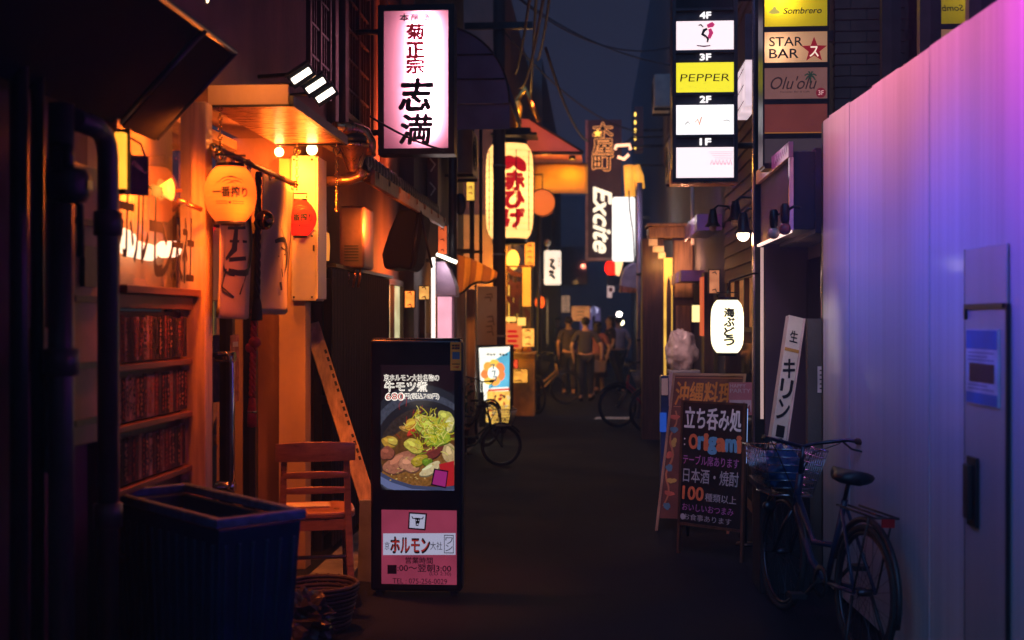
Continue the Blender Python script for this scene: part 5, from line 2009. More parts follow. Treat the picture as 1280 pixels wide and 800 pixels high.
m.lathe([(0.0, -0.14), (0.19, -0.135), (0.225, -0.1), (0.23, 0.0), (0.225, 0.1), (0.19, 0.135), (0.0, 0.14)], p, 28, 'y')
m.build('paper_shade', None, t)
m = MB().use(M['dark_metal'], True)
m.torus(p + Vector((0, -0.1, 0)), 0.228, 0.012, 'y', 28, 6)
m.tube([p + Vector((0, 0, 0.22)), p + Vector((0, 0, 0.5)), p + Vector((-0.5, 0.3, 0.52))], 0.012, 6)
m.build('hanger', None, t)
t = thing('lamp_bracket', 'golden lit A shaped bracket with an oval plate over the giant lantern', 'bracket', W(655, 140, 20.4))
fr, P = framed(20.3)
m = MB().use(M['brass'], True)
m.tube([fr.p(*P(647, 165), 0), fr.p(*P(646, 140), 0), fr.p(*P(645, 127), 0), fr.p(*P(657, 111), 0), fr.p(*P(664, 128), 0), fr.p(*P(673, 152), 0)], [0.08, 0.07, 0.06, 0.06, 0.06, 0.04], 10)
m.build('arm', None, t)
m = MB().use(mat('gold_plate', (0.8, 0.5, 0.1), 0.3, metal=0.6, var=0.2, bump=0.05), True)
q = fr.p(*P(648, 139), 0.12)
m.lathe([(0.0, -0.02), (0.08, -0.018), (0.09, 0), (0.08, 0.018), (0, 0.02)], q, 20, 'y', sx=0.8, sy=1.9)
m.build('plate', None, t)
lamp('bracket_light', t, fr.p(*P(658, 140), 0.6), 10, (1, 0.5, 0.08), 0.05)
for (px, py) in ((650, 117), (658, 109)):
    pass

# white sign box on a slim post
t = thing('box_sign', 'small white box sign with black brush marks on a slim post left of the people', 'sign', W(690, 335, 22))
fr, P = framed(22)
a, z1 = P(680, 313)
b, z0 = P(701, 356)
m = MB().use(emis('box_sign_glow', (1, 0.9, 0.72), 0.95, var=0.12, scale=2))
m.fb(fr, a, b, z0, z1, -0.22, 0)
m.build('light_box', None, t, bevel=0.03)
m = MB().use(M['ink'])
c0, _ = P(690.5, 330)
for i, (x, y, dx, dy, w_) in enumerate(((690, 325, 3, 1, 0.05), (690, 329, -2, 5, 0.05), (691, 334, 2.5, 3, 0.06), (689, 340, 3, 2, 0.07), (690, 345, 3.5, 3.5, 0.05))):
    m.stroke(fr, [P(x - dx, y - dy * 0.5), P(x + dx * 0.3, y), P(x + dx, y + dy)], w_, 0.004)
for y in (322, 326, 331):
    m.stroke(fr, [P(698, y), P(699.5, y + 2)], 0.025, 0.004)
m.build('lettering', None, t)
m = MB().use(M['dark_metal'], True)
m.tube([fr.p(*P(673, 270), -0.1), (fr.p(*P(673, 270), -0.1).x, 22.1, 0)], 0.035, 8)
m.tube([fr.p(*P(673, 317), -0.1), fr.p(*P(680, 317), -0.1)], 0.02, 6)
m.tube([fr.p(*P(673, 350), -0.1), fr.p(*P(681, 350), -0.1)], 0.02, 6)
m.build('post', None, t)
m = MB().use(M['galv'], True)
m.ball(fr.p(*P(684, 303), -0.1), 0.07, n=12, m=8)
m.tube([fr.p(*P(684, 308), -0.1), fr.p(*P(684, 314), -0.1)], 0.02, 6)
m.build('finial', None, t)

# bits of the yellow shop front: lamp, banner, posters
t = thing('round_lamp', 'round yellow globe lamp directly under the giant lantern', 'lamp', W(641, 325, 20))
m = MB().use(emis('yellow_globe', (1, 0.6, 0.08), 1.8))
m.ball(W(641, 325, 20), 0.11, 0.11, 0.17, n=18, m=12)
m.build('globe', None, t)
m = MB().use(M['black_metal'], True)
m.tube([W(641, 311, 20), W(641, 304, 20), W(633, 303, 20.2)], 0.03, 8)
m.build('bracket', None, t)
t = thing('hanging_banner', 'upright plain yellow banner right of the round yellow lamp', 'banner', W(658, 360, 20.3))
fr, P = framed(20.3)
a, z1 = P(653, 333)
b, z0 = P(663.5, 383)
m = MB().use(glow_panel('yellow_banner', (0.9, 0.6, 0.15), em=0.55, emcol=(1, 0.5, 0.06), diffuse=0.5))  # banner brightness put in as its own glow, no lamp behind
m.fb(fr, a, b, z0, z1, -0.012, 0)
m.build('cloth', None, t)
m = MB().use(M['dark_wood'], True)
m.tube([fr.p(a - 0.04, z1 + 0.01, -0.006), fr.p(b + 0.04, z1 + 0.01, -0.006)], 0.014, 8)
m.tube([fr.p(a - 0.02, z0 - 0.01, -0.006), fr.p(b + 0.02, z0 - 0.01, -0.006)], 0.012, 8)
m.build('rod', None, t)
t = thing('menu_poster', 'red barred poster with a yellow head on the tavern front', 'poster', W(643, 415, 19.8))
fr, P = framed(19.8)
a, z1 = P(632.5, 404)
b, z0 = P(652, 436)
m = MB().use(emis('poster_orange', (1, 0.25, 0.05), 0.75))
m.fb(fr, a, b, z0, z1, -0.02, 0)
m.build('sheet', None, t)
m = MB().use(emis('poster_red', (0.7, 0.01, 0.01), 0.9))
for k in range(4):
    ua, va = P(634.5, 416 + k * 6)
    ub, vb = P(646 + (k % 2) * 2, 412.5 + k * 6)
    m.fq(fr, ua, ub, va, vb, 0.003)
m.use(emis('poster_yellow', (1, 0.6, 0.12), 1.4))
ua, va = P(632.5, 402)
ub, vb = P(645, 396)
m.fb(fr, ua, ub, va, vb, -0.02, 0.004)
ua, va = P(647, 407)
ub, vb = P(657, 397)
m.fb(fr, ua, ub, va, vb, -0.03, 0.006)
m.build('print', None, t)
t = thing('counter_stand', 'yellow lit counter stand with jars outside the tavern', 'counter', W(655, 450, 20.6))
fr, P = framed(20.6)
a, z1 = P(633, 440)
b, z0 = P(668, 440)
m = MB().use(mat('counter_yellow', (0.6, 0.32, 0.07), 0.6, var=0.3))
m.fb(fr, a, b, 0.0, z1 - 0.04, -0.3, -0.03)
m.build('body', None, t)
m = MB().use(M['pale_wood'])
m.fb(fr, a - 0.03, b + 0.03, z1 - 0.04, z1, -0.34, 0.02)
m.build('top', None, t)
for k, (px, h, r, c) in enumerate(((638, 0.2, 0.07, 'counter_red'), (649, 0.26, 0.06, 'jar_yellow'), (659, 0.16, 0.08, 'jar_amber'))):
    p = W(px, 440, 20.7)
    rgb = ((0.6, 0.03, 0.02), (0.85, 0.5, 0.08), (0.7, 0.3, 0.05))[k]
    o = MB().use(mat(c, rgb, 0.3), True).lathe([(0, 0), (r, 0), (r * 1.05, h * 0.6), (r * 0.6, h * 0.8), (r * 0.65, h), (0, h)], (p.x, p.y, z1 + 0.001), 14).build('storage_jar')
    tag(o, ('red jar at the near end of the tavern counter', 'tall yellow jar in the middle of the tavern counter', 'squat amber jar at the street end of the tavern counter')[k], 'jar', group='jars on the tavern counter')
# several dark awkward fittings in front of the yellow wall
t = thing('cloth_streamer', 'dark rag like streamers hanging before the yellow tavern wall', 'streamer', W(646, 360, 19.9))
fr, P = framed(19.9)
m = MB().use(mat('streamer_brown', (0.1, 0.03, 0.015), 0.8, var=0.4))
for pts, w_ in (([(634, 335), (642, 342), (653, 344)], 0.09), ([(636, 352), (644, 358), (641, 372)], 0.12), ([(648, 352), (650, 364), (645, 376), (647, 392)], 0.09), ([(634, 370), (642, 384), (640, 396)], 0.08), ([(655, 385), (660, 392), (658, 402)], 0.08)):
    q = [P(*a) for a in pts]
    m.stroke(fr, q, w_, 0)
m.use(MATS['streamer_brown'])
m.fb(fr, P(633, 334)[0], P(665, 334)[0], P(633, 334)[1], P(633, 332)[1], -0.02, 0.0)
m.build('cloth', None, t)

# lit photo board with flower graphic, before the pole
Yp = 16.8
t = thing('photo_board', 'bright standing light board with a blue poster and an orange flower ring', 'sign', W(613, 520, Yp))
u = Vector((0.985, -0.17, 0)).normalized()
o0 = W(613, 534, Yp)
fr = Fr((o0.x, o0.y, 0), u, (0.0, 0.02, 1))
s_ = Yp / F
def B(px, py):
    return ((px - 613 - (532 - py) * -0.07 * 0.9) * s_, (534 - py) * s_ + 0.12)
m = MB().use(M['black_metal'])
m.prism(fr, [B(598, 532), B(640, 532), B(634, 428), B(589, 429)], -0.12, 0)
m.build('cabinet', None, t, bevel=0.01)
m = MB()
m.use(emis('board_white', (0.95, 0.97, 0.85), 1.25, var=0.1))
m.poly(fr, [B(600, 508), B(634.5, 505), B(631.5, 430.5), B(591.5, 432.5)], 0.004)
m.use(emis('board_cyan', (0.1, 0.5, 0.75), 0.9, var=0.25))
m.poly(fr, [B(607, 483), B(634, 481), B(631.8, 436), B(612, 448)], 0.005)
m.use(emis('board_yellow', (1, 0.6, 0.1), 1.0, var=0.35, scale=14))
m.poly(fr, [B(607, 529), B(638, 529), B(635, 486), B(606, 487)], 0.006)
m.use(emis('board_red', (0.75, 0.05, 0.02), 0.8))
m.poly(fr, [B(607, 487), B(634.5, 485), B(634.3, 482.5), B(607, 484.5)], 0.007)
n = 7
for i in range(n):
    a = 2 * PI * i / n + 0.3
    cx, cy = 612.5 + 10.5 * math.cos(a), 463.5 + 11.5 * math.sin(a)
    m.use(emis('petal_%d' % (i % 3), ((1, 0.24, 0.05), (1, 0.42, 0.06), (0.95, 0.62, 0.08))[i % 3], 1.0))
    q = [B(x, y) for x, y in blob(cx, cy, 5.6, 6.2, a, i, 0.05, 16)]
    m.poly(fr, q[::-1], 0.008 + 0.0006 * i)
m.use(emis('board_white', (0.95, 0.97, 0.85), 1.25))
m.poly(fr, [B(x, y) for x, y in blob(612.5, 463.5, 7, 8, 0, 4, 0.05, 18)][::-1], 0.014)
m.use(emis('board_blue_ink', (0.02, 0.14, 0.24), 0.6))
for (x, y) in ((611, 456), (613, 464), (615, 471)):
    m.stroke(fr, [B(x - 3, y - 2), B(x + 2, y - 3), B(x + 1, y + 3)], 0.028, 0.0155)
m.use(M['ink'])
for k in range(7):
    x = 603 + k * 4
    if k != 3:
        m.stroke(fr, [B(x, 440), B(x + 2.4, 441 + (k % 2))], 0.025, 0.0092, taper=False)
rr = random.Random(9)
for k in range(24):
    x, y = rr.uniform(609, 634), rr.uniform(490, 526)
    m.use(emis('board_spot_%d' % (k % 3), ((0.5, 0.04, 0.01), (0.12, 0.04, 0.01), (1, 0.8, 0.4))[k % 3], 0.7))
    m.poly(fr, [B(a, b) for a, b in blob(x, y, rr.uniform(1, 3.4), rr.uniform(1, 2.6), rr.uniform(0, 3), k, 0.2, 12)][::-1], 0.0095 + 0.0001 * k)
m.build('poster', None, t)
lamp('board_light', t, fr.p(0, 0.8, 0.5), 4, (0.95, 0.9, 0.8), 0.15)

# ------------------------------------------------------------------ hanging lane sign
Ye = 23.5
fr, P = framed(Ye)
t = thing('lane_sign', 'tall dark hanging sign with neon outlined characters over white script lettering', 'sign', W(756, 235, Ye))
a, z1 = P(735, 150)
b, z0 = P(777, 322)
m = MB().use(mat('sign_maroon', (0.1, 0.045, 0.055), 0.45, var=0.2))
m.fb(fr, a, b, z0, z1, -0.22, 0)
m.build('panel', None, t)
m = MB().use(mat('sign_rim', (0.4, 0.22, 0.2), 0.4, metal=0.4))
m.fb(fr, a - 0.05, a, z0, z1, -0.23, 0.02)
m.fb(fr, a - 0.05, b + 0.03, z0 - 0.06, z0, -0.23, 0.02)
m.build('frame', None, t)
m = MB()
nr = emis('neon_amber', (1, 0.35, 0.1), 1.6)
for ch_, y0, y1 in (('木', 154, 172), ('屋', 174, 192), ('町', 194, 213)):
    ua, va = P(741, y1)
    ub, vb = P(766, y0)
    put(m, fr, ch_, ua, ub, va, vb, nr, n=0.01, bold=0.05)
    put(m, fr, ch_, ua, ub, va, vb, M['ink'], n=0.014, bold=0.015)
m.use(emis('neon_yellow', (1, 0.55, 0.08), 2.2))
st_ = []
cx, cy = P(747, 167)
for k in range(10):
    r = 0.085 if k % 2 == 0 else 0.04
    an = PI / 2 + k * PI / 5
    st_.append((cx + r * math.cos(an), cy + r * math.sin(an)))
m.poly(fr, st_, 0.018)
ws = emis('script_white', (1, 0.86, 0.62), 1.5)
ua, va = P(742, 316)
ub, vb = P(764, 234)
put(m, fr, 'Excite', ua, ub, va, vb, ws, n=0.012, bold=0.03, shear=0.35, rot=-PI / 2)
m.build('lettering', None, t)
m = MB().use(M['dark_metal'], True)
for z in (z0 + 0.4, z1 - 0.5):
    m.tube([(b, Ye + 0.12, z), (1.4, Ye + 0.12, z)], 0.03, 8)
m.build('bracket', None, t)

# white box light, red lantern, vent hood, slim pole
t = thing('white_light_box', 'blown out white light box with a dark cable hanging beside the script sign', 'sign', W(780, 287, 21.6))
fr, P = framed(21.6)
a, z1 = P(765.5, 246)
b, z0 = P(794, 326)
m = MB().use(emis('white_box_glow', (1, 0.97, 0.92), 1.4))
m.fb(fr, a, b, z0, z1, -0.3, 0)
m.build('light_box', None, t, bevel=0.045, seg=3)
m = MB().use(M['black_metal'], True)
m.tube([fr.p(*P(786, 238), 0.02), fr.p(*P(787, 262), 0.02), fr.p(*P(791, 290), 0.02), fr.p(*P(793, 326), 0.01)], 0.014, 6)
m.build('cable', None, t)
m = MB().use(M['dark_metal'])
m.fb(fr, b + 0.0, b + 0.1, z0 + 0.1, z1 - 0.1, -0.2, -0.1)
m.fb(fr, b + 0.05, 1.0, z1 - 0.4, z1 - 0.34, -0.18, -0.12)
m.build('bracket', None, t)
m = MB().use(emis('candle_glow', (1, 0.6, 0.25), 1.6))
m.prism(fr, [P(769, 327), P(779, 327), P(777, 336), P(774, 345), P(769.5, 343)], -0.15, -0.05)
m.build('base', None, t)
lamp('box_light', t, fr.p(*P(778, 287), 0.6), 12, (1, 0.85, 0.75), 0.2)
p = W(764, 335, 25)
lantern('paper_lantern', 'small plain red paper lantern below the script sign', p, 0.13, 0.3, pap_r, 4, (1, 0.1, 0.06), None, -PI / 2, bulb=(0, 0, 0))
t = thing('vent_hood', 'grey curved vent hood under the blown out white light box', 'hood', W(788, 350, 20.8))
fr, P = framed(20.8)
m = MB().use(mat('hood_grey', (0.4, 0.33, 0.36), 0.4, metal=0.3))
m.prism(fr, [P(774, 365), P(800, 366), P(801, 330), P(791, 328), P(780, 335), P(776, 348)], -0.5, 0)
m.build('hood', None, t, bevel=0.02)
m = MB().use(M['copper'])
m.prism(fr, [P(774, 365), P(800, 366), P(800, 361), P(774.5, 357)], 0.003, 0.02)
m.build('rim', None, t)
pq = W(799.5, 400, 20.2)
t = thing('slim_pole', 'slim grey street pole between the white light box and the dark shop', 'pole', (pq.x, pq.y, 0))
m = MB().use(mat('pole_grey', (0.3, 0.22, 0.24), 0.4, metal=0.3), True)
m.tube([(pq.x, pq.y, 0), (pq.x, pq.y, 3.95)], 0.05, 14)
m.build('shaft', None, t)
m = MB().use(M['dark_metal'], True)
for z in (1.3, 2.4):
    m.lathe([(0.05, z), (0.06, z), (0.06, z + 0.04), (0.05, z + 0.04)], (pq.x, pq.y, 0), 14)
m.build('band', None, t)
# festive tube cluster above the white box
t = thing('neon_cluster', 'amber lit tubes and curls hung above the white light box', 'neon sign', W(787, 210, 22.3))
fr, P = framed(22.3)
m = MB().use(emis('cluster_gold', (1, 0.42, 0.05), 0.95, var=0.4, scale=3), True)
m.tube([fr.p(*P(788, 245), -0.1), fr.p(*P(787, 225), -0.1), fr.p(*P(786, 206), -0.1)], 0.1, 10)
m.tube([fr.p(*P(801, 235), -0.1), fr.p(*P(799, 220), -0.1), fr.p(*P(795, 206), -0.1)], [0.08, 0.09, 0.07], 10)
m.build('tube', None, t)
m = MB().use(emis('cluster_pink', (1, 0.5, 0.3), 2.2), True)
m.tube([fr.p(*P(769, 187), 0), fr.p(*P(770, 182), 0), fr.p(*P(787, 181), 0), fr.p(*P(788, 187), 0)], 0.03, 8)
m.tube([fr.p(*P(772, 196), 0), fr.p(*P(780, 199), 0), fr.p(*P(786, 193), 0)], 0.03, 8)
m.build('curl', None, t)
m = MB().use(M['dark_metal'], True)
m.tube([fr.p(*P(778, 182), -0.05), fr.p(*P(790, 170), -0.2), (1.3, 22.6, P(790, 168)[1])], 0.02, 6)
m.tube([fr.p(*P(787, 206), -0.1), (1.3, 22.6, P(790, 204)[1])], 0.02, 6)
m.build('bracket', None, t)
lamp('tube_light', t, fr.p(*P(780, 215), 0.5), 8, (1, 0.45, 0.1), 0.1)
t = thing('edge_lit_sign', 'narrow sign edge with a column of amber dots above the neon tubes', 'sign', W(798, 165, 24))
fr, P = framed(24)
a, z1 = P(793, 133)
b, z0 = P(804, 188)
m = MB().use(mat('sign_maroon', (0.1, 0.045, 0.055), 0.45))
m.fb(fr, a, b, z0, z1, -0.5, 0)
m.build('panel', None, t)
m = MB().use(emis('dot_amber', (1, 0.6, 0.1), 3))
for y in (143, 153, 163, 173, 184):
    u, v = P(794, y)
    m.ell(fr, u, v, 0.02, 0.045, 0.004, 12)
u, v = P(782, 163)
m.build('dots', None, t)
m = MB().use(M['dark_metal'], True)
m.tube([fr.p(b, (z0 + z1) / 2, -0.25), (1.4, 24.25, (z0 + z1) / 2)], 0.03, 8)
m.build('bracket', None, t)

# ------------------------------------------------------------------ far end of the lane
def far(name, lab, x0, x1, y0, y1, h, m_, win):
    t = thing(name, lab, 'building', ((x0 + x1) / 2, y0, 0))
    b = MB()
    b.box(x0, x1, y0, y1, 0, h)
    b.build('wall', m_, t)
    for (fr_, u0, u1, v0, v1, mm_) in win:
        w_ = MB().use(M['dark_wood'])
        w_.fb(fr_, u0 - 0.06, u0, v0 - 0.06, v1 + 0.06, 0, 0.05)
        w_.fb(fr_, u1, u1 + 0.06, v0 - 0.06, v1 + 0.06, 0, 0.05)
        w_.fb(fr_, u0, u1, v1, v1 + 0.06, 0, 0.05)
        w_.fb(fr_, u0, u1, v0 - 0.06, v0, 0, 0.05)
        wf_ = w_.build('window', None, t)
        w_ = MB().use(mm_)
        w_.fq(fr_, u0, u1, v0, v1, 0.004)
        w_.build('pane', None, wf_)
    return t


far('far_house', 'dark house beyond the small white box sign', -5, -1.25, 29.1, 46, 8, M['dark_plaster'], [(FL(-1.25, 31, 0), 0, 1.6, 1.0, 2.2, emis('far_window_a', (1, 0.6, 0.25), 0.35, var=0.5, scale=2)), (FL(-1.25, 36, 0), 0, 2, 3.6, 4.8, M['dark_glass'])])
far('closing_building', 'dark building closing the far end of the lane behind the people', -6, 6, 52, 58, 7, M['navy_wall'], [(FY(-1.5, 52, 0), 0, 1.2, 3.2, 4.8, M['dark_glass']), (FY(0.6, 52, 0), 0, 1.2, 3.2, 4.8, M['dark_glass']), (FY(-0.6, 52, 0), 0, 0.9, 0.3, 2.2, emis('far_window_b', (0.6, 0.4, 0.8), 0.12, var=0.5, scale=2))])
for k, (px, py, Y, rgb, st_, lb) in enumerate(((774, 393, 40, (1, 0.9, 0.8), 12, 'tiny white lamp over the people, upper of two'), (776.5, 403, 40, (1, 0.85, 0.5), 10, 'tiny warm lamp over the people, lower of two'), (743, 388, 44, (0.6, 0.55, 0.9), 1.2, 'faint violet lamp above the walking people'), (694, 409, 42, (0.9, 0.8, 0.6), 4, 'faint lamp beyond the man at the back of the group'), (691, 438, 44, (1, 0.7, 0.2), 3, 'faint amber lamp low behind the group'))):
    p = W(px, py, Y)
    t = thing('street_lamp', lb, 'lamp', (p.x, p.y, 0), group='lamps at the far end')
    m = MB().use(emis('far_lamp_%d' % k, rgb, st_))
    m.ball(p, 0.09 if k < 2 else 0.14, n=12, m=8)
    m.build('globe', None, t)
    m = MB().use(M['black_metal'], True)
    m.tube([(p.x, p.y, 0), (p.x, p.y, p.z - 0.08)], 0.03, 8)
    m.build('post', None, t)
t = thing('small_box_sign', 'little white upright sign with a red dot far behind the red lantern', 'sign', W(763, 364, 30))
fr, P = framed(30)
m = MB().use(emis('pale_sign', (0.9, 0.6, 0.55), 0.6))
m.prism(fr, [P(759, 372), P(765, 372), P(765, 366), P(768, 364), P(768, 358), P(759, 357)], -0.1, 0)
m.build('panel', None, t)
m = MB().use(M['red_ink'])
u, v = P(763.5, 362)
m.ell(fr, u, v, 0.05, 0.06, 0.004, 14)
m.build('dot', None, t)
m = MB().use(M['dark_metal'], True)
m.tube([fr.p(*P(765, 362), -0.05), (1.3, 30.05, P(765, 362)[1])], 0.02, 6)
m.build('bracket', None, t)
t = thing('far_lightbox', 'dim violet sign glow between the people and the far house', 'sign', W(742, 385, 38))
fr, P = framed(38)
m = MB().use(emis('violet_dim', (0.35, 0.3, 0.6), 0.28, var=0.3, scale=3))
m.prism(fr, [P(739, 394), P(746, 395), P(745, 386), P(742, 381), P(739, 386)], -0.2, 0)
m.build('panel', None, t)
m = MB().use(M['dark_metal'], True)
m.tube([fr.p(*P(742, 395), -0.1), (fr.p(*P(742, 395)).x, 38.1, 0)], 0.04, 8)
m.build('post', None, t)

# ------------------------------------------------------------------ coloured lamps of the lane entrance, washing the metal hoarding
HO = Vector((1.41, 7.5, 0))
HU = Vector((0.047, -1, 0)).normalized()
HF = Fr(HO, HU)


def hp(u, z, n=0.0):
    return HF.p(u, z, n)


def hu(px):
    d = ray(px, 400)
    # solve EYE + t d = HO + u HU in plan
    det = d.x * -HU.y + HU.x * d.y
    rx, ry = HO.x - EYE.x, HO.y - EYE.y
    t = (rx * -HU.y + HU.x * ry) / det
    q = EYE + d * t
    return (q - HO).dot(HU), t


def hz(px, py):
    u, t = hu(px)
    return u, 1.65 + (400 - py) / F * t


# ------------------------------------------------------------------ metal hoarding with a door
hoard = thing('metal_hoarding', 'tall smooth metal hoarding washed pink and blue along the lane', 'hoarding', HO)
hm = mat('hoarding_metal', (0.47, 0.49, 0.53), 0.42, metal=0.0, var=0.13, scale=2.6, bump=0.045, bscale=7, stretch=(9, 9, 0.04), spec=0.22)
hm.node_tree.nodes['Principled BSDF'].inputs['Coat Weight'].default_value = 0.1
hm.node_tree.nodes['Principled BSDF'].inputs['Coat Roughness'].default_value = 0.08
ztop = hz(1030, 150)[1]
m = MB()
edges = [0.0, 0.16, 0.62]
while edges[-1] < 7.0:
    edges.append(edges[-1] + 0.46)
for i in range(len(edges) - 1):
    dn = 0.0015 * math.sin(i * 2.1)
    m.fb(HF, edges[i] + 0.0003, edges[i + 1] - 0.0003, 0.05, ztop + 0.006 * (i % 2) - 0.004, -0.035, dn)
m.build('panels', hm, hoard, bevel=0.0008)
m = MB().use(M['dark_metal'])
m.fb(HF, -0.05, -0.004, 0, ztop - 0.01, -0.08, -0.002)
for u in (1.2, 2.6, 4.0, 5.4, 6.8):
    m.fb(HF, u, u + 0.06, 0, ztop - 0.05, -0.1, -0.04)
m.fb(HF, 0, 7, ztop - 0.2, ztop - 0.14, -0.15, -0.1)
m.build('frame', None, hoard)
# door
ua, zt = hz(1210, 312)
ub, _ = hz(1263, 312)
dm = mat('hoarding_door', (0.38, 0.38, 0.42), 0.4, metal=0.25, var=0.1, scale=2, bump=0.06, stretch=(4, 4, 0.1))
m = MB().use(dm)
m.fb(HF, ua, ub, 0.06, zt, 0.006, 0.014)
door = m.build('door', None, hoard, bevel=0.004)
m = MB().use(M['black_metal'])
u0_, z0_ = hz(1213, 384)
u1_, z1_ = hz(1261, 381)
m.fb(HF, ua + 0.02, ub - 0.012, z0_ - 0.008, z0_ + 0.012, 0.015, 0.026)
m.fb(HF, ua + 0.02, ua + 0.034, z0_ - 0.05, z0_ - 0.009, 0.015, 0.026)
m.fb(HF, ub + 0.002, ub + 0.014, 0.06, z0_ + 0.01, 0.006, 0.02)
m.fb(HF, ua - 0.006, ua - 0.001, 0.06, zt, 0.006, 0.014)
m.build('rail', None, door)
m = MB().use(M['black_metal'])
u0_, z0_ = hz(1217, 655)
u1_, z1_ = hz(1229, 573)
m.fb(HF, u0_, u1_, z0_, z1_, 0.0145, 0.03)
m.use(M['dark_metal'])
m.fb(HF, u0_ + 0.015, u1_ - 0.03, z0_ + 0.03, z1_ - 0.03, 0.031, 0.05)
m.build('handle', None, door, bevel=0.003)
t = thing('safety_notice', 'blue and white notice sheet stuck on the hoarding door', 'notice', hp(hz(1235, 460)[0], hz(1235, 460)[1], 0.02))
m = MB().use(mat('notice_white', (0.55, 0.55, 0.62), 0.5))
u0_, z0_ = hz(1215, 503)
u1_, z1_ = hz(1255, 412)
m.fb(HF, u0_, u1_, z0_, z1_, 0.0145, 0.0235)
m.build('sheet', None, t)
w_, h_ = u1_ - u0_, z1_ - z0_
m = MB().use(mat('notice_blue', (0.02, 0.14, 0.42), 0.5))
m.fq(HF, u0_ + 0.004, u1_ - 0.004, z1_ - h_ * 0.26, z1_ - 0.004, 0.0255)
m.fq(HF, u0_ + 0.004, u1_ - 0.004, z0_ + 0.004, z0_ + h_ * 0.16, 0.0255)
m.use(mat('notice_brown', (0.07, 0.035, 0.03), 0.6))
m.fq(HF, u0_ + w_ * 0.12, u1_ - w_ * 0.1, z0_ + h_ * 0.3, z0_ + h_ * 0.55, 0.0255)
m.use(mat('notice_line', (0.2, 0.2, 0.3), 0.6))
for k, v in enumerate((0.68, 0.63, 0.585, 0.25, 0.2)):
    m.fq(HF, u0_ + w_ * 0.08, u1_ - w_ * (0.1 + 0.2 * (k % 2)), z0_ + h_ * v, z0_ + h_ * (v + 0.018), 0.0255)
m.build('print', None, t)

# the coloured lamps themselves (the glow that the hoarding mirrors)
q = hp(4.2, 2.9)
for nm_, y_, z_, w_, c_, az_, sp_ in (('pink_neon_light', 6.95, 3.35, 95, (1.0, 0.28, 0.34), 3.06, 92), ('pink_neon_light', 6.0, 3.35, 95, (1.0, 0.22, 0.34), 3.04, 92), ('pink_neon_light', 5.0, 3.35, 75, (1.0, 0.16, 0.44), 3.04, 92), ('magenta_neon_light', 4.0, 3.2, 110, (1.0, 0.05, 0.9), 2.85, 90), ('magenta_neon_light', 3.2, 3.1, 100, (0.8, 0.03, 1.0), 2.65, 100), ('blue_neon_light', 6.6, 2.2, 36, (0.1, 0.14, 1.0), 2.02, 116), ('blue_neon_light', 5.2, 2.2, 44, (0.05, 0.09, 1.0), 1.98, 116), ('blue_neon_light', 3.9, 2.2, 44, (0.05, 0.06, 1.0), 1.98, 116)):
    xf_ = HO.x + (HO.y - y_) * 0.047
    lamp(nm_, None, (xf_ - 0.95, y_, z_), w_, c_, 0.1, 'SPOT', aim=(xf_, y_, az_), spot=sp_, blend=1.0)

# ------------------------------------------------------------------ building behind the hoarding
off = thing('glass_office', 'dark glazed building rising behind the hoarding', 'building', (2.0, 6, 0))
m = MB()
m.box(1.98, 3.5, 2.0, 8.5, 0, 2.95)
m.box(2.0, 3.5, 2.0, 8.5, 6.5, 9)
m.box(3.4, 3.5, 2.0, 8.5, 2.95, 6.5)
m.build('wall', M['dark_plaster'], off)
m = MB().use(M['dark_metal'])
for y in (2.0, 3.6, 5.2, 6.1, 7.0, 7.9):
    m.box(1.86, 1.97, y, y + 0.06, 2.951, 6.49)
m.box(1.86, 1.97, 2.0, 7.96, 2.9, 2.95)
m.box(1.87, 1.96, 2.0, 7.9, 4.6, 4.66)
wn = m.build('window', None, off)
m = MB().use(glass('office_glass', (0.2, 0.2, 0.24), 0.2, 0.02))
m.fq(FRt(1.92, 7.9, 2.95), 0, 5.9, 0, 3.5)
m.build('pane', None, wn)
t = thing('brick_pier', 'dark brick pier at the right edge of the yellow and red sign stack', 'pier', (1.9, 8.9, 0))
m = MB().use(mat('dark_brick', (0.13, 0.075, 0.06), 0.8, var=0.4, scale=5, bump=0.2))
zz = 0.0
k = 0
while zz < 7:
    y = 0
    for j in range(3):
        a = 1.68 + j * 0.22 - (0.11 if k % 2 else 0)
        m.box(max(1.68, a), min(2.28, a + 0.21), 8.5, 8.6, zz, zz + 0.068)
    zz += 0.078
    k += 1
m.build('bricks', None, t)
m = MB().use(M['dark_plaster'])
m.box(1.69, 2.27, 8.515, 9.6, 0, 7.2)
m.build('core', None, t)

# ------------------------------------------------------------------ porch shop
por = thing('porch_shop', 'dark purple shop porch with pink trimmed box canopy and white lit edges', 'building', (1.55, 8.4, 0))
m = MB().use(M['purple_wall'])
m.box(1.262, 1.40, 7.72, 9.2, 2.225, 2.72)
m.box(1.4, 2.0, 7.705, 9.2, 2.2, 2.74)
m.build('canopy', None, por, bevel=0.004)
m = MB().use(M['purple_wall'])
m.box(1.62, 1.7, 7.9, 9.25, 0, 2.2)
m.box(1.30, 1.62, 9.21, 9.28, 0, 2.8)
m.build('wall', None, por)
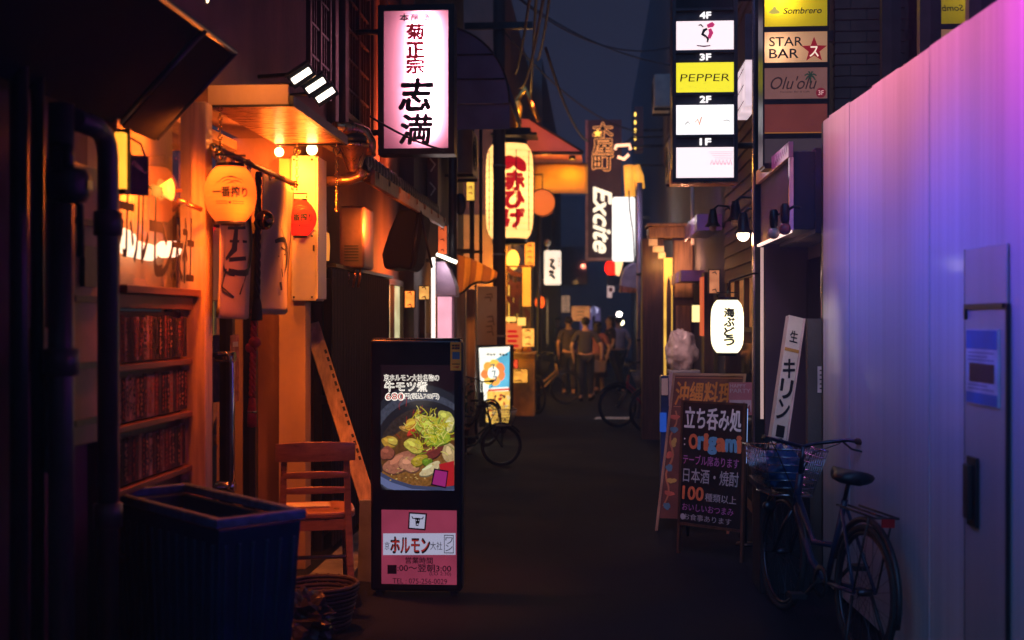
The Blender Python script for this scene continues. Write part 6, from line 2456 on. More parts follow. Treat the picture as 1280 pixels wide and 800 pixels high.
# pink glossy trim along the canopy top
m = MB().use(mat('pink_trim', (0.7, 0.35, 0.5), 0.18, metal=0.3, var=0.1, bump=0.02))
m.box(1.23, 1.26, 7.69, 9.22, 2.68, 2.78)
tr = m.build('trim', None, por, bevel=0.003)
m = MB().use(M['white_paint'])
fr = FRt(1.228, 8.3, 2.69)
for k in range(6):  # white lettering reflected in the trim, painted on as strokes
    u = 0.05 + k * 0.085
    m.stroke(fr, [(u, 0.02), (u + 0.03, 0.07), (u + 0.055, 0.03)], 0.02, 0.002)
m.build('lettering', None, tr)
m = MB().use(M['chrome'])
m.box(1.235, 1.262, 7.695, 7.72, 2.22, 2.68)
m.build('corner_post', None, por)
m = MB().use(emis('led_strip', (1, 0.66, 0.6), 1.35))  # bright white bottom edge, made to glow
m.box(1.236, 1.258, 7.72, 9.2, 2.205, 2.222)
m.build('led_strip', None, por)
m = MB().use(emis('lit_post', (1, 0.66, 0.58), 0.4))  # lit white post, its brightness put in as glow
m.box(1.262, 1.285, 9.2, 9.209, 0.9, 2.2)
m.build('led_strip', None, por)
m = MB().use(M['chrome'], True)
for (x, y) in ((1.5, 7.95), (1.56, 8.05)):
    m.tube([(x, y, 0.02), (x, y, 2.2)], 0.022, 10)
m.build('door_frame', None, por)
m = MB().use(M['dark_glass'])
m.fq(FRt(1.6, 9.18, 0.1), 0, 1.1, 0, 2.0)
m.build('door', None, por)
lamp('strip_light', por, (1.3, 8.4, 2.05), 0.8, (1, 0.6, 0.5), 0.1)
lamp('fascia_fill', por, (0.75, 8.3, 3.3), 22, (0.9, 0.25, 0.8), 0.15, 'SPOT', aim=(1.25, 8.3, 2.5), spot=100)  # added magenta spot colouring the porch side, no fixture
for k, (px, py, rgb, lb) in enumerate(((967, 285, (0.55, 0.42, 0.42), 'clear bulb lamp with black holder on the porch canopy side'), (981, 279, (0.3, 0.08, 0.08), 'reddish bulb lamp with black holder nearest the canopy corner'))):
    p = WX(px, py, 1.17)
    t = thing('porch_lamp', lb, 'lamp', p, group='lamps on the porch canopy')
    m = MB().use(M['black_metal'], True)
    m.lathe([(0.018, 0.0), (0.028, 0.02), (0.03, 0.1), (0.02, 0.12)], p, 14)
    m.tube([p + Vector((0, 0, 0.07)), p + Vector((0.05, -0.02, 0.1)), (1.262, p.y - 0.03, p.z + 0.09)], 0.009, 8)
    m.build('holder', None, t)
    m = MB().use(mat('bulb_glass_%d' % k, rgb, 0.1, var=0.05, bump=0), True)
    m.ball(p + Vector((0, 0, -0.035)), 0.038, n=16, m=10)
    m.build('bulb', None, t)
# corner post with magenta edge
t = thing('corner_post', 'tall dark steel post between the two sign stacks', 'post', (1.27, 9.34, 0))
m = MB().use(M['black_metal'])
m.box(1.235, 1.305, 9.3, 9.4, 0, 8)
m.build('shaft', None, t)
m = MB().use(mat('post_edge', (0.4, 0.3, 0.4), 0.2, metal=0.8))
m.box(1.222, 1.2345, 9.31, 9.39, 0, 8)
m.build('edge_trim', None, t)

# ------------------------------------------------------------------ sign stack with yellow and red panels
Yb = 8.42
fr, P = framed(Yb)
t = thing('sign_stack', 'sign stack with yellow hat bar, red star bar and palm panels above the porch', 'sign', W(995, 100, Yb))
a, _ = P(955.5, 0)
b, _ = P(1034, 0)
m = MB().use(M['black_metal'])
zs = [P(995, y)[1] for y in (-60, 36.5, 81.5, 127, 170, 207)]
m.fb(fr, a - 0.012, a, zs[-1], zs[0], -0.22, 0.01)
m.fb(fr, b, b + 0.012, zs[-1], zs[0], -0.22, 0.01)
for z in zs[1:]:
    m.fb(fr, a, b, z - 0.018, z + 0.018, -0.22, 0.01)
m.fb(fr, a, b, zs[-1], zs[0], -0.23, -0.221)
m.build('frame', None, t)
yl = glow_panel('yellow_acrylic', (0.85, 0.62, 0.03), em=0.22, emcol=(1, 0.72, 0.02), diffuse=0.3)
m = MB().use(yl)
m.fq(fr, a, b, zs[1] + 0.018, zs[0], 0)
m.build('panel', None, t)
lamp('tube_light', t, fr.p(a + 0.1, zs[1] + 0.22, -0.1), 3.4, (1, 0.9, 0.5), 0.04)
m = MB().use(glow_panel('peach_acrylic', (0.85, 0.55, 0.42), em=0.3, emcol=(1, 0.5, 0.26), diffuse=0.3))
m.fq(fr, a, b, zs[2] + 0.018, zs[1] - 0.018, 0)
m.build('panel', None, t)
lamp('tube_light', t, fr.p(a + 0.08, zs[2] + 0.12, -0.1), 1.6, (1, 0.75, 0.45), 0.04)
m = MB().use(lit('olu_panel', (112, 74, 70), 1.0, 0.1))
m.fq(fr, a, b, zs[3] + 0.018, zs[2] - 0.018, 0)
m.build('panel', None, t)
m = MB().use(lit('rust_panel', (98, 44, 40), 1.0, 0.12))
m.fq(fr, a, b, zs[4] + 0.018, zs[3] - 0.018, 0)
m.use(lit('rust_panel_edge', (150, 92, 36), 1.0))
m.fq(fr, a, b, zs[4] + 0.018, zs[4] + 0.026, 0.002)
m.build('panel', None, t)
m = MB().use(lit('grey_panel', (58, 46, 54), 1.0, 0.1))
m.fq(fr, a, b, zs[5] + 0.018, zs[4] - 0.018, 0)
m.build('panel', None, t)
m = MB()
def bpx(s, x0, x1, y0, y1, mt, **k):
    ua, va = P(x0, y1)
    ub, vb = P(x1, y0)
    put(m, fr, s, ua, ub, va, vb, mt, n=k.pop('n', 0.004), **k)
bpx('Sombrero', 979, 1027, 9, 17.5, M['ink'], shear=0.2, bold=0.012)
m.use(lit('hat_line', (200, 180, 90), 1.0))
c0 = P(968, 14)
for (ru, rv, dv) in ((0.04, 0.012, -0.008), (0.024, 0.012, 0.002), (0.014, 0.018, 0.014)):
    m.ell(fr, c0[0], c0[1] + dv, ru, rv, 0.004 + dv * 0.02 + 0.001, 20)
bpx('STAR', 961.5, 1003, 46, 58, M['ink'], bold=0.012)
bpx('BAR', 961.5, 998, 61, 73, M['ink'], bold=0.012)
cx, cy = P(1017.5, 62.5)
r0 = (P(1034, 0)[0] - P(1017.5, 0)[0]) * 1.02
m.use(emis('star_red', (1, 0.02, 0.04), 0.22, base=(0.3, 0.01, 0.02)))
m.poly(fr, [(cx + (r0 if k % 2 == 0 else r0 * 0.42) * math.cos(PI / 2 + k * PI / 5), cy + (r0 if k % 2 == 0 else r0 * 0.42) * math.sin(PI / 2 + k * PI / 5)) for k in range(10)], 0.004)
bpx('ス', 1012, 1023, 58, 71, lit('star_white', (255, 225, 205), 1.0), n=0.006, bold=0.02)
bpx("Olu'olu", 963, 1021, 95, 112, lit('olu_ink', (44, 26, 28), 0.8), shear=0.35)
bpx('Hawaiian Bar & Cafe', 975, 1012, 113.5, 116, lit('olu_ink', (44, 26, 28), 0.8))
m.use(lit('olu_palm', (30, 50, 40), 0.9))
c0 = P(1013, 95)
for k in range(7):
    an = k * 2 * PI / 7 + 0.2
    m.stroke(fr, [c0, (c0[0] + 0.022 * math.cos(an), c0[1] + 0.022 * math.sin(an) + 0.008), (c0[0] + 0.042 * math.cos(an), c0[1] + 0.036 * math.sin(an) - 0.006)], 0.012, 0.0065 + 0.0002 * k)
m.stroke(fr, [c0, (c0[0] - 0.004, c0[1] - 0.05)], 0.008, 0.0063)
c1 = P(1026, 116)
m.use(lit('olu_badge', (110, 20, 36), 1.0))
m.ell(fr, c1[0], c1[1], 0.034, 0.034, 0.005, 24)
bpx('3F', 1022.5, 1029.5, 113, 119, lit('olu_badge_text', (220, 170, 170), 1.0), n=0.0065)
m.build('lettering', None, t)
m = MB().use(M['dark_metal'])
m.fb(fr, b + 0.012, 1.7, zs[1] - 0.05, zs[1] + 0.02, -0.2, -0.14)
m.build('bracket', None, t)

# ------------------------------------------------------------------ tall tenant sign
Yt = 9.5
fr, P = framed(Yt)
t = thing('tenant_sign', 'tall tenant sign of white and yellow lit panels numbered by floor', 'sign', W(881, 100, Yt))
a, _ = P(840.5, 0)
b, _ = P(922, 0)
z0 = P(881, 227.5)[1]
z1 = P(881, -70)[1]
m = MB().use(mat('sign_case', (0.06, 0.05, 0.06), 0.35, metal=0.3))
a2, _ = P(845, 0)
b2, _ = P(917.5, 0)
m.fb(fr, a, a2, z0, z1, -0.24, 0.012)
m.fb(fr, b2, b, z0, z1, -0.24, 0.012)
m.fb(fr, a2, b2, z0, z1, -0.24, -0.02)
for y in (225, 170, 117, 64.5, 11.5):
    v = P(881, y)[1]
    m.fb(fr, a2, b2, v - 0.009, v + 0.009, -0.0199, 0.011)
m.build('frame', None, t)
m = MB().use(M['copper'])
m.fb(fr, a - 0.01, b, z0 - 0.014, z0 - 0.001, -0.2, 0.02)
m.fb(fr, a - 0.012, a - 0.001, z0, z0 + 0.1, -0.2, 0.02)
m.build('trim', None, t)
for (y0, y1, mm_, nm) in ((26, 62, emis('tenant_white_a', (1, 0.82, 0.84), 1.15), 0), (78, 116, emis('tenant_yellow', (1, 0.86, 0.03), 1.0), 0), (131, 168, emis('tenant_white_b', (1, 0.97, 0.96), 1.25), 0), (184, 222, emis('tenant_white_c', (1, 0.84, 0.86), 1.15), 0), (-40, 9, mat('tenant_dark', (0.03, 0.03, 0.035), 0.15, bump=0), 0)):
    m = MB().use(mm_)
    v0, v1 = P(881, y1)[1], P(881, y0)[1]
    m.fq(fr, a2 + 0.002, b2 - 0.002, v0, v1, -0.004)
    m.build('panel', None, t)
m = MB()
wt = emis('floor_white', (1, 0.95, 0.92), 1.2)
for s, y0 in (('4F', 15.0), ('3F', 67.3), ('2F', 120.2), ('1F', 173.2)):
    bpx(s, 875, 888.5, y0, y0 + 8, wt, n=0.002, bold=0.05)
bpx('PEPPER', 850, 912, 92, 102, M['ink'], n=0.0, bold=-0.004, shear=0.1)
pink = emis('figure_pink', (1, 0.06, 0.25), 0.5)
def st_px(pts, w, mt, n=0.002):
    m.use(mt).stroke(fr, [P(*q) for q in pts], w, n)
st_px([(884, 33), (890, 31), (892, 29)], 0.04, pink)
st_px([(887, 36), (889, 41), (886, 48)], 0.035, pink, 0.003)
st_px([(884, 36), (880, 38), (878, 43), (883, 46)], 0.025, M['ink'], 0.004)
st_px([(879, 34), (876, 31), (873, 32)], 0.012, M['ink'], 0.005)
st_px([(882, 45), (885, 49), (884, 53)], 0.018, M['ink'], 0.006)
st_px([(871, 57), (880, 58), (888, 57)], 0.012, mat('figure_pale', (0.7, 0.35, 0.45), 0.6, bump=0), 0.002)
bz = emis('mark_brown', (1, 0.4, 0.2), 0.6)
st_px([(869, 153), (872, 149), (874, 156), (877, 146)], 0.012, bz)
st_px([(856, 156), (860, 152), (862, 155)], 0.008, mat('mark_pale', (0.7, 0.6, 0.4), 0.6, bump=0))
st_px([(904, 151), (909, 150), (913, 152)], 0.006, mat('mark_pale', (0.7, 0.6, 0.4), 0.6, bump=0))
pk = emis('mark_pink', (1, 0.4, 0.5), 0.8)
for k in range(5):
    ua, va = P(886 + k * 2, 190 + k * 2.2)
    ub, vb = P(916, 189 + k * 2.2)
    m.use(pk).fq(fr, ua, ub, min(va, vb) - 0.002, min(va, vb) + 0.002, 0.002 + 0.0002 * k)
for k in range(6):
    st_px([(888 + k * 4.6, 206), (890 + k * 4.6, 200), (892 + k * 4.6, 206)], 0.012, pk, 0.003)
m.build('lettering', None, t)
m = MB().use(M['dark_metal'], True)
for v in (z0 + 0.3, z1 - 0.4):
    m.tube([fr.p(b, v, -0.12), (1.5, Yt + 0.12, v)], 0.025, 8)
m.build('bracket', None, t)
lamp('panel_fill', t, fr.p(a - 0.1, z0 + 0.4, 2.6), 36, (1, 0.82, 0.9), 0.25, 'SPOT', aim=(0.86, 8.6, 1.0), spot=30)  # added spot brightening the kerb boards, free in the air
# small wall sign seen edge-on beside it
t = thing('side_sign', 'narrow lit sign with white strokes tucked between the tall tenant sign and the steel post', 'sign', (1.2, 9.8, 3.5))
fr = FRt(1.2, 10.3, 0)
m = MB().use(emis('side_glow', (0.95, 0.72, 0.8), 0.9, var=0.2))
zt, zb = 1.65 + (400 - 85) / F * 9.8, 1.65 + (400 - 140) / F * 9.8
m.fb(fr, 0.0, 0.7, zb, zt, -0.1, 0)
m.build('light_box', None, t)
m = MB().use(mat('side_frame', (0.12, 0.08, 0.11), 0.4))
m.fb(fr, -0.02, 0.72, zt, zt + 0.36, -0.1, 0.006)
m.build('frame', None, t)
m = MB().use(M['ink'])
for k in range(3):
    for (p0, p1) in (((0.1, 0.04), (0.6, 0.06)), ((0.2, 0.02), (0.24, 0.1)), ((0.5, 0.02), (0.48, 0.1))):
        m.stroke(fr, [(p0[0], zt - 0.13 * k - 0.1 + p0[1] * 0.9 - 0.0), (p1[0], zt - 0.13 * k - 0.1 + p1[1] * 0.9)], 0.016, 0.003)
m.build('brush_marks', None, t)

# ------------------------------------------------------------------ brown sided shop
sid = thing('sided_shop', 'brown board sided shop wall behind the white oval lantern', 'building', (1.4, 11, 0))
m = MB().use(M['brick'])
z = 0.0
while z < 6.2:
    m.hexa([(1.35, 9.42, z), (1.5, 9.42, z), (1.5, 12.6, z), (1.35, 12.6, z), (1.37, 9.42, z + 0.125), (1.5, 9.42, z + 0.125), (1.5, 12.6, z + 0.125), (1.37, 12.6, z + 0.125)])
    z += 0.127
m.build('siding', None, sid)
m = MB()
m.box(1.51, 3.0, 9.42, 12.6, 0, 7)
m.build('wall', M['dark_plaster'], sid)
m = MB().use(M['dark_wood'])
fr = FRt(1.345, 11.9, 1.55)
for u in (0, 0.7, 1.4, 2.1):
    m.fb(fr, u, u + 0.05, 0, 0.5, 0, 0.05)
for v in (0, 0.46):
    m.fb(fr, 0.05, 2.1, v, v + 0.04, 0.002, 0.048)
wn = m.build('shop_window', None, sid)
m = MB().use(emis('amber_bottles', (1, 0.4, 0.12), 0.22, var=0.9, scale=16))
m.fq(fr, 0.03, 2.12, 0.02, 0.48, 0.006)
m.build('pane', None, wn)
m = MB().use(M['dark_glass'])
m.fq(FRt(1.346, 12.4, 0.1), 0, 2.6, 0, 1.35, 0.003)
m.build('door', None, sid)
# lamps
def gooseneck(lab, p, lit_, out):
    t = thing('gooseneck_lamp', lab, 'lamp', p, group='gooseneck lamps on the sided shop')
    m = MB().use(M['black_metal'], True)
    m.lathe([(0.0, 0.17), (0.03, 0.165), (0.042, 0.1), (0.05, 0.04), (0.078, 0.0), (0.074, 0.0), (0.045, 0.04), (0.0, 0.06)], p, 18)
    m.build('shade', None, t)
    m = MB().use(M['black_metal'], True)
    m.tube([p + Vector((0, 0, 0.16)), p + Vector((0.05, 0, 0.2)), p + Vector((0.14, 0, 0.19)), (out, p.y, p.z + 0.1)], 0.01, 8)
    m.build('arm', None, t)
    m = MB().use(emis('lit_bulb', (1, 0.8, 0.6), 7) if lit_ else mat('unlit_bulb', (0.5, 0.4, 0.35), 0.08, bump=0), True)
    m.ball(p + Vector((0, 0, -0.012)), 0.05 if lit_ else 0.036, n=16, m=10)
    m.build('bulb', None, t)
    if lit_:
        lamp('bulb_or_fill', t, p + Vector((-0.03, -0.08, -0.06)), 6, (1, 0.35, 0.08), 0.04)
gooseneck('unlit black gooseneck lamp farther down the lane from the lit bulb', W(891, 283, 11.6), False, 1.36)
gooseneck('unlit black gooseneck lamp right above the lit bulb', W(919, 276, 10.2), False, 1.36)
gooseneck('lit gooseneck lamp glaring against the brown siding', W(929, 292, 9.7), True, 1.36)
# canopies further along, their purple-lit edges painted violet
for (x0, y0, y1, z, lb, d) in ((1.08, 12.7, 14.4, 2.62, 'purple lit flat shop canopy below the unlit lamp', 0.14), (1.12, 11.9, 12.65, 3.1, 'small purple lit canopy just under the tall tenant sign', 0.12), (1.05, 14.6, 16.4, 2.15, 'dark lower canopy with a violet lit edge beyond the shop sign', 0.1)):
    t = thing('shop_canopy', lb, 'canopy', (1.3, (y0 + y1) / 2, z), group='purple lit canopies')
    m = MB().use(M['dark_metal'])
    m.box(x0 + 0.02, 1.36, y0, y1, z, z + 0.05)
    m.build('slab', None, t)
    m = MB().use(mat('violet_lit_trim', (0.5, 0.3, 0.6), 0.25, metal=0.3, var=0.15))  # purple light on the edge is put into the base colour
    m.box(x0, x0 + 0.018, y0 - 0.02, y1, z - 0.03, z + d)
    m.box(x0 + 0.02, 1.34, y0 - 0.02, y0 - 0.003, z - 0.03, z + d)
    m.build('fascia', None, t)
    lamp('canopy_fill', t, (0.72, (y0 + y1) / 2 - 0.5, z + 0.25), 7, (0.75, 0.3, 1.0), 0.08, 'SPOT', aim=(1.2, (y0 + y1) / 2, z), spot=110)  # added purple spot for the canopy edge, no fixture

# ------------------------------------------------------------------ dark house and arched porch beyond
dkh = thing('dark_house', 'large dark windowless house wall rising behind the tall tenant sign', 'building', (1.4, 18, 0))
m = MB()
m.box(1.38, 6, 12.62, 44, 0, 9.5)
m.build('wall', M['navy_wall'], dkh)
m = MB().use(M['dark_wood'])
for (y, z) in ((17.5, 4.6), (22, 4.6)):
    m = MB().use(M['dark_wood'])
    m.fb(FRt(1.375, y + 1.2, z), 0, 1.2, 0, 1.3, 0, 0.04)
    m.build('shutter', None, dkh)
Yq = 16.6
fr, P = framed(Yq)
arch = thing('arched_porch', 'wooden porch with a stepped yellow lit arch past the wrapped bundle', 'porch', W(835, 300, Yq))
a, z1 = P(811, 282)
b, _ = P(862, 282)
m = MB().use(M['wood'])
m.fb(fr, a, b + 0.1, P(835, 297)[1], P(835, 283)[1], -0.6, 0)
m.fb(fr, a - 0.03, b + 0.1, P(835, 282.5)[1], P(835, 279)[1], -0.65, 0.04)
m.build('fascia', None, arch, bevel=0.006)
m = MB().use(mat('cream_step', (0.75, 0.6, 0.4), 0.6))
for k, (x0, x1, y0, y1) in enumerate(((811, 822, 298, 307), (816, 830, 307.5, 315), (823, 832, 315.5, 323))):
    ua, va = P(x0, y1)
    ub, vb = P(x1, y0)
    m.fb(fr, ua, ub, va, vb, -0.5, -0.02)
m.build('corbel', None, arch)
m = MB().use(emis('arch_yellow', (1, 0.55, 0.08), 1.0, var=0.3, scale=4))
pts = []
x_out0, x_out1 = 830, 841
for i in range(13):
    s_ = i / 12
    pts.append(P(831 + 10 * 0, 0) if False else None)
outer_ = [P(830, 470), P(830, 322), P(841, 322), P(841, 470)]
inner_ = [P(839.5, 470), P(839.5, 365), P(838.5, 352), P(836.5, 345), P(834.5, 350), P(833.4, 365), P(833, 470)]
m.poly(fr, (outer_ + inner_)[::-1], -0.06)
m.build('arch', None, arch)
m = MB().use(M['dark_wood'])
ua, _ = P(803, 0)
ub, _ = P(829.5, 0)
m.fb(fr, ua, ub, 0, P(835, 298)[1], -0.5, -0.03)
m.fb(fr, P(841.5, 0)[0], 1.37, 0, P(835, 298)[1], -0.5, -0.03)
m.fb(fr, P(833.2, 0)[0], P(839.3, 0)[0], 0, P(835, 345)[1], -0.2, -0.08)
m.build('wall', None, arch)
m = MB().use(M['wood'])
for (x0, x1, y0, y1) in ((843, 866, 300, 372), (845, 864, 382, 420)):
    ua, va = P(x0, y1)
    ub, vb = P(x1, y0)
    m.fb(fr, ua, ub, va, vb, -0.029, -0.005)
m.build('panel', None, arch, bevel=0.01)
lamp('porch_fill', arch, fr.p(*P(824, 330), 0.25), 8, (1, 0.45, 0.08), 0.05)  # both porch lamps are added to brighten it, no fixtures
lamp('porch_fill', arch, fr.p(*P(850, 330), 0.5), 11, (1, 0.4, 0.22), 0.05)
t = thing('wall_lantern', 'small cream rectangular wall light behind the white oval lantern', 'lamp', W(870, 392, 14.5))
p = W(870, 392, 14.5)
m = MB().use(emis('cream_wall_light', (1, 0.75, 0.3), 1.6))
m.box(p.x - 0.045, p.x + 0.045, p.y - 0.04, p.y + 0.04, p.z - 0.1, p.z + 0.1)
m.build('diffuser', None, t, bevel=0.006)
m = MB().use(M['black_metal'])
m.box(p.x - 0.05, p.x + 0.05, p.y - 0.045, p.y + 0.045, p.z + 0.101, p.z + 0.12)
m.box(p.x + 0.046, 1.38, p.y - 0.01, p.y + 0.01, p.z, p.z + 0.03)
m.build('bracket', None, t)
t = thing('red_edge_sign', 'thin red lit vertical sign edge by the small cream wall light', 'sign', W(877, 375, 13.6))
p = W(877, 375, 13.6)
m = MB().use(emis('red_edge', (1, 0.16, 0.05), 0.6))
m.box(p.x - 0.02, p.x + 0.0, p.y - 0.3, p.y + 0.02, p.z - 0.4, p.z + 0.25)
m.build('edge', None, t)
m = MB().use(M['dark_wood'])
m.box(p.x + 0.001, p.x + 0.1, p.y - 0.3, p.y + 0.02, p.z - 1.4, p.z + 0.3)
m.build('panel', None, t)

# ------------------------------------------------------------------ white oval lantern
def umi(m, c, prof, a0):
    for i, ch_ in enumerate('海ぶどう'):
        put_curved(m, c, prof, a0, ch_, -0.03, 0.046, 0.135 - i * 0.07 - 0.064, 0.135 - i * 0.07, M['ink'], bold=0.055)
    for i, ch_ in enumerate('立呑み居酒屋'):
        put_curved(m, c, prof, a0, ch_, 0.062, 0.078, 0.14 - i * 0.022 - 0.02, 0.14 - i * 0.022, M['ink'])
p = W(909, 408, 9.1)
lantern('oval_lantern', 'white oval paper lantern with black brush characters before the brown sided shop', p, 0.122, 0.40, pap_w, 1.2, (1, 0.93, 0.75), umi, -PI / 2 - 0.05, rib=12, squareness=4.5, bulb=(0, 0, 0), cap=0.62)
tag(MB().use(M['black_metal'], True).tube([p + Vector((0, 0, 0.25)), p + Vector((0.02, 0.0, 0.34)), p + Vector((0.2, 0.1, 0.4)), (1.36, 9.5, p.z + 0.42)], 0.008, 6).build('lantern_hook'), 'thin black hook holding the white oval lantern', 'hook')

# ------------------------------------------------------------------ boards at the kerb
def marker(rgbname, rgb):
    return mat('marker_' + rgbname, rgb, 0.7, var=0.12, scale=25, bump=0.05)


t = thing('menu_board', 'black handwritten menu board in white, orange and purple marker', 'sign', W(890, 670, 8.4))
bl_, br_ = W(849, 684, 8.55), W(925, 692, 8.25)
tl_ = W(857, 504, 8.75)
o = Vector((bl_.x, bl_.y, 0))
u = Vector((br_.x - bl_.x, br_.y - bl_.y, 0))
wB = u.length
v = Vector((0.03, 0.16, 1.03))
fr = Fr(o, u, v - u.normalized() * v.dot(u.normalized()) * 0.2)
hB = 1.07
m = MB().use(mat('chalk_black', (0.012, 0.012, 0.014), 0.35, var=0.4, scale=4, bump=0.04))
m.fb(fr, 0, wB, 0.22, hB, -0.012, 0)
m.build('board', None, t)
m = MB().use(M['dark_wood'])
m.fb(fr, -0.02, 0, 0.0, hB + 0.015, -0.02, 0.006)
m.fb(fr, wB, wB + 0.02, 0.0, hB + 0.015, -0.02, 0.006)
m.fb(fr, 0, wB, hB, hB + 0.015, -0.02, 0.006)
m.fb(fr, 0, wB, 0.2, 0.219, -0.02, 0.006)
m.build('frame', None, t)
m = MB().use(M['dark_wood'])
for uu in (0.0, wB - 0.02):
    A, B0 = fr.p(uu, hB, -0.021), fr.p(uu, hB, -0.021) + Vector((0.05, 0.42, -hB * 1.0))
    m.tube([A, (B0.x, B0.y, 0.02)], 0.012, 6)
m.build('rear_leg', None, t)
m = MB()
wt, og, bu, pu, gy = marker('white', (0.75, 0.75, 0.78)), marker('orange', (0.7, 0.18, 0.07)), marker('blue', (0.12, 0.36, 0.6)), marker('purple', (0.45, 0.16, 0.5)), marker('grey', (0.4, 0.42, 0.5))
rows = [('立ち呑み処', 0.03, 0.97, 0.885, 1.04, wt, 0.035), ('テーブル席あります', 0.02, 0.95, 0.63, 0.70, pu, 0.006), ('日本酒・焼酎', 0.03, 0.95, 0.505, 0.605, gy, 0.008), ('100', 0.03, 0.38, 0.385, 0.475, og, 0.03), ('種類以上', 0.41, 0.92, 0.385, 0.44, gy, 0.006), ('おいしいおつまみ', 0.03, 0.88, 0.305, 0.355, pu, 0.0), ('お食事あります', 0.06, 0.85, 0.24, 0.285, gy, 0.0)]
for s, ua, ub, va, vb, mm_, bo in rows:
    put(m, fr, s, ua * wB, ub * wB, va, vb, mm_, n=0.0025, bold=bo, shear=0.04)
word = [('O', og), ('r', bu), ('i', og), ('g', bu), ('a', og), ('m', bu), ('i', og)]
uu = 0.12
for ch_, mm_ in word:
    ww = {'O': 0.14, 'r': 0.09, 'i': 0.05, 'g': 0.13, 'a': 0.13, 'm': 0.17}[ch_]
    hh = {'O': (0.745, 0.845), 'r': (0.745, 0.83), 'i': (0.745, 0.85), 'g': (0.72, 0.83), 'a': (0.745, 0.825), 'm': (0.745, 0.825)}[ch_]
    put(m, fr, ch_, uu * wB, (uu + ww) * wB, hh[0], hh[1], mm_, n=0.0025, bold=0.06)
    uu += ww + 0.015
for (a, b) in ((0.04, 0.81), (0.04, 0.77), (0.05, 0.43), (0.05, 0.40)):
    m.use(wt).ell(fr, a * wB, b, 0.006, 0.006, 0.0025, 10)
m.use(gy).ell(fr, 0.02 * wB + 0.012, 0.26, 0.02, 0.022, 0.0028, 14)
m.build('lettering', None, t)

t = thing('menu_board', 'brown framed board with large golden characters behind the black menu board', 'sign', W(875, 600, 9.4))
bl_, br_ = W(822, 664, 9.45), W(908, 664, 9.35)
u = Vector((br_.x - bl_.x, br_.y - bl_.y, 0))
wB = u.length
fr = Fr((bl_.x, bl_.y, 0), u, Vector((0.12, 0.1, 1)))
hB = 1.225
m = MB().use(mat('okinawa_brown', (0.16, 0.055, 0.04), 0.5, var=0.3))
m.fb(fr, 0, wB, 0.1, hB, -0.02, 0)
m.build('board', None, t)
m = MB().use(mat('pale_rim', (0.42, 0.26, 0.18), 0.5))
m.fb(fr, -0.02, 0, 0, hB + 0.02, -0.03, 0.006)
m.fb(fr, wB, wB + 0.02, 0, hB + 0.02, -0.03, 0.006)
m.fb(fr, 0, wB, hB, hB + 0.02, -0.03, 0.006)
m.build('frame', None, t)
m = MB().use(mat('golden_ink', (0.75, 0.3, 0.05), 0.6, bump=0.02))
put(m, fr, '沖縄料理', 0.02, wB - 0.07, hB - 0.235, hB - 0.05, n=0.003, bold=0.03)
m.use(mat('sand_line', (0.5, 0.2, 0.1), 0.6))
rr = random.Random(3)
v = hB - 0.28
pts = []
for k in range(16):
    pts.append((0.035 + 0.02 * math.sin(k * 1.1), v - k * 0.05))
m.stroke(fr, pts, 0.016, 0.003)
for k in range(8):
    m.use(mat('scribble_%d' % (k % 3), ((0.6, 0.15, 0.1), (0.1, 0.25, 0.4), (0.55, 0.4, 0.1))[k % 3], 0.6))
    m.poly(fr, blob(0.045 + rr.uniform(-0.02, 0.02), hB - 0.33 - k * 0.1, 0.022, 0.035, rr.uniform(0, 3), k, 0.2, 12), 0.0034)
for (ua, ub, va, vb) in ((0.0, wB, hB - 0.02, hB - 0.012), (0.01, wB - 0.01, hB - 0.25, hB - 0.243)):
    m.use(mat('sand_line', (0.5, 0.2, 0.1), 0.6)).fq(fr, ua + 0.005, ub - 0.005, va, vb, 0.0028)
m.build('lettering', None, t)
t = thing('party_poster', 'pale red printed poster tucked behind the black menu board', 'poster', W(926, 495, 9.0))
fr, P = framed(9.15)
a, z1 = P(911, 478)
b, z0 = P(940, 519)
m = MB().use(mat('poster_rose', (0.5, 0.16, 0.18), 0.6, var=0.15))
m.fb(fr, a, b, z0, z1, -0.006, 0)
m.build('sheet', None, t)
m = MB()
pl_ = mat('poster_print', (0.62, 0.45, 0.47), 0.6, bump=0)
put(m, fr, 'HAPPY', P(912.5, 0)[0], P(932, 0)[0], P(926, 484.5)[1], P(926, 480)[1], pl_)
put(m, fr, 'PARTY', P(912.5, 0)[0], P(938, 0)[0], P(926, 491)[1], P(926, 486)[1], pl_)
m.use(pl_).fq(fr, P(912, 0)[0], P(939, 0)[0], P(926, 515)[1], P(926, 500)[1], 0.003)
m.use(mat('poster_dark', (0.3, 0.05, 0.07), 0.6))
m.poly(fr, [P(922, 515), P(938, 515), P(937, 506), P(933, 511), P(930, 502), P(927, 510)][::-1], 0.005)
m.fq(fr, P(913, 0)[0], P(921, 0)[0], P(926, 505)[1], P(926, 504)[1], 0.005)
m.build('print', None, t)
m = MB().use(M['dark_metal'], True)
m.tube([fr.p((a + b) / 2, z0, -0.012), fr.p((a + b) / 2, z0, -0.012) - Vector((0, 0, z0))], 0.01, 6)
m.build('stake', None, t)
t = thing('flyer_rack', 'blue lit flyer rack with pale leaflets left of the golden lettered board', 'rack', W(834, 540, 10.6))
fr, P = framed(10.6)
a, z1 = P(826, 470)
b, _ = P(842, 470)
m = MB().use(mat('rack_blue', (0.03, 0.07, 0.25), 0.4, var=0.3))
m.fb(fr, a, b, 0.02, z1, -0.2, -0.02)
m.build('rack', None, t, bevel=0.006)
m = MB()
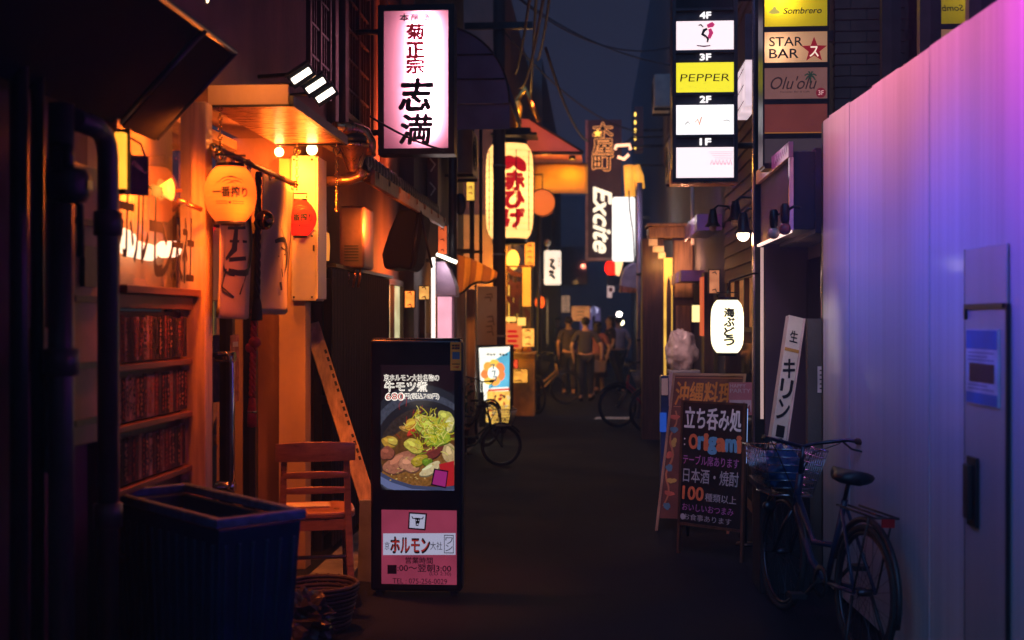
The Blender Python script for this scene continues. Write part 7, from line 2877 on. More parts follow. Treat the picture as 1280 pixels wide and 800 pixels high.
for (x0, x1, y0, y1, mm_) in ((827, 835, 473, 494, M['white_paint']), (836, 846, 466, 508, mat('leaflet_lilac', (0.55, 0.5, 0.62), 0.6)), (825, 833, 516, 540, emis('blue_screen', (0.02, 0.1, 0.6), 0.5))):
    ua, va = P(x0, y1)
    ub, vb = P(x1, y0)
    m.use(mm_).fb(fr, ua, ub, va, vb, -0.019, 0.0)
m.build('leaflet', None, t)
t = thing('glint_stand', 'thin blue white glint beside the black menu board, added as a glowing tube', 'lamp', W(931, 545, 8.9))  # a blue glint, put in as a glowing tube
p = W(932, 545, 8.9)
m = MB().use(emis('blue_glint', (0.3, 0.5, 1.0), 0.9), True)
m.tube([(p.x, p.y, 0.6), (p.x + 0.01, p.y, 1.0)], 0.008, 8)
m.build('tube', None, t)
m = MB().use(M['black_metal'], True)
m.tube([(p.x, p.y, 0.0), (p.x, p.y, 0.6)], 0.012, 8)
m.lathe([(0.0, 0.02), (0.07, 0.015), (0.075, 0.0), (0, 0.0)], (p.x, p.y, 0), 16)
m.build('stand', None, t)
# wrapped bundle on a grey box
p = W(853, 436, 12.4)
t = thing('storage_box', 'grey plastic box stand under the pale wrapped bundle', 'box', (p.x, p.y, 0))
m = MB().use(mat('grey_box', (0.12, 0.13, 0.17), 0.5))
m.box(p.x - 0.13, p.x + 0.15, p.y - 0.15, p.y + 0.15, 0.0, 1.1)
m.build('body', None, t, bevel=0.02)
m = MB().use(mat('grey_box_lid', (0.16, 0.17, 0.21), 0.45))
m.box(p.x - 0.15, p.x + 0.17, p.y - 0.17, p.y + 0.17, 1.101, 1.14)
m.build('lid', None, t, bevel=0.01)
t = thing('wrapped_bundle', 'pale crinkled plastic wrapped bundle on the grey box', 'bundle', (p.x - 0.02, p.y, 1.14))
b_ = crumple((p.x - 0.01, p.y, 1.33), 0.165, 0.16, 0.215, 2.0, amp=0.22, n=56, mm=36, freq=2.0)
o = b_.build('wrap', mat('pale_wrap', (0.55, 0.48, 0.5), 0.12, var=0.35, scale=9, bump=0.9, bscale=22, alpha=0.72), t)
lamp('bulb_or_fill', t, (0.6, 11.6, 2.0), 30, (1, 0.55, 0.48), 0.06, 'SPOT', aim=(p.x, p.y, 1.3), spot=60)  # added spot brightening the bundle, no bulb there
# signs by the far porch
t = thing('leaning_sign', 'white leaning plank sign with black vertical characters beside the bicycle', 'sign', W(970, 600, 7.55))
pt_, pb_ = W(996.5, 396, 7.62), W(967, 600, 7.42)
lz_ = pb_.z
ax = (pt_ - pb_).normalized()
u = Vector((0.95, 0.32, 0))
u = (u - ax * u.dot(ax)).normalized()
fr = Fr(pb_, u, ax)
L_ = (pt_ - pb_).length
m = MB().use(mat('pale_sign_face', (0.7, 0.6, 0.5), 0.45, var=0.12))
m.fb(fr, -0.055, 0.045, 0, L_, -0.05, 0)
m.build('board', None, t, bevel=0.003)
m = MB().use(mat('sign_edge', (0.8, 0.55, 0.5), 0.4))
m.fb(fr, 0.0455, 0.057, 0, L_, -0.05, 0.004)
m.build('edge', None, t)
m = MB()
column(m, fr, 'キリン', -0.043, 0.034, L_ * 0.36, L_ * 0.74, M['ink'], bold=0.03)
column(m, fr, '一番搾り', -0.03, 0.022, L_ * 0.03, L_ * 0.33, M['ink'], bold=0.03)
m.use(mat('gold_band', (0.6, 0.3, 0.06), 0.4)).fq(fr, -0.054, 0.044, L_ * 0.78, L_ * 0.80, 0.003)
put(m, fr, '生', -0.03, 0.022, L_ * 0.84, L_ * 0.91, M['ink'], bold=0.02)
m.build('lettering', None, t)
lamp('sign_fill', t, (1.1, 6.95, 2.0), 9, (1, 0.72, 0.66), 0.08, 'SPOT', aim=(1.32, 7.55, 1.3), spot=70)  # added pinkish spot brightening the leaning sign, no fixture
t = thing('stone_ledge', 'black stone ledge the pale leaning sign stands on', 'ledge', (1.28, 7.5, 0))
m = MB().use(mat('black_stone', (0.015, 0.014, 0.017), 0.7))
m.box(pb_.x - 0.1, pb_.x + 0.2, pb_.y - 0.12, pb_.y + 0.22, 0.0, lz_ - 0.04)
m.build('block', None, t, bevel=0.01)
m = MB().use(mat('black_stone_cap', (0.02, 0.02, 0.024), 0.5))
m.box(pb_.x - 0.12, pb_.x + 0.22, pb_.y - 0.14, pb_.y + 0.24, lz_ - 0.039, lz_ - 0.002)
m.build('cap', None, t, bevel=0.004)
t = thing('paper_notice', 'small white paper notice on the end of the metal hoarding', 'notice', W(1026, 475, 7.6))
fr, P = framed(7.64)
a, z1 = P(1022, 458)
b, z0 = P(1034, 491)
m = MB().use(mat('notice_paper', (0.6, 0.5, 0.55), 0.7))
m.fb(fr, a, b, z0, z1, -0.004, 0)
m.build('sheet', None, t)
m = MB().use(M['ink'])
for k in range(5):
    m.fq(fr, a + 0.012, b - 0.02 - 0.008 * (k % 2), z1 - 0.03 - k * 0.028, z1 - 0.022 - k * 0.028, 0.002)
m.build('print', None, t)
m = MB().use(M['dark_plaster'])
m.fb(fr, a - 0.06, b + 0.1, 0, z1 + 0.3, -0.08, -0.006)
m.build('backing', None, t)

# ------------------------------------------------------------------ small glowing panels added for more glow along the lane
lamp('front_fill', izk, (-1.1, 25.4, 2.7), 150, (1, 0.3, 0.04), 0.1, 'SPOT', aim=(-0.75, 25.8, 0), spot=62)  # added spill of orange on the lane floor, no fixture
for k, (px, py, Y, w_, h_, col, st_, nm, lb) in enumerate((
        (588, 215, 16.0, 0.1, 0.75, (1, 0.55, 0.07), 1.2, 'glow_strip', 'narrow upright amber lit window strip between the slim pipes'),
        (512, 374, 11.9, 0.09, 0.16, (1, 0.3, 0.05), 1.1, 'glow_bit', 'tiny orange lit box just past the corrugated screen'),
        (530, 366, 12.4, 0.1, 0.13, (1, 0.5, 0.12), 0.8, 'glow_bit', 'added small amber glow panel under the furled awning strut'),
        (553, 300, 13.0, 0.09, 0.3, (1, 0.16, 0.04), 0.6, 'glow_bit', 'added dim red upright glow panel above the purple hood'),
        (648, 470, 20.1, 0.3, 0.22, (1, 0.42, 0.05), 1.0, 'glow_card', 'added glowing yellow card leaning on the tavern counter'),
        (641, 455, 20.15, 0.16, 0.14, (1, 0.1, 0.03), 0.9, 'glow_card', 'added glowing red card pinned on the tavern counter'),
        (660, 422, 20.2, 0.2, 0.3, (1, 0.48, 0.08), 1.2, 'glow_card', 'added glowing amber card above the jars of the tavern counter'),
        (662, 318, 20.6, 0.16, 0.4, (1, 0.36, 0.04), 0.9, 'glow_strip', 'added short amber glow strip right of the round yellow lamp'),
        (815, 345, 18.4, 0.12, 0.3, (1, 0.4, 0.08), 0.7, 'glow_bit', 'added amber glow panel on the dark timber left of the arch'),
        (893, 352, 12.8, 0.1, 0.24, (1, 0.35, 0.15), 0.5, 'glow_bit', 'added dim orange glow panel left of the brown siding'),
        (726, 392, 33, 0.5, 0.4, (1, 0.35, 0.1), 0.5, 'glow_bit', 'added blurred orange glow panel far behind the walking men'),
        (707, 380, 36, 0.25, 0.5, (0.9, 0.5, 0.3), 0.35, 'glow_bit', 'added blurred peach glow panel far behind the man on the left'),
        )):
    p = W(px, py, Y)
    t = thing(nm, lb, 'sign', p)
    fr = Fr((p.x, p.y, p.z), (1, 0, 0))
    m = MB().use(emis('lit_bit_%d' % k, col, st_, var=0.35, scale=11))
    m.fb(fr, -w_ / 2, w_ / 2, -h_ / 2, h_ / 2, -0.02, 0)
    m.build('panel', None, t)
    m = MB().use(M['black_metal'])
    m.fb(fr, -w_ / 2 - 0.012, w_ / 2 + 0.012, -h_ / 2 - 0.012, h_ / 2 + 0.012, -0.06, -0.021)
    m.build('backing', None, t)
    m = MB().use(M['ink'])
    n_ = max(2, int(h_ / 0.09))
    for q in range(n_):
        v = h_ * (0.38 - 0.76 * q / max(1, n_ - 1))
        m.stroke(fr, [(-w_ * 0.24, v), (w_ * 0.1, v + 0.012), (w_ * 0.22, v - 0.018)], min(0.02, w_ * 0.14), 0.003)
    m.build('brush_marks', None, t)
lantern('paper_lantern', 'small orange lantern hung beyond the slim sign post', W(675, 378, 27), 0.11, 0.26, pap_a, 0.4, (1, 0.3, 0.08), None, -PI / 2, bulb=(0, 0, 0), rib=8)

lamp('street_wash', None, (0.35, 19.5, 4.2), 70, (0.55, 0.5, 1.0), 0.2, 'SPOT', aim=(0.1, 22.5, 0), spot=75)  # added violet wash over floor and walkers, no fixture
# outdoor unit, ducts and more cables on the upper walls
for (x, y, z, sx, lb) in ((-1.88, 15.4, 3.5, 1, 'grey outdoor air conditioner on the bar wall behind the pink signboard'), (1.37, 16.6, 3.55, -1, 'grey outdoor air conditioner on the dark house wall over the wooden porch'), (1.37, 20.5, 5.2, -1, 'grey outdoor air conditioner high on the dark house wall left of the tall tenant sign')):
    t = thing('air_conditioner', lb, 'air conditioner', (x, y, z), group='outdoor air conditioners')
    fr = FL(x, y, z) if sx > 0 else FRt(x, y, z)
    m = MB().use(mat('unit_enamel', (0.32, 0.31, 0.3), 0.5, var=0.2))
    m.fb(fr, -0.38, 0.38, 0, 0.55, 0.08, 0.36)
    m.build('casing', None, t, bevel=0.015)
    m = MB().use(M['black_metal'], True)
    for r in (0.06, 0.11, 0.16, 0.21):
        c0 = fr.p(-0.1, 0.28, 0.365)
        m.torus(c0, r, 0.006, 'x', 24, 5)
    m.build('fan_grille', None, t)
    for u in (-0.3, 0.26):
        MB().use(M['dark_metal']).fb(fr, u, u + 0.04, -0.04, -0.002, 0, 0.36).build('bracket', None, t)
    m = MB().use(M['off_white'], True)
    m.tube([fr.p(0.3, 0.1, 0.1), fr.p(0.45, 0.05, 0.06), fr.p(0.47, -0.9, 0.05)], 0.025, 8)
    m.build('hose', None, t)
for k, (a, b, d, lb) in enumerate((((-1.9, 13.2, 5.4), (1.35, 14.5, 6.1), 0.3, 'cable slung across the lane behind the domed awning'), ((-1.36, 17.6, 6.6), (1.37, 17.0, 5.2), 0.25, 'cable from the pole crossarm to the dark house'), ((-1.36, 17.6, 6.6), (1.37, 21.0, 6.4), 0.4, 'slack cable from the pole crossarm over the lane sign'), ((-1.36, 17.6, 5.95), (0.9, 24.0, 5.4), 0.3, 'cable from the lower crossarm to the edge lit sign'), ((1.37, 13.0, 5.6), (1.3, 24.0, 4.9), 0.2, 'cable drooping along the dark house wall'))):
    tag(MB().use(MATS['cable_sheath'], True).tube(sag(a, b, d), 0.012, 6).build('overhead_cable'), lb, 'cable', group='cables over the lane')

# ------------------------------------------------------------------ bicycles
BS = mat('bike_steel', (0.07, 0.07, 0.085), 0.3, metal=0.9, var=0.2, bump=0)


def bicycle(lab, loc, rotz, paint, scale=1.0, basket=True, lean=0.0, rack=True, basket_m=None, load=False, group='parked bicycles'):
    t = thing('bicycle', lab, 'bicycle', loc, rotz, group=group)
    t.scale = (scale,) * 3
    t.rotation_euler = (lean, 0, rotz)
    r, wb = 0.33, 1.06
    xr, xf = -0.5 * wb, 0.5 * wb
    for nm, x in (('rear', xr), ('front', xf)):
        m = MB().use(M['rubber'], True)
        m.torus((x, 0, r), r - 0.018, 0.018, 'y', 40, 8)
        w = m.build('wheel', None, t, world=False)
        m = MB().use(BS, True)
        m.torus((x, 0, r), r - 0.045, 0.011, 'y', 40, 6)
        m.lathe([(0.0, -0.04), (0.02, -0.035), (0.018, 0.035), (0, 0.04)], (x, 0, r), 12, 'y')
        m.build('rim', None, w, world=False)
        m = MB().use(BS)
        for k in range(28):
            a = 2 * PI * k / 28
            s = 0.03 if k % 2 else -0.03
            m.tube([(x + 0.016 * math.cos(a + 0.5), s, r + 0.016 * math.sin(a + 0.5)), (x + (r - 0.05) * math.cos(a), 0, r + (r - 0.05) * math.sin(a))], 0.0013, 4, caps=False)
        m.build('spokes', None, w, world=False)
        m = MB().use(M['dark_metal'], True)
        a0, a1 = (0.3, 3.4) if nm == 'rear' else (0.6, 2.9)
        m.torus((x, 0, r), r + 0.022, 0.016, 'y', 24, 6, a0, a1)
        m.build('mudguard', None, t, world=False)
    bb = Vector((-0.09, 0, 0.29))
    st_top = Vector((-0.26, 0, 0.74))
    hd0, hd1 = Vector((0.36, 0, 0.62)), Vector((0.325, 0, 0.8))
    m = MB().use(paint, True)
    m.tube([bb, st_top], 0.016, 10)
    m.tube([bb, Vector((0.12, 0, 0.36)), hd0], 0.02, 10)
    m.tube([bb.lerp(st_top, 0.45), Vector((0.1, 0, 0.46)), hd0 + Vector((-0.01, 0, 0.06))], 0.016, 10)
    m.tube([hd0 - Vector((-0.008, 0, 0.03)), hd1], 0.022, 10)
    for s in (-1, 1):
        m.tube([bb + Vector((0, 0.02 * s, 0)), (xr, 0.055 * s, r)], 0.011, 8)
        m.tube([st_top + Vector((0.0, 0.015 * s, -0.05)), (xr, 0.055 * s, r)], 0.009, 8)
    m.build('frame', None, t, world=False)
    m = MB().use(BS, True)
    for s in (-1, 1):
        m.tube([hd0 + Vector((0.005, 0.02 * s, -0.03)), Vector((0.41, 0.045 * s, 0.5)), (xf, 0.05 * s, r)], 0.012, 8)
    m.build('fork', None, t, world=False)
    m = MB().use(BS, True)
    top = Vector((0.3, 0, 0.95))
    m.tube([hd1, top], 0.013, 8)
    m.tube([(0.12, -0.29, 1.0), (0.26, -0.24, 1.0), (0.34, -0.1, 0.97), (0.31, 0, 0.95), (0.34, 0.1, 0.97), (0.26, 0.24, 1.0), (0.12, 0.29, 1.0)], 0.011, 8)
    hb = m.build('handlebar', None, t, world=False)
    for s in (-1, 1):
        m = MB().use(M['rubber'], True)
        m.tube([(0.08, 0.295 * s, 1.0), (0.2, 0.265 * s, 1.0)], 0.018, 10)
        m.build('grip', None, hb, world=False)
    m = MB().use(M['black_metal'], True)
    for s in (-1, 1):
        m.tube([(0.27, 0.22 * s, 0.985), (0.2, 0.24 * s, 0.955), (0.13, 0.27 * s, 0.95)], 0.006, 6)
        m.tube([(0.27, 0.2 * s, 0.98), (0.42, 0.1 * s, 0.9), (0.36, 0.02, 0.7)], 0.0035, 5)
    m.build('brake_lever', None, hb, world=False)
    m = MB().use(M['black_metal'], True)
    k = [(-0.40, 0.085), (-0.36, 0.11), (-0.28, 0.085), (-0.2, 0.04), (-0.12, 0.022)]
    vs = []
    n = 14
    for (x, w) in [(-0.42, 0.03)] + k + [(-0.1, 0.006)]:
        for j in range(n):
            a = 2 * PI * j / n
            vs.append((x, w * math.cos(a), 0.86 + 0.035 * math.sin(a) + 0.03 * max(0, (-0.25 - x))))
    kk = len(k) + 2
    m.add(vs, [(i * n + j, i * n + (j + 1) % n, (i + 1) * n + (j + 1) % n, (i + 1) * n + j) for i in range(kk - 1) for j in range(n)] + [tuple(range(n))[::-1], tuple(range((kk - 1) * n, kk * n))], True)
    sd_ = m.build('saddle', None, t, world=False)
    m = MB().use(BS, True)
    m.tube([st_top - Vector((-0.01, 0, 0.02)), (-0.3, 0, 0.85)], 0.012, 8)
    m.build('seat_post', None, t, world=False)
    m = MB().use(M['dark_metal'], True)
    m.lathe([(0.06, -0.006), (0.085, -0.004), (0.085, 0.004), (0.06, 0.006)], (bb.x, 0.035, bb.z), 20, 'y')
    m.tube([bb + Vector((0, 0.05, 0)), bb + Vector((0.13, 0.06, -0.1))], 0.01, 6)
    m.tube([bb + Vector((0, -0.05, 0)), bb + Vector((-0.13, -0.06, 0.1))], 0.01, 6)
    m.use(M['rubber'])
    m.box(bb.x + 0.09, bb.x + 0.17, 0.065, 0.15, bb.z - 0.115, bb.z - 0.09)
    m.box(bb.x - 0.17, bb.x - 0.09, -0.15, -0.065, bb.z + 0.09, bb.z + 0.115)
    m.build('crankset', None, t, world=False)
    m = MB().use(M['dark_metal'], True)
    m.tube([(xr + 0.03, 0.05, r - 0.02), (xr - 0.06, 0.12, 0.01)], 0.01, 6)
    m.tube([(xr + 0.03, -0.05, r - 0.02), (xr - 0.06, -0.12, 0.01)], 0.01, 6)
    m.build('stand', None, t, world=False)
    if rack:
        m = MB().use(M['dark_metal'], True)
        for y in (-0.06, 0.0, 0.06):
            m.tube([(-0.3, y, 0.72), (-0.72, y, 0.72)], 0.006, 6)
        for s in (-1, 1):
            m.tube([(-0.66, 0.06 * s, 0.72), (xr, 0.06 * s, r)], 0.006, 6)
        m.tube([(-0.72, -0.06, 0.72), (-0.72, 0.06, 0.72)], 0.006, 6)
        m.build('rear_rack', None, t, world=False)
        m = MB().use(mat('reflector_red', (0.4, 0.01, 0.01), 0.2))
        m.box(-0.745, -0.73, -0.03, 0.03, 0.68, 0.72)
        m.build('reflector', None, t, world=False)
    if basket:
        bm_ = basket_m or M['galv']
        m = MB().use(bm_, True)
        x0, x1, x2, x3 = 0.43, 0.66, 0.4, 0.74
        y0, y1 = 0.12, 0.19
        z0, z1 = 0.66, 0.92
        for k in range(7):
            s = k / 6
            xa, xb, yy, z = x0 + (x2 - x0) * s, x1 + (x3 - x1) * s, y0 + (y1 - y0) * s, z0 + (z1 - z0) * s
            m.tube([(xa, -yy, z), (xb, -yy, z), (xb, yy, z), (xa, yy, z), (xa, -yy, z)], 0.006 if k in (0, 6) else 0.0028, 6)
        for k in range(12):
            s = k / 11
            for sg in (-1, 1):
                m.tube([(x0 + (x1 - x0) * s, sg * y0, z0), (x2 + (x3 - x2) * s, sg * y1, z1)], 0.0028, 5)
            m.tube([(x1, -y0 + 2 * y0 * s, z0), (x3, -y1 + 2 * y1 * s, z1)], 0.0028, 5)
            m.tube([(x0, -y0 + 2 * y0 * s, z0), (x1, -y0 + 2 * y0 * s, z0)], 0.0028, 5)
        m.build('basket', None, t, world=False)
        m = MB().use(M['black_metal'], True)
        m.tube([(0.42, 0.0, 0.66), (0.37, 0, 0.66)], 0.01, 6)
        m.tube([(0.56, 0.05, 0.66), (xf, 0.05, r)], 0.006, 6)
        m.tube([(0.56, -0.05, 0.66), (xf, -0.05, r)], 0.006, 6)
        m.build('basket_stay', None, t, world=False)
    m = MB().use(BS, True)
    m.lathe([(0.0, 0.05), (0.025, 0.045), (0.035, 0.0), (0, 0.0)], (0.53, 0.09, 0.58), 14, 'x')
    m.build('headlight', None, t, world=False)
    return t


fw_ = W(978, 756, 6.9)
rw_ = W(1072, 813, 5.95)
ctr = (Vector((fw_.x, fw_.y, 0)) + Vector((rw_.x, rw_.y, 0))) / 2
d_ = Vector((fw_.x - rw_.x, fw_.y - rw_.y))
bicycle('dark city bicycle with a chrome wire basket leaning by the metal hoarding', (ctr.x, ctr.y, 0), math.atan2(d_.y, d_.x), mat('bike_navy', (0.02, 0.03, 0.07), 0.3, bump=0), scale=1.0, lean=0.05, basket_m=M['chrome'])
cs, sn = math.cos(math.atan2(d_.y, d_.x)), math.sin(math.atan2(d_.y, d_.x))
bx, by = ctr.x + 0.56 * cs, ctr.y + 0.56 * sn
t = thing('blue_bag', 'crumpled blue bag stuffed in the chrome bicycle basket', 'bag', (bx, by, 0.68))
o = crumple((bx + 0.02, by, 0.80), 0.12, 0.13, 0.12, 7.0, amp=0.4, freq=4).build('bag', mat('blue_sheet', (0.02, 0.08, 0.22), 0.35, var=0.3, scale=9, bump=0.4, bscale=20), t)
p = W(803, 530, 18.7)
bicycle('red framed bicycle parked before the dark shop across from the photo board', (p.x + 0.1, p.y, 0), math.radians(205), mat('bike_red', (0.35, 0.02, 0.03), 0.3, bump=0), basket=False, lean=0.06)
p = W(836, 530, 18.0)
bicycle('dark bicycle behind the red framed bicycle, nearer the flyer rack', (p.x + 0.2, p.y - 0.3, 0), math.radians(200), mat('bike_black', (0.012, 0.012, 0.014), 0.3), basket=True, lean=0.06)
p = W(590, 588, 13.4)
bicycle('small dark folding bicycle just beyond the tall menu stand', (p.x - 0.05, p.y, 0), math.radians(15), mat('bike_green', (0.02, 0.04, 0.03), 0.3), scale=0.72, basket=True, lean=0.08)
p = W(606, 560, 15.2)
bicycle('dark bicycle with bent handlebar in front of the bright photo board', (p.x - 0.25, p.y, 0), math.radians(60), mat('bike_black', (0.012, 0.012, 0.014), 0.3), scale=0.9, basket=False, lean=0.08)
p = W(655, 508, 21.5)
bicycle('bicycle with a dark front basket outside the yellow lit tavern', (p.x, p.y, 0), math.radians(-60), mat('bike_grey', (0.2, 0.14, 0.1), 0.3), basket=True, lean=0.05, basket_m=M['black_metal'])
p = W(674, 500, 23.4)
bicycle('yellow lit bicycle furthest along, its round wheel against the tavern light', (p.x, p.y, 0), math.radians(15), mat('bike_amber', (0.45, 0.25, 0.05), 0.3), basket=False, lean=0.05)
# scrubby potted plant beside the folding bicycle
p = W(586, 520, 14.6)
t = thing('potted_plant', 'dark leafy potted plant behind the folding bicycle', 'plant', (p.x - 0.15, p.y, 0))
m = MB().use(mat('clay_pot', (0.2, 0.09, 0.05), 0.8), True)
m.lathe([(0.0, 0.0), (0.11, 0.0), (0.15, 0.3), (0.165, 0.3), (0.165, 0.33), (0.14, 0.33), (0.13, 0.28), (0, 0.28)], (p.x - 0.15, p.y, 0), 18)
m.build('pot', None, t)
m = MB().use(mat('dark_leaf', (0.03, 0.06, 0.02), 0.5, var=0.5, scale=9))
rr = random.Random(12)
for k in range(260):
    d = Vector((rr.gauss(0, 1), rr.gauss(0, 1), rr.gauss(0, 1)))
    d.normalize()
    c = Vector((p.x - 0.15, p.y, 0.72)) + Vector((d.x * 0.2, d.y * 0.2, d.z * 0.38)) * rr.random() ** 0.4
    a = Vector((rr.gauss(0, 1), rr.gauss(0, 1), rr.gauss(0, 1))).normalized()
    b = a.cross(d).normalized()
    L_ = rr.uniform(0.05, 0.09)
    m.add([c, c + a * L_ * 0.5 + b * L_ * 0.25, c + a * L_, c + a * L_ * 0.5 - b * L_ * 0.25], [(0, 1, 2, 3)], False)
m.build('foliage', None, t)
m = MB().use(M['dark_wood'], True)
for k in range(5):
    m.tube([(p.x - 0.15 + 0.03 * math.cos(k * 1.3), p.y + 0.03 * math.sin(k * 1.3), 0.28), (p.x - 0.15 + 0.12 * math.cos(k * 1.3), p.y + 0.12 * math.sin(k * 1.3), 0.85)], 0.008, 5)
m.build('stem', None, t)


# ------------------------------------------------------------------ people
def skin_mesh(joints, edges, root=0, sub=2):
    names = list(joints)
    idx = {n: i for i, n in enumerate(names)}
    me = bpy.data.meshes.new('tmp')
    me.from_pydata([joints[n][0] for n in names], [(idx[a], idx[b]) for a, b in edges], [])
    o = bpy.data.objects.new('tmp', me)
    C.objects.link(o)
    o.modifiers.new('skin', 'SKIN')
    me = o.data
    if not me.skin_vertices:
        bpy.context.view_layer.objects.active = o
        bpy.ops.mesh.customdata_skin_add()
    for n in names:
        sv = me.skin_vertices[0].data[idx[n]]
        rr = joints[n][1]
        sv.radius = rr if isinstance(rr, tuple) else (rr, rr)
        sv.use_root = idx[n] == root
    ss = o.modifiers.new('sub', 'SUBSURF')
    ss.levels = ss.render_levels = sub
    dg = bpy.context.evaluated_depsgraph_get()
    dg.update()
    out = bpy.data.meshes.new_from_object(o.evaluated_get(dg))
    bpy.data.objects.remove(o)
    for p_ in out.polygons:
        p_.use_smooth = True
    return out


def from_meshes(name, meshes, m_, parent):
    bm = bmesh.new()
    for me in meshes:
        bm.from_mesh(me)
    me = bpy.data.meshes.new(name)
    bm.to_mesh(me)
    bm.free()
    me.materials.append(m_)
    for p_ in me.polygons:
        p_.use_smooth = True
        p_.material_index = 0
    o = bpy.data.objects.new(name, me)
    C.objects.link(o)
    o.parent = parent
    return o


def mb_mesh(b):
    me = bpy.data.meshes.new('t')
    me.from_pydata([tuple(v) for v in b.v], [], b.f)
    return me


def person(lab, loc, rotz, h, shirt, pants, hair_long=False, stride=0.16, arms=(0.06, 0.08), elbow=(0.05, 0.1), skirt=False, sleeves=True, wide=1.0, bare_legs=False, swing=(0.05, -0.08), shoe=None):
    t = thing('person', lab, 'person', loc, rotz)
    k = h / 1.7
    V = lambda x, y, z: (x * k * (wide if z < 1.48 else 1), y * k, z * k)
    J, E = {}, []
    def j(n, p, r, par=None):
        J[n] = (V(*p), r * k if not isinstance(r, tuple) else (r[0] * k, r[1] * k))
        if par:
            E.append((par, n))
    j('pelvis', (0, 0, 0.94), (0.14, 0.1))
    j('waist', (0, 0, 1.08), (0.125, 0.088), 'pelvis')
    j('chest', (0, 0.01, 1.27), (0.15, 0.1), 'waist')
    j('neckb', (0, 0.0, 1.42), (0.07, 0.06), 'chest')
    j('neck', (0, 0.015, 1.48), 0.05, 'neckb')
    j('jaw', (0, 0.035, 1.545), (0.062, 0.07), 'neck')
    j('head', (0, 0.02, 1.62), (0.075, 0.088), 'jaw')
    j('crown', (0, 0.01, 1.68), (0.055, 0.065), 'head')
    hand_pts = []
    for s, nm in ((-1, 'l'), (1, 'r')):
        i = 0 if s < 0 else 1
        j('sh' + nm, (0.155 * s, 0, 1.385), 0.056, 'neckb')
        ex = 0.2 + arms[i]
        j('el' + nm, (ex * s, -0.02 + swing[i] * 0.5, 1.13), 0.04, 'sh' + nm)
        wx = ex + 0.02 - elbow[i]
        j('wr' + nm, (wx * s, 0.05 + swing[i], 0.9), 0.029, 'el' + nm)
        j('ha' + nm, (wx * s, 0.06 + swing[i], 0.845), (0.018, 0.036), 'wr' + nm)
        hand_pts.append((wx * s, 0.06 + swing[i], 0.83, s))
        dy = stride * s
        j('hip' + nm, (0.085 * s, 0, 0.88), 0.09, 'pelvis')
        j('kn' + nm, (0.09 * s, dy * 0.55 + 0.03, 0.49), 0.058, 'hip' + nm)
        j('an' + nm, (0.088 * s, dy - 0.02, 0.085), 0.036, 'kn' + nm)
        j('he' + nm, (0.088 * s, dy - 0.03, 0.035), 0.034, 'an' + nm)
        j('to' + nm, (0.095 * s, dy + 0.15, 0.026), (0.04, 0.024), 'an' + nm)
    body = skin_mesh(J, E)
    parts = [body]
    # fingers: five unequal curled chains from the palm
    for (x, y, z, s) in hand_pts:
        for q in range(4):
            L_ = (0.062, 0.072, 0.068, 0.052)[q]
            yy = y + 0.028 - q * 0.019
            fj = {'a': (V(x, yy, z + 0.02), 0.009 * k), 'b': (V(x, yy, z - L_ * 0.45), 0.0085 * k), 'c': (V(x - 0.012 * s, yy + 0.004, z - L_ * 0.95), 0.007 * k)}
            parts.append(skin_mesh(fj, [('a', 'b'), ('b', 'c')], sub=1))
        fj = {'a': (V(x, y + 0.03, z + 0.035), 0.011 * k), 'b': (V(x - 0.012 * s, y + 0.052, z + 0.01), 0.01 * k), 'c': (V(x - 0.02 * s, y + 0.058, z - 0.022), 0.008 * k)}
        parts.append(skin_mesh(fj, [('a', 'b'), ('b', 'c')], sub=1))
    fc = MB()
    fc.ball(V(0, 0.112, 1.595), 0.014 * k, 0.018 * k, 0.022 * k, 8, 6)
    for s in (-1, 1):
        fc.ball(V(0.078 * s, 0.015, 1.605), 0.012 * k, 0.022 * k, 0.032 * k, 8, 6)
        fc.ball(V(0.031 * s, 0.098, 1.628), 0.012 * k, 0.01 * k, 0.01 * k, 8, 6)
    fc.ball(V(0, 0.1, 1.552), 0.024 * k, 0.01 * k, 0.008 * k, 8, 6)
    parts.append(mb_mesh(fc))
    from_meshes('body', parts, M['skin'], t)
    # hair cap
    hb = MB()
    hb.ball(V(0, -0.004, 1.648), 0.09 * k, 0.103 * k, 0.088 * k, 20, 14)
    hv = []
    for v in hb.v:
        y_, z_ = v.y / k, v.z / k
        if y_ > 0.045 and z_ < 1.67:
            v = Vector((v.x * 0.9, 0.045 * k, v.z))
        hv.append(v)
    hb.v = hv
    if hair_long:
        hb.ball(V(0, -0.045, 1.55), 0.088 * k, 0.055 * k, 0.14 * k, 16, 10)
    from_meshes('hair', [mb_mesh(hb)], M['hair'], t)
    # shirt
    g = 1.12
    SJ, SE = {}, []
    def sj(n, par=None, p=None, f=g, add=0.012):
        r = J[n][1]
        r = tuple(x * f + add * k for x in r) if isinstance(r, tuple) else r * f + add * k
        SJ[n] = (p or J[n][0], r)
        if par:
            SE.append((par, n))
    sj('pelvis', p=V(0, 0, 0.93))
    sj('waist', 'pelvis', add=0.016)
    sj('chest', 'waist')
    SJ['neckb'] = (V(0, 0, 1.41), (0.085 * k, 0.072 * k))
    SE.append(('chest', 'neckb'))
    for nm in 'lr':
        sj('sh' + nm, 'neckb')
        a, b = Vector(J['sh' + nm][0]), Vector(J['el' + nm][0])
        SJ['sl' + nm] = (tuple(a.lerp(b, 0.78 if sleeves else 0.3)), 0.062 * k)
        SE.append(('sh' + nm, 'sl' + nm))
    from_meshes('shirt', [skin_mesh(SJ, SE)], shirt, t)
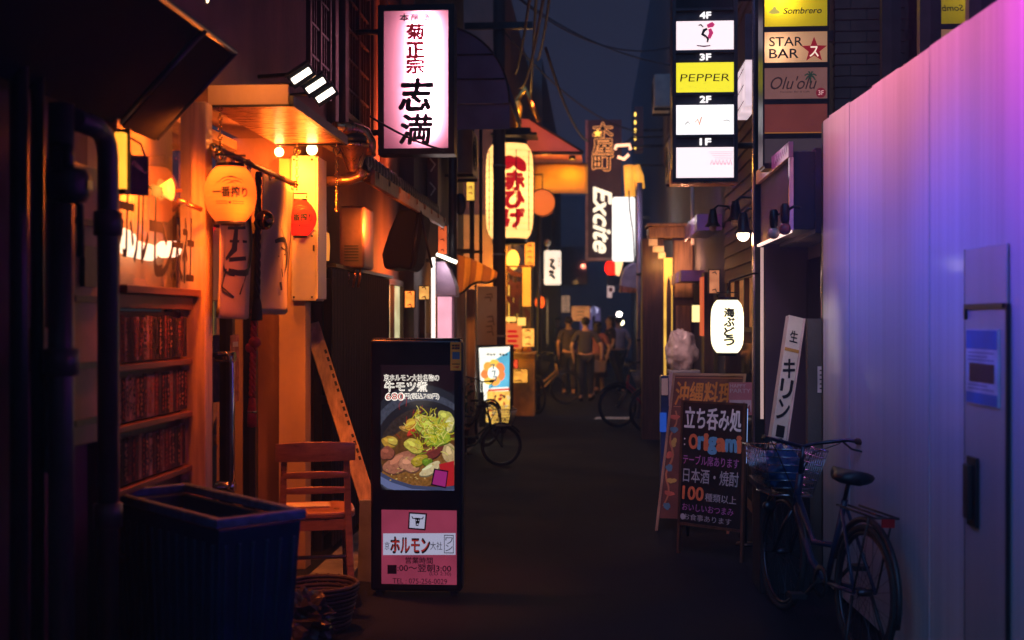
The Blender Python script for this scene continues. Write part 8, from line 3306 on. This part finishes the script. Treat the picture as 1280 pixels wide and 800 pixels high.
    if skirt:
        sk = MB()
        n = 28
        prof = [(0.135, 1.0), (0.17, 0.88), (0.2, 0.7), (0.235, 0.47), (0.23, 0.47), (0.12, 0.9)]
        vs = []
        for (r_, z_) in prof:
            for q in range(n):
                a = 2 * PI * q / n
                rp = r_ * (1 + 0.06 * math.sin(a * 7) * max(0, (1.0 - z_) * 1.6))
                vs.append(V(rp * math.cos(a), rp * 0.8 * math.sin(a), z_))
        sk.add(vs, [(i * n + q, i * n + (q + 1) % n, (i + 1) * n + (q + 1) % n, (i + 1) * n + q) for i in range(len(prof) - 1) for q in range(n)], True)
        from_meshes('skirt', [mb_mesh(sk)], pants, t)
    else:
        PJ, PE = {'pelvis': (V(0, 0, 0.95), (0.152 * k, 0.115 * k))}, []
        for nm in 'lr':
            PJ['hip' + nm] = (J['hip' + nm][0], 0.103 * k)
            PE.append(('pelvis', 'hip' + nm))
            PJ['kn' + nm] = (J['kn' + nm][0], 0.075 * k)
            PE.append(('hip' + nm, 'kn' + nm))
            q = Vector(J['an' + nm][0]) + Vector((0, 0, 0.03 * k))
            PJ['an' + nm] = (tuple(q), 0.062 * k)
            PE.append(('kn' + nm, 'an' + nm))
        from_meshes('trousers', [skin_mesh(PJ, PE)], pants, t)
    for nm in 'lr':
        SJ2 = {'a': (tuple(Vector(J['an' + nm][0]) + Vector((0, -0.01 * k, -0.02 * k))), 0.045 * k), 'h': (tuple(Vector(J['he' + nm][0]) + Vector((0, -0.02 * k, 0.006 * k))), 0.04 * k), 't': (tuple(Vector(J['to' + nm][0]) + Vector((0, 0, 0.008 * k))), (0.048 * k, 0.034 * k))}
        from_meshes('shoe', [skin_mesh(SJ2, [('a', 'h'), ('a', 't')], sub=2)], shoe or M['rubber'], t)
    return t, J, k


gray = mat('grey_tee', (0.06, 0.057, 0.065), 0.9, var=0.12, bump=0.1)
blk = mat('black_trousers', (0.018, 0.018, 0.024), 0.85, var=0.2)
p = W(732, 501, 24.5)
person('man in a grey T-shirt and black trousers walking away in the middle of the lane', (p.x, p.y, 0), 0.03, 1.68, gray, blk, stride=0.1, wide=1.16, arms=(0.05, 0.09), elbow=(0.06, 0.03), swing=(-0.04, -0.1))
p = W(711, 492, 26.4)
person('man in a dark grey T-shirt walking left of the man in the middle', (p.x, p.y, 0), 0.1, 1.7, mat('dark_tee', (0.05, 0.042, 0.05), 0.9), blk, stride=-0.14, arms=(0.04, 0.05), elbow=(0.04, 0.07), swing=(0.02, 0.1), shoe=mat('pale_shoe', (0.3, 0.24, 0.22), 0.6))
p = W(747, 496, 25.4)
t, J, k = person('woman in a salmon top and dark skirt carrying a pale bag', (p.x, p.y, 0), -0.12, 1.6, mat('salmon_top', (0.36, 0.13, 0.11), 0.9), mat('dark_skirt', (0.06, 0.035, 0.04), 0.9), hair_long=True, skirt=True, stride=0.14)
bgp = W(748, 457, 24.85)
t = thing('handbag', 'pale canvas handbag hanging beside the woman in the salmon top', 'bag', (bgp.x, bgp.y, bgp.z - 0.14))
m = MB().use(mat('canvas_bag', (0.42, 0.27, 0.17), 0.85, var=0.15))
fr = FY(bgp.x, bgp.y, bgp.z - 0.14)
m.prism(fr, [(-0.15, 0), (0.15, 0), (0.17, 0.24), (-0.14, 0.25)], -0.1, 0)
m.build('body', None, t, bevel=0.02)
m = MB().use(MATS['canvas_bag'], True)
m.tube([fr.p(-0.1, 0.24, -0.03), fr.p(-0.06, 0.36, -0.04), fr.p(0.06, 0.36, -0.04), fr.p(0.11, 0.24, -0.03)], 0.012, 6)
m.build('handle', None, t)
p = W(763, 489, 27)
person('person in loose black clothes facing the walkers near the slim pole', (p.x, p.y, 0), 1.9, 1.72, mat('black_top', (0.015, 0.014, 0.018), 0.9), blk, hair_long=True, stride=0.3, wide=1.1, swing=(0.1, -0.1))
p = W(779, 486, 28.5)
person('person in a violet lit pale shirt half behind the black clothed person', (p.x - 0.1, p.y, 0), 0.4, 1.7, mat('pale_shirt', (0.4, 0.36, 0.5), 0.9), blk, stride=0.2)
p = W(697, 470, 38)
person('faint person in dark clothes far down the lane beyond the walking men', (p.x, p.y, 0), 3.0, 1.7, mat('dim_top', (0.08, 0.07, 0.08), 0.9), blk, stride=0.1)
p = W(689, 470, 39)
person('faint person with long hair at the far left of the walking group', (p.x, p.y, 0), 2.7, 1.6, mat('dim_brown_top', (0.2, 0.12, 0.1), 0.9), blk, hair_long=True, stride=0.1)
lamp('street_wash', None, (0.4, 28.0, 3.2), 10, (0.6, 0.5, 1.0), 0.2)  # added violet fill behind the walkers, no fixture

# ------------------------------------------------------------------ thin bluish haze volume, added to lift the blacks
hz_ = MB().box(-12, 12, -8, 70, -1.0, 11)
hm_ = bpy.data.materials.new('haze')
hm_.use_nodes = True
hm_.node_tree.nodes.clear()
vo = hm_.node_tree.nodes.new('ShaderNodeOutputMaterial')
vp = hm_.node_tree.nodes.new('ShaderNodeVolumePrincipled')
vp.inputs['Color'].default_value = (0.5, 0.65, 1.0, 1)
vp.inputs['Density'].default_value = 0.0065
hm_.node_tree.links.new(vp.outputs[0], vo.inputs[1])
hz_.build('haze', hm_)['kind'] = 'stuff'
S.cycles.volume_bounces = 0
